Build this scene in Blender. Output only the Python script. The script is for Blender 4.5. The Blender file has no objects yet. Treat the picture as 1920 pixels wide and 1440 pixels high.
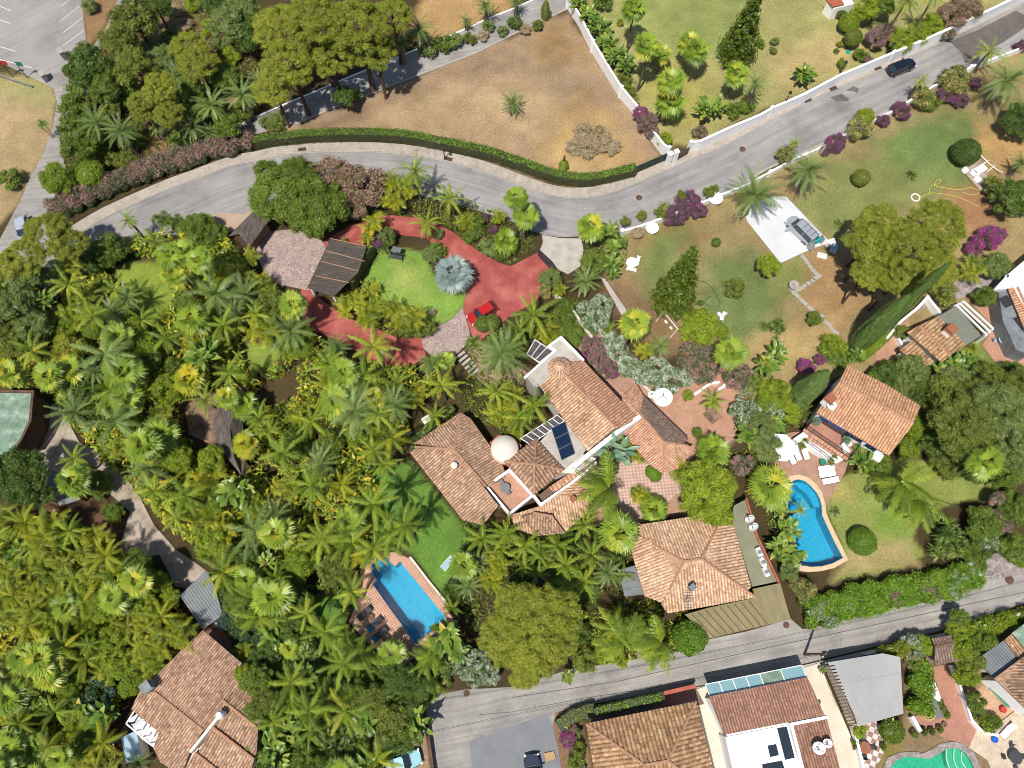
import bpy, math, random
import numpy as np
from mathutils import Vector, Matrix
from mathutils.geometry import tessellate_polygon
random.seed(7); rng = np.random.default_rng(7)
C = bpy.context.scene.collection
R = math.radians
# ---------------------------------------------------------------- camera, light
FPX, HC, TILT = 1500.0, 93.0, math.atan(525/1500.0)
cam = bpy.data.cameras.new('camera'); cam.lens = 36*FPX/1920; cam.sensor_width = 36; cam.clip_end = 4000
camo = bpy.data.objects.new('camera', cam); C.objects.link(camo)
camo.location = (0, 0, HC); camo.rotation_euler = (TILT, 0, 0); bpy.context.scene.camera = camo
SUN_EL, SHAD_AZ = R(66), R(27)      # shadows fall towards up-right of the picture
w = bpy.data.worlds.new('World'); bpy.context.scene.world = w; w.use_nodes = True
nt = w.node_tree; bg = nt.nodes['Background']; sky = nt.nodes.new('ShaderNodeTexSky'); sky.sky_type = 'NISHITA'
sky.sun_disc = False; sky.sun_elevation = SUN_EL; sky.sun_rotation = SHAD_AZ + math.pi
nt.links.new(sky.outputs[0], bg.inputs[0]); bg.inputs[1].default_value = 0.10
sl = bpy.data.lights.new('sun', 'SUN'); sl.energy = 4.9; sl.angle = R(0.5); sl.color = (1.0, 0.955, 0.88)
so = bpy.data.objects.new('sun', sl); C.objects.link(so); so.location = (0, 0, 150)
dvec = Vector((math.sin(SHAD_AZ)*math.cos(SUN_EL), math.cos(SHAD_AZ)*math.cos(SUN_EL), -math.sin(SUN_EL)))
so.rotation_euler = dvec.to_track_quat('-Z', 'Y').to_euler()
vs = bpy.context.scene.view_settings; vs.view_transform = 'Standard'; vs.look = 'None'; vs.gamma = 1; vs.exposure = 0.0
bpy.context.scene.cycles.filter_width = 0.9; bpy.context.scene.cycles.max_bounces = 6; bpy.context.scene.cycles.transparent_max_bounces = 6
ct, st = math.cos(TILT), math.sin(TILT)
def G(px, py, z=0.0):
    u = (px-960)/FPX; v = (720-py)/FPX
    d = (u, st+v*ct, ct-v*st)
    k = (HC-z)/d[2]
    return (d[0]*k, d[1]*k)
def G3(px, py, z=0.0): x, y = G(px, py, z); return (x, y, z)
def toPX(x, y, z=0.0):
    dz = HC-z; depth = dz*ct+y*st; up = y*ct-dz*st
    return 960+FPX*x/depth, 720-FPX*up/depth
def SC(py, z=0.0): return FPX*(ct-(720-py)/FPX*st)/(HC-z)
# ---------------------------------------------------------------- object helpers
def sg(*c, k=0.72):
    return tuple((((v/255)/12.92) if v/255 <= .04045 else ((v/255+.055)/1.055)**2.4)*k for v in c)
def tag(o, label=None, cat=None, group=None, kind=None):
    if label: o['label'] = label
    if cat: o['category'] = cat
    if group: o['group'] = group
    if kind: o['kind'] = kind
    return o
def empty(name, loc, rz=0, label=None, cat=None, group=None):
    o = bpy.data.objects.new(name, None); C.objects.link(o); o.empty_display_size = .3
    o.location = loc; o.rotation_euler = (0, 0, rz); return tag(o, label, cat, group)
def npmesh(name, V, F, mat, val=None, uv=None, smooth=False):
    """V (n,3), F (m,k) same k; val per face random value"""
    V = np.asarray(V, dtype=np.float32); F = np.asarray(F, dtype=np.int32)
    me = bpy.data.meshes.new(name); m, k = F.shape
    me.vertices.add(len(V)); me.vertices.foreach_set('co', V.ravel())
    me.loops.add(m*k); me.loops.foreach_set('vertex_index', F.ravel())
    me.polygons.add(m); me.polygons.foreach_set('loop_start', np.arange(0, m*k, k, dtype=np.int32))
    me.polygons.foreach_set('loop_total', np.full(m, k, dtype=np.int32))
    if val is not None:
        a = me.attributes.new('val', 'FLOAT', 'FACE'); a.data.foreach_set('value', np.asarray(val, dtype=np.float32))
    if uv is not None:
        l = me.uv_layers.new(name='UVMap'); l.data.foreach_set('uv', np.asarray(uv, dtype=np.float32).ravel())
    if smooth: me.polygons.foreach_set('use_smooth', np.ones(m, dtype=bool))
    me.update(calc_edges=True); me.validate()
    if mat: me.materials.append(mat)
    return me
def put(name, me, parent=None, loc=(0, 0, 0), **t):
    o = bpy.data.objects.new(name, me); C.objects.link(o); o.location = loc
    if parent: o.parent = parent
    if t: tag(o, **t)
    return o
class MB:
    def __init__(s): s.v = []; s.f = []; s.m = []; s.mats = []
    def mi(s, m):
        if m not in s.mats: s.mats.append(m)
        return s.mats.index(m)
    def face(s, pts, mat):
        i = len(s.v); s.v += [tuple(p) for p in pts]; s.f.append(tuple(range(i, i+len(pts)))); s.m.append(s.mi(mat))
    def box(s, c, d, mat, rz=0, rx=0, ry=0, taper=1.0):
        M = Matrix.Translation(c) @ Matrix.Rotation(rz, 4, 'Z') @ Matrix.Rotation(ry, 4, 'Y') @ Matrix.Rotation(rx, 4, 'X')
        i = len(s.v)
        for z in (-.5, .5):
            t = taper if z > 0 else 1
            for x, y in ((-.5, -.5), (.5, -.5), (.5, .5), (-.5, .5)):
                s.v.append(tuple(M @ Vector((x*d[0]*t, y*d[1]*t, z*d[2]))))
        for f in ((3, 2, 1, 0), (4, 5, 6, 7), (0, 1, 5, 4), (1, 2, 6, 5), (2, 3, 7, 6), (3, 0, 4, 7)):
            s.f.append(tuple(i+j for j in f)); s.m.append(s.mi(mat))
    def tube(s, pts, rad, mat, n=8, cap=True):
        pts = [Vector(p) for p in pts]
        if not hasattr(rad, '__len__'): rad = [rad]*len(pts)
        rings = []
        for k, p in enumerate(pts):
            t = (pts[min(k+1, len(pts)-1)]-pts[max(k-1, 0)]).normalized()
            a = t.orthogonal().normalized() if k == 0 else (pa - t*pa.dot(t)).normalized()
            pa = a; b = t.cross(a); i = len(s.v); rings.append(i)
            for q in range(n):
                an = 2*math.pi*q/n; s.v.append(tuple(p+(a*math.cos(an)+b*math.sin(an))*rad[k]))
        mm = s.mi(mat)
        for k in range(len(pts)-1):
            for q in range(n):
                s.f.append((rings[k]+q, rings[k]+(q+1) % n, rings[k+1]+(q+1) % n, rings[k+1]+q)); s.m.append(mm)
        if cap:
            s.f.append(tuple(rings[0]+q for q in range(n))[::-1]); s.m.append(mm)
            s.f.append(tuple(rings[-1]+q for q in range(n))); s.m.append(mm)
    def lathe(s, prof, mat, n=20, c=(0, 0, 0)):
        i = len(s.v); mm = s.mi(mat)
        for r, z in prof:
            for q in range(n):
                a = 2*math.pi*q/n; s.v.append((c[0]+r*math.cos(a), c[1]+r*math.sin(a), c[2]+z))
        for k in range(len(prof)-1):
            for q in range(n):
                s.f.append((i+k*n+q, i+k*n+(q+1) % n, i+(k+1)*n+(q+1) % n, i+(k+1)*n+q)); s.m.append(mm)
        s.f.append(tuple(i+(len(prof)-1)*n+q for q in range(n))); s.m.append(mm)
    def prism(s, poly, z0, z1, mat, topmat=None):
        """poly list of (x,y); z0 / z1 number"""
        area = sum(poly[k][0]*poly[(k+1) % len(poly)][1]-poly[(k+1) % len(poly)][0]*poly[k][1] for k in range(len(poly)))
        if area < 0: poly = poly[::-1]
        n = len(poly); i = len(s.v)
        s.v += [(x, y, z0) for x, y in poly]+[(x, y, z1) for x, y in poly]
        for k in range(n):
            s.f.append((i+k, i+(k+1) % n, i+n+(k+1) % n, i+n+k)); s.m.append(s.mi(mat))
        tr = tessellate_polygon([[Vector((x, y, 0)) for x, y in poly]])
        for a, b, c in tr:
            if (Vector(poly[b])-Vector(poly[a])).cross(Vector(poly[c])-Vector(poly[a])) < 0: a, b, c = a, c, b
            s.f.append((i+n+a, i+n+b, i+n+c)); s.m.append(s.mi(topmat or mat))
            s.f.append((i+a, i+c, i+b)); s.m.append(s.mi(mat))
    def build(s, name, parent=None, smooth=False, loc=(0, 0, 0), bevel=0, **t):
        me = bpy.data.meshes.new(name); me.from_pydata(s.v, [], s.f)
        for m in s.mats: me.materials.append(m)
        me.polygons.foreach_set('material_index', s.m)
        if smooth: me.polygons.foreach_set('use_smooth', [True]*len(s.f))
        me.update(); o = put(name, me, parent, loc, **t)
        if bevel:
            b = o.modifiers.new('bevel', 'BEVEL'); b.width = bevel; b.segments = 2; b.limit_method = 'ANGLE'
        return o
def copy_tree(o, parent=None):
    c = o.copy(); C.objects.link(c); c.parent = parent
    for ch in [x for x in o.children]: copy_tree(ch, c)
    return c
# ---------------------------------------------------------------- materials
def mat_new(name):
    m = bpy.data.materials.new(name); m.use_nodes = True; nt = m.node_tree
    return m, nt, nt.nodes['Principled BSDF'], nt.nodes.new, nt.links.new
def ramp(nt, cols, pos=None, interp='LINEAR'):
    r = nt.nodes.new('ShaderNodeValToRGB'); e = r.color_ramp.elements; r.color_ramp.interpolation = interp
    pos = pos or [k/(len(cols)-1) for k in range(len(cols))]
    while len(e) < len(cols): e.new(.5)
    for k, c in enumerate(cols): e[k].position = pos[k]; e[k].color = (*c[:3], 1)
    return r
def noise_mat(name, cols, scale=1.0, rough=.85, detail=6, bump=0.0, pos=None, metal=0, fine=None, finek=.25, stretch=None, rotz=0, spec=.3):
    """object-space noise between colours, with an optional fine noise multiplied in"""
    m, nt, bs, N, L = mat_new(name)
    tc = N('ShaderNodeTexCoord'); mp = N('ShaderNodeMapping'); L(tc.outputs['Object'], mp.inputs[0])
    if stretch: mp.inputs['Scale'].default_value = stretch
    mp.inputs['Rotation'].default_value = (0, 0, rotz)
    n1 = N('ShaderNodeTexNoise'); n1.inputs['Scale'].default_value = scale; n1.inputs['Detail'].default_value = detail
    n1.inputs['Roughness'].default_value = .62
    L(mp.outputs[0], n1.inputs[0]); r = ramp(nt, cols, pos or [.3+.4*k/(len(cols)-1) for k in range(len(cols))] if len(cols) > 1 else [0])
    L(n1.outputs[0], r.inputs[0]); out = r.outputs[0]
    if fine:
        n2 = N('ShaderNodeTexNoise'); n2.inputs['Scale'].default_value = fine; n2.inputs['Detail'].default_value = 4
        L(tc.outputs['Object'], n2.inputs[0]); mr = N('ShaderNodeMapRange'); mr.inputs[1].default_value = .3; mr.inputs[2].default_value = .7
        mr.inputs[3].default_value = 1-finek; mr.inputs[4].default_value = 1+finek; L(n2.outputs[0], mr.inputs[0])
        mx = N('ShaderNodeMix'); mx.data_type = 'RGBA'; mx.blend_type = 'MULTIPLY'; mx.inputs[0].default_value = 1
        L(out, mx.inputs[6]); L(mr.outputs[0], mx.inputs[7]); out = mx.outputs[2]
    L(out, bs.inputs['Base Color']); bs.inputs['Roughness'].default_value = rough; bs.inputs['Metallic'].default_value = metal
    bs.inputs['Specular IOR Level'].default_value = spec
    if bump:
        b = N('ShaderNodeBump'); b.inputs['Strength'].default_value = bump; b.inputs['Distance'].default_value = .1
        L((n2 if fine else n1).outputs[0], b.inputs['Height']); L(b.outputs[0], bs.inputs['Normal'])
    return m
def plain(name, c, rough=.6, metal=0, var=.12, spec=.4):
    return noise_mat(name, [tuple(x*(1-var) for x in c), tuple(x*(1+var) for x in c)], 1.7, rough, 5, metal=metal, spec=spec)
def leaf_mat(name, cols, pos=None, trans=.2, rough=.42, objvar=.3):
    m, nt, bs, N, L = mat_new(name)
    a = N('ShaderNodeAttribute'); a.attribute_name = 'val'
    oi = N('ShaderNodeObjectInfo')
    ad = N('ShaderNodeMath'); ad.operation = 'MULTIPLY_ADD'; ad.inputs[1].default_value = objvar; ad.inputs[2].default_value = -objvar/2
    L(oi.outputs['Random'], ad.inputs[0]); ad2 = N('ShaderNodeMath'); ad2.operation = 'ADD'; L(a.outputs['Fac'], ad2.inputs[0]); L(ad.outputs[0], ad2.inputs[1])
    r = ramp(nt, cols, pos); L(ad2.outputs[0], r.inputs[0])
    L(r.outputs[0], bs.inputs['Base Color']); bs.inputs['Roughness'].default_value = rough; bs.inputs['Specular IOR Level'].default_value = .4
    tr = N('ShaderNodeBsdfTranslucent'); L(r.outputs[0], tr.inputs[0])
    mx = N('ShaderNodeMixShader'); mx.inputs[0].default_value = trans
    L(bs.outputs[0], mx.inputs[1]); L(tr.outputs[0], mx.inputs[2]); L(mx.outputs[0], nt.nodes['Material Output'].inputs[0])
    return m
def tile_mat(name, cols, pos=None, grime=.35):
    m, nt, bs, N, L = mat_new(name)
    uv = N('ShaderNodeUVMap'); fl = N('ShaderNodeVectorMath'); fl.operation = 'FLOOR'; L(uv.outputs[0], fl.inputs[0])
    wn = N('ShaderNodeTexWhiteNoise'); wn.noise_dimensions = '2D'; L(fl.outputs[0], wn.inputs[0])
    r = ramp(nt, cols, pos); 
    tc = N('ShaderNodeTexCoord'); n1 = N('ShaderNodeTexNoise'); n1.inputs['Scale'].default_value = .45; n1.inputs['Detail'].default_value = 7; n1.inputs['Roughness'].default_value = .7
    L(tc.outputs['Object'], n1.inputs[0])
    ma = N('ShaderNodeMath'); ma.operation = 'MULTIPLY_ADD'; ma.inputs[1].default_value = .45; L(wn.outputs[0], ma.inputs[0])
    ms = N('ShaderNodeMath'); ms.operation = 'MULTIPLY_ADD'; ms.inputs[1].default_value = .9; ms.inputs[2].default_value = -.17; L(n1.outputs[0], ms.inputs[0]); oi = N('ShaderNodeObjectInfo'); mo = N('ShaderNodeMath'); mo.operation = 'MULTIPLY_ADD'; mo.inputs[1].default_value = .22; L(oi.outputs['Random'], mo.inputs[0]); L(ms.outputs[0], mo.inputs[2]); mo2 = N('ShaderNodeMath'); mo2.operation = 'SUBTRACT'; mo2.inputs[1].default_value = .11; L(mo.outputs[0], mo2.inputs[0]); L(mo2.outputs[0], ma.inputs[2])
    L(ma.outputs[0], r.inputs[0])
    n2 = N('ShaderNodeTexNoise'); n2.inputs['Scale'].default_value = 5; n2.inputs['Detail'].default_value = 5; L(tc.outputs['Object'], n2.inputs[0])
    mr = N('ShaderNodeMapRange'); mr.inputs[1].default_value = .35; mr.inputs[2].default_value = .65; mr.inputs[3].default_value = 1-grime; mr.inputs[4].default_value = 1.1; L(n2.outputs[0], mr.inputs[0])
    mx = N('ShaderNodeMix'); mx.data_type = 'RGBA'; mx.blend_type = 'MULTIPLY'; mx.inputs[0].default_value = 1
    L(r.outputs[0], mx.inputs[6]); L(mr.outputs[0], mx.inputs[7]); L(mx.outputs[2], bs.inputs['Base Color'])
    bs.inputs['Roughness'].default_value = .9; bs.inputs['Specular IOR Level'].default_value = .15
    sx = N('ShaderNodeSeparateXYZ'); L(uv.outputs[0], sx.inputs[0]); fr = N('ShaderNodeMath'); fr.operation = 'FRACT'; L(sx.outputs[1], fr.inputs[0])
    b = N('ShaderNodeBump'); b.inputs['Strength'].default_value = .5; b.inputs['Distance'].default_value = .05; L(fr.outputs[0], b.inputs['Height']); L(b.outputs[0], bs.inputs['Normal'])
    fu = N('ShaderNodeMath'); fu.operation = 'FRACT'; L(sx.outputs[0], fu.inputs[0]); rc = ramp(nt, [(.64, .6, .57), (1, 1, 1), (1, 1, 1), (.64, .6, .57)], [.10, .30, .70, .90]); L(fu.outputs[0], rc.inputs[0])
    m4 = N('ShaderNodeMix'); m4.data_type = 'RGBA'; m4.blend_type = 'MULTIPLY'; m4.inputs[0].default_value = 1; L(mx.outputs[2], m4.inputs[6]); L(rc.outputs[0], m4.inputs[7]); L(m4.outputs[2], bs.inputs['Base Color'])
    return m
def pave_mat(name, c1, c2, joint, scale, kind='crazy', jw=.05, rot=0.0, vary=.5):
    m, nt, bs, N, L = mat_new(name)
    tc = N('ShaderNodeTexCoord'); mp = N('ShaderNodeMapping'); mp.inputs['Rotation'].default_value = (0, 0, rot); L(tc.outputs['Object'], mp.inputs[0])
    if kind == 'crazy':
        v = N('ShaderNodeTexVoronoi'); v.feature = 'DISTANCE_TO_EDGE'; v.inputs['Scale'].default_value = scale; L(mp.outputs[0], v.inputs['Vector'])
        v2 = N('ShaderNodeTexVoronoi'); v2.inputs['Scale'].default_value = scale; L(mp.outputs[0], v2.inputs['Vector'])
        r = ramp(nt, [joint, (1, 1, 1)], [jw, jw+.02]); lt = N('ShaderNodeMath'); lt.operation = 'GREATER_THAN'; lt.inputs[1].default_value = jw
        L(v.outputs['Distance'], lt.inputs[0]); fac = lt.outputs[0]
        cr = ramp(nt, [c1, c2]); sp = N('ShaderNodeSeparateColor'); L(v2.outputs['Color'], sp.inputs[0]); L(sp.outputs[0], cr.inputs[0]); col = cr.outputs[0]
    elif kind == 'brick':
        b = N('ShaderNodeTexBrick'); b.inputs['Scale'].default_value = scale; b.inputs['Mortar Size'].default_value = jw
        b.inputs['Color1'].default_value = (*c1, 1); b.inputs['Color2'].default_value = (*c2, 1); b.inputs['Mortar'].default_value = (*joint, 1)
        b.offset = vary; b.inputs['Brick Width'].default_value = .5; b.inputs['Row Height'].default_value = .5; L(mp.outputs[0], b.inputs[0]); col = b.outputs[0]; fac = None
    else:   # checker
        b = N('ShaderNodeTexChecker'); b.inputs['Scale'].default_value = scale
        b.inputs['Color1'].default_value = (*c1, 1); b.inputs['Color2'].default_value = (*c2, 1); L(mp.outputs[0], b.inputs[0]); col = b.outputs[0]; fac = None
    if fac is not None:
        mx = N('ShaderNodeMix'); mx.data_type = 'RGBA'; L(fac, mx.inputs[0]); mx.inputs[6].default_value = (*joint, 1); L(col, mx.inputs[7]); col = mx.outputs[2]
    n2 = N('ShaderNodeTexNoise'); n2.inputs['Scale'].default_value = .7; n2.inputs['Detail'].default_value = 8; n2.inputs['Roughness'].default_value = .7; L(tc.outputs['Object'], n2.inputs[0])
    mr = N('ShaderNodeMapRange'); mr.inputs[1].default_value = .3; mr.inputs[2].default_value = .7; mr.inputs[3].default_value = .78; mr.inputs[4].default_value = 1.15; L(n2.outputs[0], mr.inputs[0])
    m2 = N('ShaderNodeMix'); m2.data_type = 'RGBA'; m2.blend_type = 'MULTIPLY'; m2.inputs[0].default_value = 1; L(col, m2.inputs[6]); L(mr.outputs[0], m2.inputs[7])
    L(m2.outputs[2], bs.inputs['Base Color']); bs.inputs['Roughness'].default_value = .85
    return m
M = {}
M['white'] = plain('white_render', (.86, .85, .83), .8, var=.05)
M['offwhite'] = plain('cream_render', (.66, .60, .52), .85, var=.08)
M['dark'] = plain('dark_void', (.03, .03, .035), .6)
M['black'] = plain('black_plastic', (.02, .02, .025), .4)
M['rubber'] = plain('rubber', (.02, .02, .02), .8)
M['glass'] = plain('dark_glass', (.02, .03, .04), .08, spec=.9)
M['chrome'] = plain('alloy', (.5, .5, .52), .3, metal=.9)
M['greymetal'] = noise_mat('grey_sheet', [sg(110, 115, 118), sg(160, 165, 168)], .8, .5, fine=8)
M['asphalt'] = noise_mat('asphalt', [sg(140, 137, 136), sg(168, 164, 161), sg(184, 179, 174)], .16, .9, 9, fine=14, finek=.16, bump=.1)
M['asphalt2'] = noise_mat('street_concrete', [sg(148, 143, 139), sg(172, 167, 161), sg(190, 184, 176)], .22, .9, 9, fine=12, finek=.16, bump=.1)
def cracks(m, sc=.10, dark=.80, w=.003):
    nt = m.node_tree; N, L = nt.nodes.new, nt.links.new; bs = nt.nodes['Principled BSDF']; src = bs.inputs['Base Color'].links[0].from_socket
    tc = N('ShaderNodeTexCoord'); nz = N('ShaderNodeTexNoise'); nz.inputs['Scale'].default_value = .5; nz.inputs['Detail'].default_value = 6; L(tc.outputs['Object'], nz.inputs[0])
    sm = N('ShaderNodeVectorMath'); sm.operation = 'MULTIPLY_ADD'; sm.inputs[1].default_value = (5, 5, 0); L(nz.outputs['Color'], sm.inputs[0]); L(tc.outputs['Object'], sm.inputs[2])
    v = N('ShaderNodeTexVoronoi'); v.feature = 'DISTANCE_TO_EDGE'; v.inputs['Scale'].default_value = sc; L(sm.outputs[0], v.inputs['Vector'])
    r = ramp(nt, [(dark,)*3, (1, 1, 1)], [w*.6, w*1.6]); L(v.outputs['Distance'], r.inputs[0])
    n2 = N('ShaderNodeTexNoise'); n2.inputs['Scale'].default_value = .9; n2.inputs['Detail'].default_value = 9; n2.inputs['Roughness'].default_value = .8; L(tc.outputs['Object'], n2.inputs[0])
    r2 = ramp(nt, [(.74, .72, .70), (1, 1, 1), (1, 1, 1), (1.22, 1.22, 1.22)], [.30, .42, .62, .74]); L(n2.outputs[0], r2.inputs[0])
    a = N('ShaderNodeMix'); a.data_type = 'RGBA'; a.blend_type = 'MULTIPLY'; a.inputs[0].default_value = 1; L(src, a.inputs[6]); L(r.outputs[0], a.inputs[7])
    b = N('ShaderNodeMix'); b.data_type = 'RGBA'; b.blend_type = 'MULTIPLY'; b.inputs[0].default_value = 1; L(a.outputs[2], b.inputs[6]); L(r2.outputs[0], b.inputs[7]); L(b.outputs[2], bs.inputs['Base Color']); return m
def streaks(m, rot=0.0, uv=False, sc=(.10, 2.2, 1), lo=.80, hi=1.14):
    nt = m.node_tree; N, L = nt.nodes.new, nt.links.new; bs = nt.nodes['Principled BSDF']; src = bs.inputs['Base Color'].links[0].from_socket
    if uv: tc = N('ShaderNodeUVMap'); o = tc.outputs[0]
    else: tc = N('ShaderNodeTexCoord'); o = tc.outputs['Object']
    r0 = N('ShaderNodeMapping'); r0.inputs['Rotation'].default_value = (0, 0, rot); L(o, r0.inputs[0]); mp = N('ShaderNodeMapping'); mp.inputs['Scale'].default_value = sc; L(r0.outputs[0], mp.inputs[0])
    n = N('ShaderNodeTexNoise'); n.inputs['Scale'].default_value = 1; n.inputs['Detail'].default_value = 5; n.inputs['Roughness'].default_value = .6; L(mp.outputs[0], n.inputs[0])
    r = N('ShaderNodeMapRange'); r.inputs[1].default_value = .32; r.inputs[2].default_value = .68; r.inputs[3].default_value = lo; r.inputs[4].default_value = hi; L(n.outputs[0], r.inputs[0])
    a = N('ShaderNodeMix'); a.data_type = 'RGBA'; a.blend_type = 'MULTIPLY'; a.inputs[0].default_value = 1; L(src, a.inputs[6]); L(r.outputs[0], a.inputs[7]); L(a.outputs[2], bs.inputs['Base Color'])
streaks(M['asphalt'], uv=True, sc=(.06, 1.3, 1)); streaks(M['asphalt2'], R(-11))
cracks(M['asphalt']); cracks(M['asphalt2'], .12); 
M['patch'] = noise_mat('asphalt_patch', [sg(134, 136, 140), sg(150, 152, 156)], .5, .9, 7, fine=20, finek=.12)
M['stain_shade'] = noise_mat('stain_shade_asphalt', [sg(105, 98, 92), sg(125, 117, 110)], .8, .9, 7, fine=10)  # stain tone, also used for shade painted on the upper street
M['lot'] = noise_mat('parking_asphalt', [sg(150, 146, 144), sg(170, 166, 162), sg(188, 178, 170)], .13, .9, 9, fine=10, finek=.1)
M['walk'] = pave_mat('pavement_slabs', sg(205, 194, 180), sg(190, 178, 164), sg(165, 150, 136), 1.6, 'brick', .02)
M['kerb'] = plain('kerb_stone', sg(190, 182, 172), .9)
M['joint'] = plain('tar_joint', sg(105, 102, 100), .9)
M['paint'] = plain('road_paint', (.68, .67, .65), .8)
M['red'] = noise_mat('red_asphalt', [sg(152, 74, 68), sg(182, 94, 86), sg(206, 126, 114)], .35, .9, 8, fine=9, finek=.1)
cracks(M['red'], .12, .8, .004); cracks(M['lot'], .1); streaks(M['lot'], R(-35), lo=.9, hi=1.08)
M['crazy'] = pave_mat('crazy_paving', sg(160, 134, 128), sg(184, 160, 152), sg(216, 200, 190), 3.0, 'crazy', .045)
M['crazy2'] = pave_mat('stone_paving', sg(150, 136, 132), sg(176, 164, 158), sg(200, 190, 182), 1.2, 'crazy', .03)
M['terra'] = pave_mat('terracotta_floor', sg(206, 156, 128), sg(190, 138, 112), sg(222, 186, 160), 2.4, 'brick', .02, R(43), 0)
M['dots'] = pave_mat('diamond_tiles', sg(204, 140, 110), sg(228, 196, 172), sg(228, 208, 190), 5.2, 'check', .02, R(10))
M['dots2'] = pave_mat('lattice_tiles', sg(206, 160, 142), sg(226, 200, 184), sg(235, 220, 208), 3.6, 'check', .02, R(40))
M['brickp'] = pave_mat('brick_patio', sg(206, 152, 128), sg(192, 134, 112), sg(176, 128, 110), 3.2, 'brick', .03, R(70), .5)
M['poolterra'] = pave_mat('pool_terrace', sg(198, 156, 134), sg(184, 142, 120), sg(176, 138, 120), 3, 'brick', .02, R(25))
M['beige'] = pave_mat('beige_paving', sg(232, 214, 188), sg(222, 200, 172), sg(200, 180, 156), 1.6, 'brick', .015, R(20), 0)
M['cream'] = noise_mat('cream_floor', [sg(228, 214, 192), sg(246, 236, 218)], .6, .85, fine=6, finek=.08)
M['checker'] = pave_mat('checker_tiles', sg(176, 140, 124), sg(240, 232, 224), sg(235, 220, 208), 1.9, 'check', .02, R(25))
M['concrete'] = noise_mat('concrete', [sg(176, 166, 156), sg(200, 192, 182), sg(214, 206, 196)], .7, .9, 9, fine=9, finek=.15)
M['whitedrive'] = noise_mat('white_concrete', [sg(222, 222, 224), sg(240, 240, 242)], .4, .85, 7, fine=7, finek=.05)
M['path'] = noise_mat('dusty_path', [sg(150, 132, 116), sg(188, 172, 154), sg(206, 192, 176)], .5, .95, 9, fine=8, finek=.2)
M['mulch'] = noise_mat('mulch', [sg(90, 72, 58), sg(150, 122, 100), sg(180, 150, 124)], .8, .95, 9, fine=9, finek=.3)
M['olive'] = noise_mat('olive_felt', [sg(138, 138, 112), sg(158, 156, 128)], .6, .9, 8, fine=7, finek=.1)
M['olive2'] = noise_mat('olive_canvas', [sg(140, 130, 96), sg(164, 152, 112)], .35, .9, 8, fine=6, finek=.1)
M['greyroof'] = noise_mat('grey_membrane', [sg(176, 176, 174), sg(196, 195, 192)], .2, .8, 8, fine=5, finek=.06)
M['greenroof'] = noise_mat('green_roof', [sg(112, 142, 118), sg(146, 172, 150), sg(200, 206, 192)], .9, .8, 9, fine=6, finek=.15, pos=[.35, .55, .72])
M['greygreen'] = noise_mat('greygreen_roof', [sg(128, 132, 118), sg(142, 145, 130)], .5, .85, fine=5)
M['whiteroof'] = plain('white_roof', (.85, .85, .84), .8, var=.02)
M['brownwall'] = noise_mat('brown_wall', [sg(88, 64, 52), sg(128, 98, 82)], .6, .9, fine=6)
M['wood'] = noise_mat('weathered_wood', [sg(98, 78, 64), sg(142, 118, 98)], 3, .85, stretch=(1, 6, 1))
M['thatch'] = noise_mat('thatch', [sg(84, 74, 68), sg(112, 102, 95), sg(136, 126, 116)], 1.6, .95, 9, fine=14, finek=.35, stretch=(2, .5, 1), rotz=R(-25), bump=.4)
M['shingle'] = noise_mat('dark_shingle', [sg(78, 72, 66), sg(100, 92, 84), sg(150, 136, 100)], 1.3, .95, 9, pos=[.3, .6, .75], fine=16, finek=.35, rotz=R(30), stretch=(.6, 3, 1), bump=.4)
M['gate'] = plain('dark_gate', sg(70, 78, 86), .5)
M['greengate'] = plain('green_gate', sg(38, 68, 62), .6)
M['blue'] = plain('blue_paint', (.01, .09, .48), .5)
M['solar'] = plain('solar_glass', (.008, .022, .05), .15, spec=.8)
M['glassroof'] = plain('pale_glass', sg(150, 190, 196), .15, var=.05, spec=.7)
M['glassgrey'] = noise_mat('grey_glass_roof', [sg(88, 84, 84), sg(112, 108, 108)], 1, .3)
M['slate'] = noise_mat('slate_sheet', [sg(120, 124, 126), sg(146, 150, 152)], .8, .5)
M['lightblue'] = plain('light_blue_fabric', sg(176, 208, 226), .8, var=.04)
M['towel'] = plain('blue_towel', (.01, .22, .45), .9)
M['fabric'] = plain('dark_grey_fabric', sg(78, 78, 84), .85)
M['teal'] = plain('teal', (.0, .32, .3), .6)
M['orange'] = plain('orange', (.7, .25, .06), .6)
M['plred'] = plain('red_plastic', (.45, .04, .03), .5)
M['yellow'] = plain('yellow', (.6, .5, .08), .6)
M['bin'] = plain('green_bin', (.02, .2, .12), .5)
M['clay'] = plain('clay_pot', sg(172, 108, 80), .8)
M['redsheet'] = noise_mat('red_sheet', [sg(178, 92, 70), sg(206, 122, 94)], 1.5, .7)
M['bark'] = noise_mat('palm_bark', [sg(92, 80, 70), sg(140, 124, 108)], 2, .95, stretch=(1, 1, 5), fine=9)
M['bark2'] = noise_mat('tree_bark', [sg(70, 56, 44), sg(122, 100, 80)], 2, .95, fine=9)
tc_ = [(.12, .075, .05), (.27, .155, .1), (.45, .26, .165), (.60, .37, .24), (.72, .52, .36)]
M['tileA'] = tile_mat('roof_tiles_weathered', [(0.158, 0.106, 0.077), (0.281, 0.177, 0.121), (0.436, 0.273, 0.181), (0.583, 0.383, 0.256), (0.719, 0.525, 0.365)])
M['tileB'] = tile_mat('roof_tiles_pale', [(0.240, 0.147, 0.101), (0.421, 0.262, 0.167), (0.623, 0.396, 0.252), (0.752, 0.517, 0.341), (0.824, 0.634, 0.453)])
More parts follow.
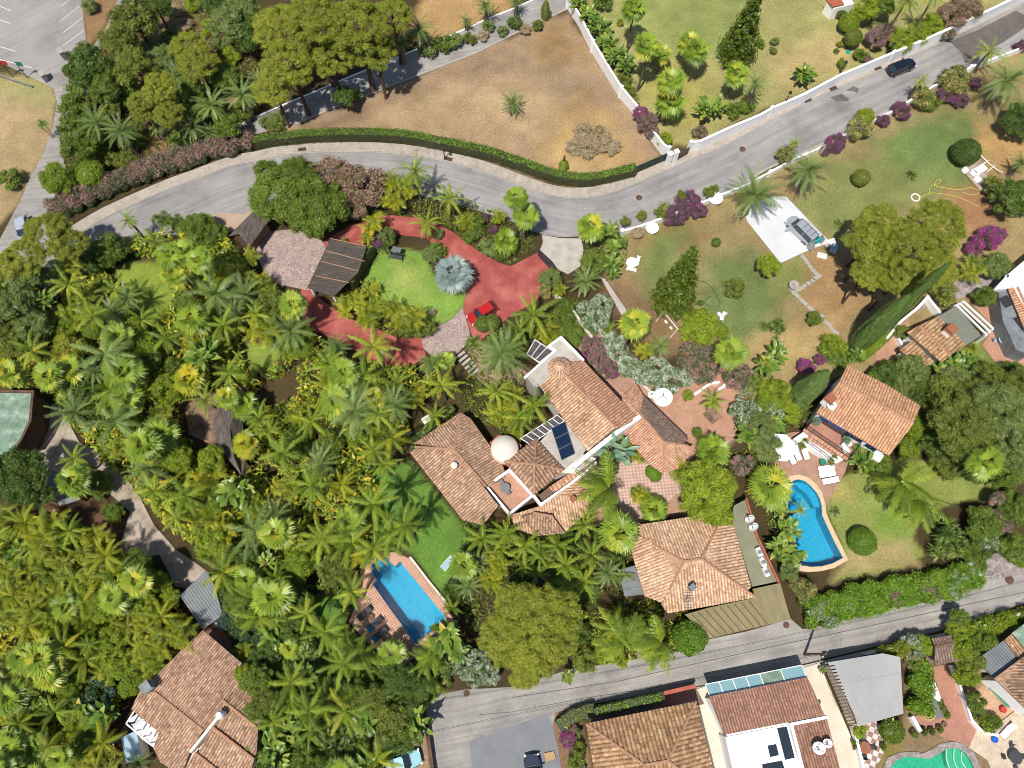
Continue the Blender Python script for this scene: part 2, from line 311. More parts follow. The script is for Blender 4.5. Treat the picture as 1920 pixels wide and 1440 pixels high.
M['tileC'] = tile_mat('roof_tiles_terracotta', [(0.294, 0.153, 0.103), (0.484, 0.250, 0.163), (0.592, 0.327, 0.216), (0.704, 0.422, 0.286), (0.798, 0.527, 0.364)])
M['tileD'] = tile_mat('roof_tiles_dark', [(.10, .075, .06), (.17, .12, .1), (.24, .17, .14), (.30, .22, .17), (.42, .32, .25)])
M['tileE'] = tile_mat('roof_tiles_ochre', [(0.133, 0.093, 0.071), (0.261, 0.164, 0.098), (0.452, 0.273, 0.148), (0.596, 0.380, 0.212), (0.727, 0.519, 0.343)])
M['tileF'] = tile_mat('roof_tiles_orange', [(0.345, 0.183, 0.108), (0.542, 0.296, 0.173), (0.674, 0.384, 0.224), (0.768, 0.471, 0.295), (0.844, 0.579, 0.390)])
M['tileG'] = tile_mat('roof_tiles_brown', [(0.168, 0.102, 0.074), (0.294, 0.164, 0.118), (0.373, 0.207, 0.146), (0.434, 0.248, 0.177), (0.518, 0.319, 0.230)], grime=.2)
M['ridge'] = noise_mat('ridge_tiles', [sg(178, 130, 100), sg(212, 166, 134)], 2, .9)
M['ridged'] = noise_mat('ridge_tiles_dark', [sg(110, 88, 74), sg(160, 128, 106)], 2, .9)
# foliage
Y = (.30, .30, .03); BR = (.22, .15, .06)
M['Lfan'] = leaf_mat('fan_palm_leaf', [(0.101, 0.167, 0.018), (0.204, 0.300, 0.027), (0.313, 0.415, 0.045), (0.553, 0.498, 0.045)], [0, .45, .85, 1])
M['Lking'] = leaf_mat('feather_palm_leaf', [(0.103, 0.168, 0.019), (0.230, 0.316, 0.028), (0.388, 0.434, 0.037), (0.730, 0.512, 0.044)], [0, .45, .85, 1])
M['Ldate'] = leaf_mat('date_palm_leaf', [(0.106, 0.159, 0.040), (0.196, 0.281, 0.070), (0.300, 0.393, 0.109), (0.460, 0.450, 0.099)], [0, .5, .88, 1])
M['Lareca'] = leaf_mat('clumping_palm_leaf', [(0.109, 0.171, 0.015), (0.250, 0.293, 0.019), (0.437, 0.419, 0.025), (0.655, 0.509, 0.025)], [0, .4, .8, 1])
M['Lblue'] = leaf_mat('silver_palm_leaf', [(0.156, 0.216, 0.204), (0.264, 0.336, 0.312), (0.384, 0.456, 0.432)])
M['Lban'] = leaf_mat('banana_leaf', [(0.064, 0.134, 0.022), (0.168, 0.267, 0.038), (0.317, 0.382, 0.065), (0.505, 0.382, 0.076)], [0, .5, .9, 1], rough=.35)
M['Lteal'] = leaf_mat('blue_banana_leaf', [(0.084, 0.168, 0.098), (0.182, 0.308, 0.182), (0.280, 0.420, 0.252)], rough=.35)
M['Lyuc'] = leaf_mat('yucca_leaf', [(0.055, 0.116, 0.018), (0.147, 0.215, 0.034), (0.258, 0.331, 0.058)])
M['Lgrn'] = leaf_mat('green_foliage', [(0.073, 0.118, 0.014), (0.143, 0.213, 0.023), (0.265, 0.330, 0.040)])
M['Lbrt'] = leaf_mat('bright_foliage', [(0.110, 0.176, 0.013), (0.239, 0.316, 0.019), (0.399, 0.457, 0.032)])
M['Ldrk'] = leaf_mat('dark_foliage', [(0.054, 0.098, 0.015), (0.095, 0.157, 0.022), (0.168, 0.234, 0.037)])
M['Lolv'] = leaf_mat('olive_foliage', [(0.096, 0.124, 0.019), (0.174, 0.211, 0.028), (0.269, 0.306, 0.048)])
M['Lgry'] = leaf_mat('greygreen_foliage', [(0.120, 0.167, 0.044), (0.182, 0.238, 0.060), (0.262, 0.316, 0.080)])
M['Lpine'] = leaf_mat('pine_needles', [(0.136, 0.173, 0.017), (0.275, 0.309, 0.031), (0.459, 0.458, 0.050)])
M['Lyel'] = leaf_mat('yellow_foliage', [(0.106, 0.160, 0.019), (0.253, 0.285, 0.024), (0.443, 0.410, 0.031)])
M['Lcyp'] = leaf_mat('cypress_foliage', [(0.096, 0.169, 0.045), (0.151, 0.240, 0.059), (0.221, 0.314, 0.075)], objvar=.1)
M['Lnor'] = leaf_mat('conifer_foliage', [(0.049, 0.081, 0.011), (0.098, 0.146, 0.016), (0.182, 0.227, 0.027)])
M['Lhedge'] = leaf_mat('hedge_leaf', [(0.090, 0.163, 0.013), (0.162, 0.290, 0.021), (0.289, 0.434, 0.032)])
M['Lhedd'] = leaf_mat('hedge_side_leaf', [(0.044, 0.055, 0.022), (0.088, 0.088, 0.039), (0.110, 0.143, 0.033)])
M['Lbrn'] = leaf_mat('dry_brush', [(.22, .16, .09), (.36, .28, .16), (.52, .42, .26)])
def flower(name, fol, fl, share):   # foliage with flower-coloured leaves
    return leaf_mat(name, [fol, tuple(x*1.8 for x in fol), fl, tuple(min(1, x*1.25) for x in fl)], [0, 1-share-.01, 1-share, 1], objvar=.04)
M['Lbou'] = flower('magenta_bougainvillea', (.05, .07, .025), (.42, .045, .28), .55)
M['Lpur'] = flower('purple_bougainvillea', (.05, .06, .03), (.28, .06, .2), .5)
M['Lrsp'] = flower('dusty_pink_bougainvillea', (.07, .075, .035), (.34, .17, .19), .55)
M['Lwht'] = flower('white_oleander', (.075, .125, .035), (.66, .68, .6), .42)
M['Lpnk'] = flower('pink_oleander', (.055, .085, .03), (.44, .22, .22), .45)
M['Lbrp'] = flower('russet_foliage', (.09, .08, .03), (.36, .22, .16), .6)
M['Lylf'] = flower('yellow_flowering_shrub', (.08, .11, .02), (.55, .42, .16), .42)
M['Lblf'] = flower('blue_flowering_shrub', (.045, .08, .025), (.2, .25, .5), .15)
# ---------------------------------------------------------------- ground
def vnoise(x, y, s, seed=0):
    x = x/s; y = y/s; xi = np.floor(x).astype(int); yi = np.floor(y).astype(int); fx = x-xi; fy = y-yi
    fx = fx*fx*(3-2*fx); fy = fy*fy*(3-2*fy)
    def h(a, b):
        n = (a*374761393+b*668265263+seed*974711) & 0x7fffffff; n = ((n ^ (n >> 13))*1274126177) & 0x7fffffff; n = n ^ (n >> 16)
        return (n & 0xffff)/65535.0
    return (h(xi, yi)*(1-fx)+h(xi+1, yi)*fx)*(1-fy)+(h(xi, yi+1)*(1-fx)+h(xi+1, yi+1)*fx)*fy
def fbm(x, y, s, seed=0): return sum(vnoise(x, y, s/2**k, seed+k)*.5**k for k in range(4))/1.875
def inpoly(px, py, poly):
    c = np.zeros(px.shape, bool); n = len(poly)
    for k in range(n):
        x1, y1 = poly[k]; x2, y2 = poly[(k+1) % n]
        if y1 == y2: continue
        c ^= ((y1 > py) != (y2 > py)) & (px < (x2-x1)*(py-y1)/(y2-y1)+x1)
    return c
def sdist(px, py, poly):
    d = np.full(px.shape, 1e9); n = len(poly)
    for k in range(n):
        x1, y1 = poly[k]; x2, y2 = poly[(k+1) % n]; dx, dy = x2-x1, y2-y1; L2 = dx*dx+dy*dy+1e-9
        t = np.clip(((px-x1)*dx+(py-y1)*dy)/L2, 0, 1); d = np.minimum(d, np.hypot(px-x1-t*dx, py-y1-t*dy))
    return np.where(inpoly(px, py, poly), d, -d)
def S(*a):   # flat list of px coordinates -> list of pairs
    return [(a[i], a[i+1]) for i in range(0, len(a), 2)]
DIRT = sg(166, 138, 106); DRY = sg(190, 168, 112); STRAW = sg(206, 176, 116); BROWN = sg(124, 96, 72); GRN = sg(112, 142, 56); LUSH = sg(104, 140, 60)
OLG = sg(150, 150, 84); DKG = sg(84, 72, 48); PALEG = sg(168, 172, 100); SOIL = sg(110, 88, 66)
def DS(c, k=.82): l = sum(c)/3; return tuple(v*k+l*(1-k) for v in c)
GRN, LUSH, OLG = DS(GRN), DS(LUSH), DS(OLG)
LAYERS = [  # (polygon in photo pixels, colour, soft edge px)
 (S(-60,-60,1980,-60,1980,1500,-60,1500), DKG, 1),
 (S(-60,120,0,135,60,150,100,165,108,190,100,250,70,320,35,380,-60,480), sg(178,154,114), 5),
 (S(-60,140,90,150,100,200,60,190,0,180,-60,200), sg(164,160,104), 20),
 (S(150,-20,235,-20,190,60,160,90), sg(160,128,92), 5),
 (S(270,0,380,0,420,150,460,200,420,240,300,250,250,200), sg(150,124,94), 30),
 (S(260,260,345,270,340,300,280,300), sg(160,124,90), 10),
 (S(800,-40,960,-40,950,25,840,75,790,90,780,40), sg(196,160,108), 10),
 (S(500,270,520,240,760,150,1062,22,1240,290,1190,330,1100,350,1000,335,900,295,780,262,600,258), sg(172,146,116), 6),
 (S(560,245,760,165,900,110,950,120,700,215,600,250), sg(152,126,100), 14),
 (S(700,215,800,170,1000,150,1050,200,1000,260,900,270,760,240), sg(190,162,124), 30),
 (S(1000,60,1060,40,1100,110,1010,120), sg(172,140,100), 16),
 (S(1040,200,1100,170,1160,230,1080,250), sg(178,146,104), 16),
 (S(1040,230,1160,230,1200,310,1060,330,1010,290), sg(196,164,112), 24),
 (S(1062,-40,1960,-40,1920,0,1700,96,1560,148,1300,270,1240,280,1130,110), sg(170,164,104), 4),
 (S(1150,-40,1420,-40,1400,60,1340,110,1240,90,1150,30), sg(150,158,92), 30),
 (S(1180,120,1300,100,1350,200,1260,260,1230,200), sg(170,162,92), 20),
 (S(1440,110,1540,60,1620,90,1560,140,1470,180), sg(190,170,116), 20),
 (S(1130,450,1300,385,1340,380,1460,310,1660,215,1850,120,1960,60,1960,760,1600,700,1400,760,1250,640,1140,540), sg(166,146,102), 5),
 (S(1180,440,1280,400,1330,440,1300,470,1200,480), sg(158,136,88), 14),
 (S(1150,520,1230,560,1280,610,1200,640,1140,560), sg(142,114,86), 20),
 (S(1230,440,1290,430,1260,520,1210,560,1190,500), sg(126,138,80), 24),
 (S(1330,480,1420,470,1470,560,1440,640,1370,650,1300,600,1320,540), sg(120,134,80), 26),
 (S(1480,390,1560,310,1700,260,1800,200,1850,230,1840,330,1740,380,1650,400,1560,460), sg(138,144,86), 22),
 (S(1640,260,1760,210,1850,240,1820,320,1700,340), sg(118,136,78), 24),
 (S(1830,230,1940,240,1930,330,1850,310,1830,270), sg(196,160,104), 14),
 (S(1770,360,1870,350,1900,400,1830,450,1800,430), sg(170,130,92), 14),
 (S(1510,480,1600,470,1640,560,1570,620,1500,560,1480,520), sg(172,140,98), 12),
 (S(1420,620,1560,600,1560,640,1480,680,1400,660), sg(186,160,108), 14),
 (S(1440,500,1500,480,1520,530,1460,560), sg(140,146,84), 16),
 (S(1200,610,1260,590,1290,660,1230,680), sg(152,124,90), 8),
 (S(1690,640,1900,650,1960,720,1960,800,1760,740), sg(134,146,74), 18),
 (S(680,532,687,508,705,488,712,470,755,465,800,476,806,500,815,520,850,528,876,545,871,572,850,597,820,612,790,600,700,575), sg(136,168,76), 3),
 (S(740,500,790,510,800,560,760,550,730,530), sg(164,178,92), 18),
 (S(690,880,770,865,818,925,860,975,885,1020,872,1110,840,1130,775,1040,700,1000), sg(106,144,62), 3),
 (S(210,505,250,490,300,495,335,520,310,600,270,610,240,560), sg(140,158,66), 6),
 (S(455,640,525,650,515,705,465,695), sg(142,160,72), 5),
 (S(560,1120,645,1110,655,1240,705,1260,690,1300,600,1260), sg(104,142,60), 6),
 (S(1010,1060,1110,1055,1120,1130,1030,1110), sg(106,144,64), 5),
 (S(1545,945,1556,905,1610,880,1680,862,1800,862,1870,910,1850,935,1780,945,1725,970,1712,1010,1735,1040,1690,1066,1560,1092,1590,1052), sg(148,158,84), 3),
 (S(1560,900,1600,900,1600,940,1550,940), sg(176,166,100), 10),
 (S(1590,1030,1700,1010,1720,1060,1560,1085), sg(182,166,112), 12),
 (S(1640,960,1740,930,1700,1000,1640,1000), sg(128,156,66), 12),
 (S(1650,1385,1840,1350,1860,1440,1640,1450), sg(150,134,76), 8),
 (S(20,930,200,930,240,1010,200,1060,100,1080,20,1010), sg(110,84,64), 14),
 (S(820,1300,1080,1310,1120,1500,1000,1500), sg(150,120,90), 5),
 (S(1700,1200,1960,1150,1960,1460,1690,1460), sg(150,128,96), 5),
 (S(1840,1290,1960,1290,1960,1400,1830,1400), sg(206,168,138), 5),
 (S(735,1350,795,1335,815,1460,700,1460,740,1400), sg(176,150,124), 4),
 (S(1030,640,1130,600,1200,690,1230,720,1330,700,1420,720,1380,820,1300,870,1330,960,1200,980,1150,1000,1050,900), sg(196,156,134), 5),
 (S(880,650,900,640,990,700,960,740,900,710), sg(180,150,130), 6),
]
def LY(x, y): return next(l[0] for l in LAYERS if l[0][0] == (x, y))
xs = np.concatenate([[-1500, -700, -300, -160], np.arange(-90, 90.01, .42), [160, 300, 700, 1500]])
ys = np.concatenate([[-1500, -600, -200, -60], np.arange(-16, 100.01, .42), [170, 400, 900, 1800]])
NX, NY = len(xs), len(ys); GX, GY = np.meshgrid(xs, ys); gx, gy = GX.ravel(), GY.ravel()
dd = HC*ct+gy*st; dd = np.where(dd < 1, 1, dd); gpx = 960+FPX*gx/dd; gpy = 720-FPX*(gy*ct-HC*st)/dd
wx = gpx+(fbm(gx, gy, 3, 3)-.5)*16; wy = gpy+(fbm(gx, gy, 3, 9)-.5)*16
col = np.tile(np.array(DKG), (len(gx), 1))
for poly, c, soft in LAYERS[1:]:
    bb = np.array(poly); sel = (gpx > bb[:, 0].min()-60) & (gpx < bb[:, 0].max()+60) & (gpy > bb[:, 1].min()-60) & (gpy < bb[:, 1].max()+60)
    if soft > 3: d = sdist(wx[sel], wy[sel], poly)+(fbm(gx[sel], gy[sel], 1.5, 5)-.5)*soft*1.6
    else: d = sdist(gpx[sel], gpy[sel], poly)
    a = np.clip(d/soft*.5+.5, 0, 1)[:, None]; col[sel] = col[sel]*(1-a)+np.array(c)*a
f1 = fbm(gx, gy, 9, 21); f2 = fbm(gx, gy, 1.6, 31)
col *= (1+(f1-.5)[:, None]*.45)*(1+(f2-.5)[:, None]*.5)
mtx, nt, bs, N, L = mat_new('ground_soil_and_grass')
at = N('ShaderNodeAttribute'); at.attribute_name = 'Col'; tc = N('ShaderNodeTexCoord')
n1 = N('ShaderNodeTexNoise'); n1.inputs['Scale'].default_value = 3.2; n1.inputs['Detail'].default_value = 10; n1.inputs['Roughness'].default_value = .75; L(tc.outputs['Object'], n1.inputs[0])
mr = N('ShaderNodeMapRange'); mr.inputs[1].default_value = .33; mr.inputs[2].default_value = .67; mr.inputs[3].default_value = .7; mr.inputs[4].default_value = 1.3; L(n1.outputs[0], mr.inputs[0])
mx = N('ShaderNodeMix'); mx.data_type = 'RGBA'; mx.blend_type = 'MULTIPLY'; mx.inputs[0].default_value = 1; L(at.outputs['Color'], mx.inputs[6]); L(mr.outputs[0], mx.inputs[7])
n5 = N('ShaderNodeTexNoise'); n5.inputs['Scale'].default_value = 13; n5.inputs['Detail'].default_value = 6; n5.inputs['Roughness'].default_value = .8; L(tc.outputs['Object'], n5.inputs[0])
r5 = ramp(nt, [(.7, .7, .7), (1, 1, 1), (1, 1, 1), (1.3, 1.27, 1.15)], [.34, .47, .56, .68]); L(n5.outputs[0], r5.inputs[0])
m5 = N('ShaderNodeMix'); m5.data_type = 'RGBA'; m5.blend_type = 'MULTIPLY'; m5.inputs[0].default_value = 1; L(mx.outputs[2], m5.inputs[6]); L(r5.outputs[0], m5.inputs[7]); mx = m5
# scattered dry straw tint
n3 = N('ShaderNodeTexNoise'); n3.inputs['Scale'].default_value = .55; n3.inputs['Detail'].default_value = 9; n3.inputs['Roughness'].default_value = .8; L(tc.outputs['Object'], n3.inputs[0])
r3 = ramp(nt, [(0, 0, 0), (.42, .42, .42)], [.52, .68]); L(n3.outputs[0], r3.inputs[0])
m3 = N('ShaderNodeMix'); m3.data_type = 'RGBA'; L(r3.outputs[0], m3.inputs[0]); L(mx.outputs[2], m3.inputs[6])
h3 = N('ShaderNodeHueSaturation'); h3.inputs['Value'].default_value = 1.35; h3.inputs['Hue'].default_value = .485; h3.inputs['Saturation'].default_value = .9; L(mx.outputs[2], h3.inputs['Color']); L(h3.outputs[0], m3.inputs[7])
L(m3.outputs[2], bs.inputs['Base Color']); bs.inputs['Roughness'].default_value = .95; bs.inputs['Specular IOR Level'].default_value = .1
b = N('ShaderNodeBump'); b.inputs['Strength'].default_value = .35; b.inputs['Distance'].default_value = .15; L(n1.outputs[0], b.inputs['Height']); L(b.outputs[0], bs.inputs['Normal'])
M['ground'] = mtx
POOL1 = S(699,1096, 706,1088, 700,1080, 696,1069, 697,1057, 701,1050, 709,1045, 718,1043, 727,1048, 733,1055, 741,1062, 750,1053, 838,1160, 780,1208)
POOL2 = S(1474,957, 1478,935, 1480,918, 1486,902, 1496,899, 1508,902, 1520,912, 1530,923, 1536,934, 1540,948, 1541,966, 1550,986, 1563,1014, 1580,1046, 1562,1056, 1540,1062, 1520,1063, 1500,1060, 1492,1030, 1480,985)
POOL3 = S(1668,1440,1680,1426,1698,1419,1720,1420,1742,1423,1760,1413,1775,1404,1790,1402,1806,1408,1818,1424,1828,1445,1830,1480,1800,1500,1680,1500,1664,1470)
idx = np.arange(NX*NY).reshape(NY, NX)
Fq = np.stack([idx[:-1, :-1], idx[:-1, 1:], idx[1:, 1:], idx[1:, :-1]], -1).reshape(-1, 4)
fpx = gpx[Fq].mean(1); fpy = gpy[Fq].mean(1)
keep = np.ones(len(Fq), bool)
for P in (POOL1, POOL2, POOL3): keep &= ~(sdist(fpx, fpy, P) > -3)
region = np.zeros(len(Fq), int); regs = [('ground', None),
  ('lawn', [LY(680, 532), LY(690, 880), LY(210, 505), LY(455, 640), LY(560, 1120), LY(1010, 1060)]), ('bare_lot', [LY(500, 270)]), ('dry_lawn', [LY(-60, 120)]),
  ('upper_lawn', [LY(1062, -40)]), ('garden_ground', [LY(1130, 450)]), ('pool_lawn', [LY(1545, 945)])]
for k, (nm, pl) in enumerate(regs):
    if pl:
        for p in pl: region[inpoly(fpx, fpy, p)] = k
for k, (nm, pl) in enumerate(regs):
    F = Fq[(region == k) & keep]
    u, inv = np.unique(F.ravel(), return_inverse=True); F = inv.reshape(-1, 4)
    V = np.stack([gx[u], gy[u], np.zeros(len(u))], 1)
    me = npmesh(nm, V, F, M['ground']); a = me.color_attributes.new('Col', 'FLOAT_COLOR', 'POINT')
    a.data.foreach_set('color', np.concatenate([col[u], np.ones((len(u), 1))], 1).astype(np.float32).ravel())
    put(nm, me, kind='structure')
# ---------------------------------------------------------------- flat sheets
zz = [0.008]
def sheet(name, poly, mat, z=None, holes=(), raw=False, **t):
    if z is None: zz[0] += .004; z = zz[0]
    tt = {'kind': 'structure'}; tt.update(t)
    loops = [[Vector((*(p if raw else G(*p)), 0)) for p in pl] for pl in [poly]+list(holes)]
    flat = [v for l in loops for v in l]; tr = tessellate_polygon(loops); F = []
    for a, b_, c in tr:
        n = (flat[b_]-flat[a]).cross(flat[c]-flat[a]).z
        F.append((a, b_, c) if n > 0 else (a, c, b_))
    me = bpy.data.meshes.new(name); me.from_pydata([(v.x, v.y, z) for v in flat], [], F); me.materials.append(mat); me.update()
    return put(name, me, **tt)
def smooth(pts, n=6):   # catmull-rom through px points
    P = [np.array(p, float) for p in pts]; P = [2*P[0]-P[1]]+P+[2*P[-1]-P[-2]]; out = []
    for k in range(1, len(P)-2):
        for j in range(n):
            t = j/n; out.append(tuple(.5*((2*P[k])+(-P[k-1]+P[k+1])*t+(2*P[k-1]-5*P[k]+4*P[k+1]-P[k+2])*t*t+(-P[k-1]+3*P[k]-3*P[k+1]+P[k+2])*t**3)))
    out.append(tuple(P[-2])); return out
def strip(name, line, w0, w1, mat, z=None, h=0, **t):
    """strip along a px line on the ground, offset w0..w1 metres to the left of travel"""
    P = [np.array(G(*p)) for p in line]; A = []; B = []
    for k in range(len(P)):
        d = P[min(k+1, len(P)-1)]-P[max(k-1, 0)]; d /= np.linalg.norm(d)+1e-9; n = np.array([-d[1], d[0]])
        A.append(tuple(P[k]+n*w0)); B.append(tuple(P[k]+n*w1))
    if h == 0: return sheet(name, A+B[::-1], mat, z, raw=True, **t)
    mb = MB()
    for k in range(len(P)-1): mb.prism([A[k], A[k+1], B[k+1], B[k]], 0, h, mat)
    tt = {'kind': 'structure'}; tt.update(t); return mb.build(name, **tt)
NK = smooth(S(120,455,190,412,240,388,310,357,380,331,440,309,480,302,530,291,600,285,700,285,780,292,840,304,900,319,960,341,1000,356,1040,367,1075,371,1110,369,1150,360,1200,340,1300,297,1360,272,1440,229,1540,178,1647,132,1790,67,1920,5,1990,-30), 4)
SK = S(1990,45,1915,84,1815,122,1740,160,1672,202,1600,240,1535,272,1440,314,1400,340,1335,372,1310,380,1250,405,1200,424,1165,434,1085,443,1050,445,1018,440,990,430,960,415,880,390,800,370,720,345,600,350,490,392,440,432,345,440,270,446,237,458,180,500,110,560,60,590,-40,640,-40,570,30,500)
def resamp(line, n):
    q = np.array(line, float); d = np.concatenate([[0], np.cumsum(np.linalg.norm(np.diff(q, axis=0), axis=1))]); t = np.linspace(0, d[-1], n); return np.column_stack([np.interp(t, d, q[:, 0]), np.interp(t, d, q[:, 1])])
cut = [p for p in SK if True][:27]
sheet('street', S(120,455,150,435,270,446,237,458,180,500,110,560,60,590,-40,640,-40,570,30,500), M['asphalt2'], z=.006)
a_ = resamp(NK, 160); b2_ = resamp(cut[::-1], 160); A_ = [G(*p) for p in a_]; B_ = [G(*p) for p in b2_]; V_ = []; F_ = []; U_ = []; run = 0
for k in range(160):
    if k: run += math.dist(A_[k], A_[k-1])
    V_ += [(*A_[k], .012), (*B_[k], .012)]
for k in range(159):
    F_.append((2*k, 2*k+1, 2*k+3, 2*k+2)); w0 = math.dist(A_[k], B_[k]); w1 = math.dist(A_[k+1], B_[k+1]); u0, u1 = k*1.25, (k+1)*1.25; U_ += [(u0, 0), (u0, w0), (u1, w1), (u1, 0)]
put('street', npmesh('street', np.array(V_), np.array(F_), M['asphalt'], uv=np.array(U_)), kind='structure')
sheet('lane', S(240,-20,190,88,182,112,128,128,130,160,132,200,112,262,125,330,95,385,80,410,120,455,30,505,-40,560,-40,470,0,448,38,376,56,335,80,290,99,240,107,190,100,165,-10,112,-40,90,60,120,120,100,168,92,195,60,228,-20), M['asphalt2'])
sheet('parking_lot', S(-60,-60,146,-60,156,30,163,92,150,118,100,140,60,128,0,110,-60,100), M['lot'])
strip('pavement', NK, .02, 1.5, M['walk'], h=.12); strip('kerb', NK, -.14, 0, M['kerb'], h=.10)
strip('kerb_south', smooth(S(1085,445,1165,436,1200,426,1250,407,1335,374,1400,342,1440,316,1535,274,1672,204,1740,162,1815,124,1915,86,1990,47), 3), -.15, .15, M['kerb'], h=.12)
sheet('sand_verge', S(345,440,372,412,410,398,455,402,482,388,440,432,400,446), noise_mat('sand', [sg(186,160,134), sg(206,184,160)], .6, .95, fine=7))
sheet('side_lane', S(300,302,305,298,400,259,480,221,525,201,655,146,765,101,830,75,912,38,960,19,1050,-20,1080,-40,1120,-40,1062,17,1035,30,960,65,890,100,785,140,625,202,555,232,480,252,375,286,320,300), M['asphalt2'])
strip('lane_kerb', S(305,297,400,258,480,220,525,200,655,145,765,100,830,74,912,37,960,18,1050,-22), -.1, .12, M['white'], h=.12)
strip('lane_kerb_low', S(555,233,625,203,785,141,890,101,960,66,1035,31,1062,18), -.1, .12, M['kerb'], h=.12)
ROADB = S(797,1320,815,1303,870,1293,960,1288,1070,1255,1180,1238,1272,1222,1327,1199,1400,1184,1482,1160,1505,1180,1560,1170,1620,1150,1740,1128,1790,1110,1828,1088,1990,1062,1990,1112,1920,1131,1765,1182,1615,1218,1500,1246,1300,1288,1150,1312,1042,1335,1036,1360,1047,1410,1062,1520,826,1520,800,1345)
sheet('back_street', ROADB, M['asphalt2'])
sheet('asphalt_patch', S(880,1390,960,1361,1028,1338,1037,1365,1048,1412,1062,1515,892,1515), M['patch'])
strip('tar_joint', S(960,1308,1160,1277,1435,1215,1620,1176,1800,1136,1960,1102), -.04, .04, M['joint'])
strip('dark_line_low', S(900,1340,960,1335,1100,1308,1300,1279), -.03, .03, M['joint'])  # thin dark line below the joint, in the same colour
strip('gutter', S(1297,1290,1500,1248,1615,1221,1765,1186,1960,1128), -.5, -.05, M['concrete'])
sheet('stain_shade_asphalt', S(1556,183,1578,176,1592,186,1590,190,1570,190), M['stain_shade']); sheet('stain_shade_asphalt', S(1585,170,1600,162,1610,166,1607,175,1600,171), M['stain_shade'])  # stained spots near the kerb
sheet('painted_shade_patch', S(1780,78,1830,58,1905,20,1940,40,1880,80,1810,118,1800,96), M['stain_shade'])  # shade on the street, painted as a darker asphalt sheet
for a in ((115,39,152,10),(118,62,156,33),(118,87,157,58),(0,12,22,22),(0,38,20,45),(0,88,30,97),(115,12,135,-2)):
    strip('bay_line', S(*a), -.05, .05, M['paint'])
strip('bay_line', S(0,112,60,128), -.05, .05, M['paint'])
RED = [S(703,409,730,404,785,409,835,426,880,458,905,477,942,495,958,500,1010,473,1030,496,1020,530,1024,546,995,572,960,590,900,640,890,650,884,628,868,577,876,545,850,520,830,478,800,447,750,441,725,436,700,448,675,459,660,462,615,477,600,457,660,421),
       S(566,540,578,540,600,560,640,590,690,612,750,635,793,623,798,668,760,695,700,680,640,640,585,620,560,590)]
for r in RED: sheet('red_driveway', r, M['red'])
sheet('forecourt', S(480,465,500,435,555,430,603,452,614,470,590,540,577,545,553,540,523,534,498,518,484,485), M['crazy'])
sheet('stone_apron', S(867,576,874,600,882,626,876,645,866,655,850,672,830,674,810,668,795,655,791,640,795,625,827,610,850,597), M['crazy'])
sheet('driveway_entrance', S(1016,441,1050,447,1090,448,1094,470,1088,500,1065,515,1045,505,1035,490,1012,470,1018,455), M['concrete'])
sheet('white_driveway', S(1395,392,1440,368,1474,370,1556,455,1520,468,1463,494,1400,415), M['whitedrive'])
sheet('patio', S(1168,735,1200,715,1250,745,1330,698,1385,688,1422,722,1384,775,1362,815,1325,842,1290,868,1270,905,1225,900,1200,860), M['terra'])
sheet('lattice_terrace', S(1148,872,1205,856,1245,885,1290,862,1312,895,1262,932,1240,955,1216,975,1180,975,1150,930), M['dots2'])
DECK1 = S(655,1165,680,1100,686,1060,700,1034,745,1036,768,1048,800,1090,836,1134,852,1165,795,1222,760,1245,700,1215,675,1190)
sheet('pool_deck', DECK1, M['dots'], holes=[POOL1])
OUT2 = S(1466,957,1470,930,1473,905,1480,893,1498,890,1515,895,1530,908,1541,924,1547,945,1549,963,1558,984,1572,1012,1590,1050,1564,1065,1540,1071,1515,1073,1492,1070,1482,1035,1471,988)
sheet('pool_coping', OUT2, plain('sandstone_coping', sg(236,206,168), .8), z=.1, holes=[POOL2])
sheet('pool_terrace', S(1432,835,1440,815,1500,810,1592,860,1584,885,1548,948,1541,924,1530,908,1515,895,1498,890,1480,893,1473,905,1470,930,1466,957,1440,900), M['poolterra'])
OUT3 = S(1654,1440,1664,1420,1685,1411,1715,1409,1730,1412,1748,1404,1762,1394,1785,1390,1808,1394,1826,1412,1838,1440,1842,1485,1800,1520,1680,1520,1648,1480)
sheet('pool_edge', OUT3, M['crazy2'], z=.1, holes=[POOL3])
sheet('brick_patio', S(1740,1252,1775,1245,1807,1327,1830,1367,1816,1402,1800,1392,1785,1389,1762,1380,1758,1373,1707,1348,1735,1330,1735,1300), M['brickp'])
sheet('beige_patio', S(1830,1367,1870,1358,1905,1330,1960,1380,1960,1500,1880,1500,1850,1425,1816,1402), M['beige'])
sheet('checker_patio', S(1605,1358,1645,1350,1656,1395,1655,1415,1640,1440,1640,1500,1625,1500), M['checker'])
sheet('orange_patio', S(1820,570,1870,552,1890,600,1925,640,1960,690,1900,700,1868,685,1840,648,1862,615), M['terra'])
sheet('cream_passage', S(1506,1252,1535,1243,1620,1440,1640,1520,1590,1520), M['cream'])
sheet('cream_courtyard', S(1300,1295,1325,1285,1365,1400,1385,1520,1340,1520), M['cream'])
sheet('dusty_path', S(60,770,110,755,150,830,190,850,240,900,262,930,290,985,330,1030,395,1075,385,1110,330,1100,300,1040,255,1050,225,1030,245,960,200,920,150,880,90,900,55,850), M['path'])
sheet('brick_yard', S(395,1160,420,1150,445,1195,460,1215,440,1230,385,1185), M['brickp'])
sheet('mulch_yard', S(345,745,410,735,430,800,400,835,355,815), M['mulch'])
sheet('lane_end', S(0,500,60,480,95,520,60,560,0,580), M['asphalt2'])
sheet('stone_yard', S(1700,590,1800,560,1870,530,1850,500,1790,530,1740,560), M['crazy2'])
sheet('garden_path', S(1640,650,1700,600,1710,625,1690,650,1660,690,1640,680), M['terra'])
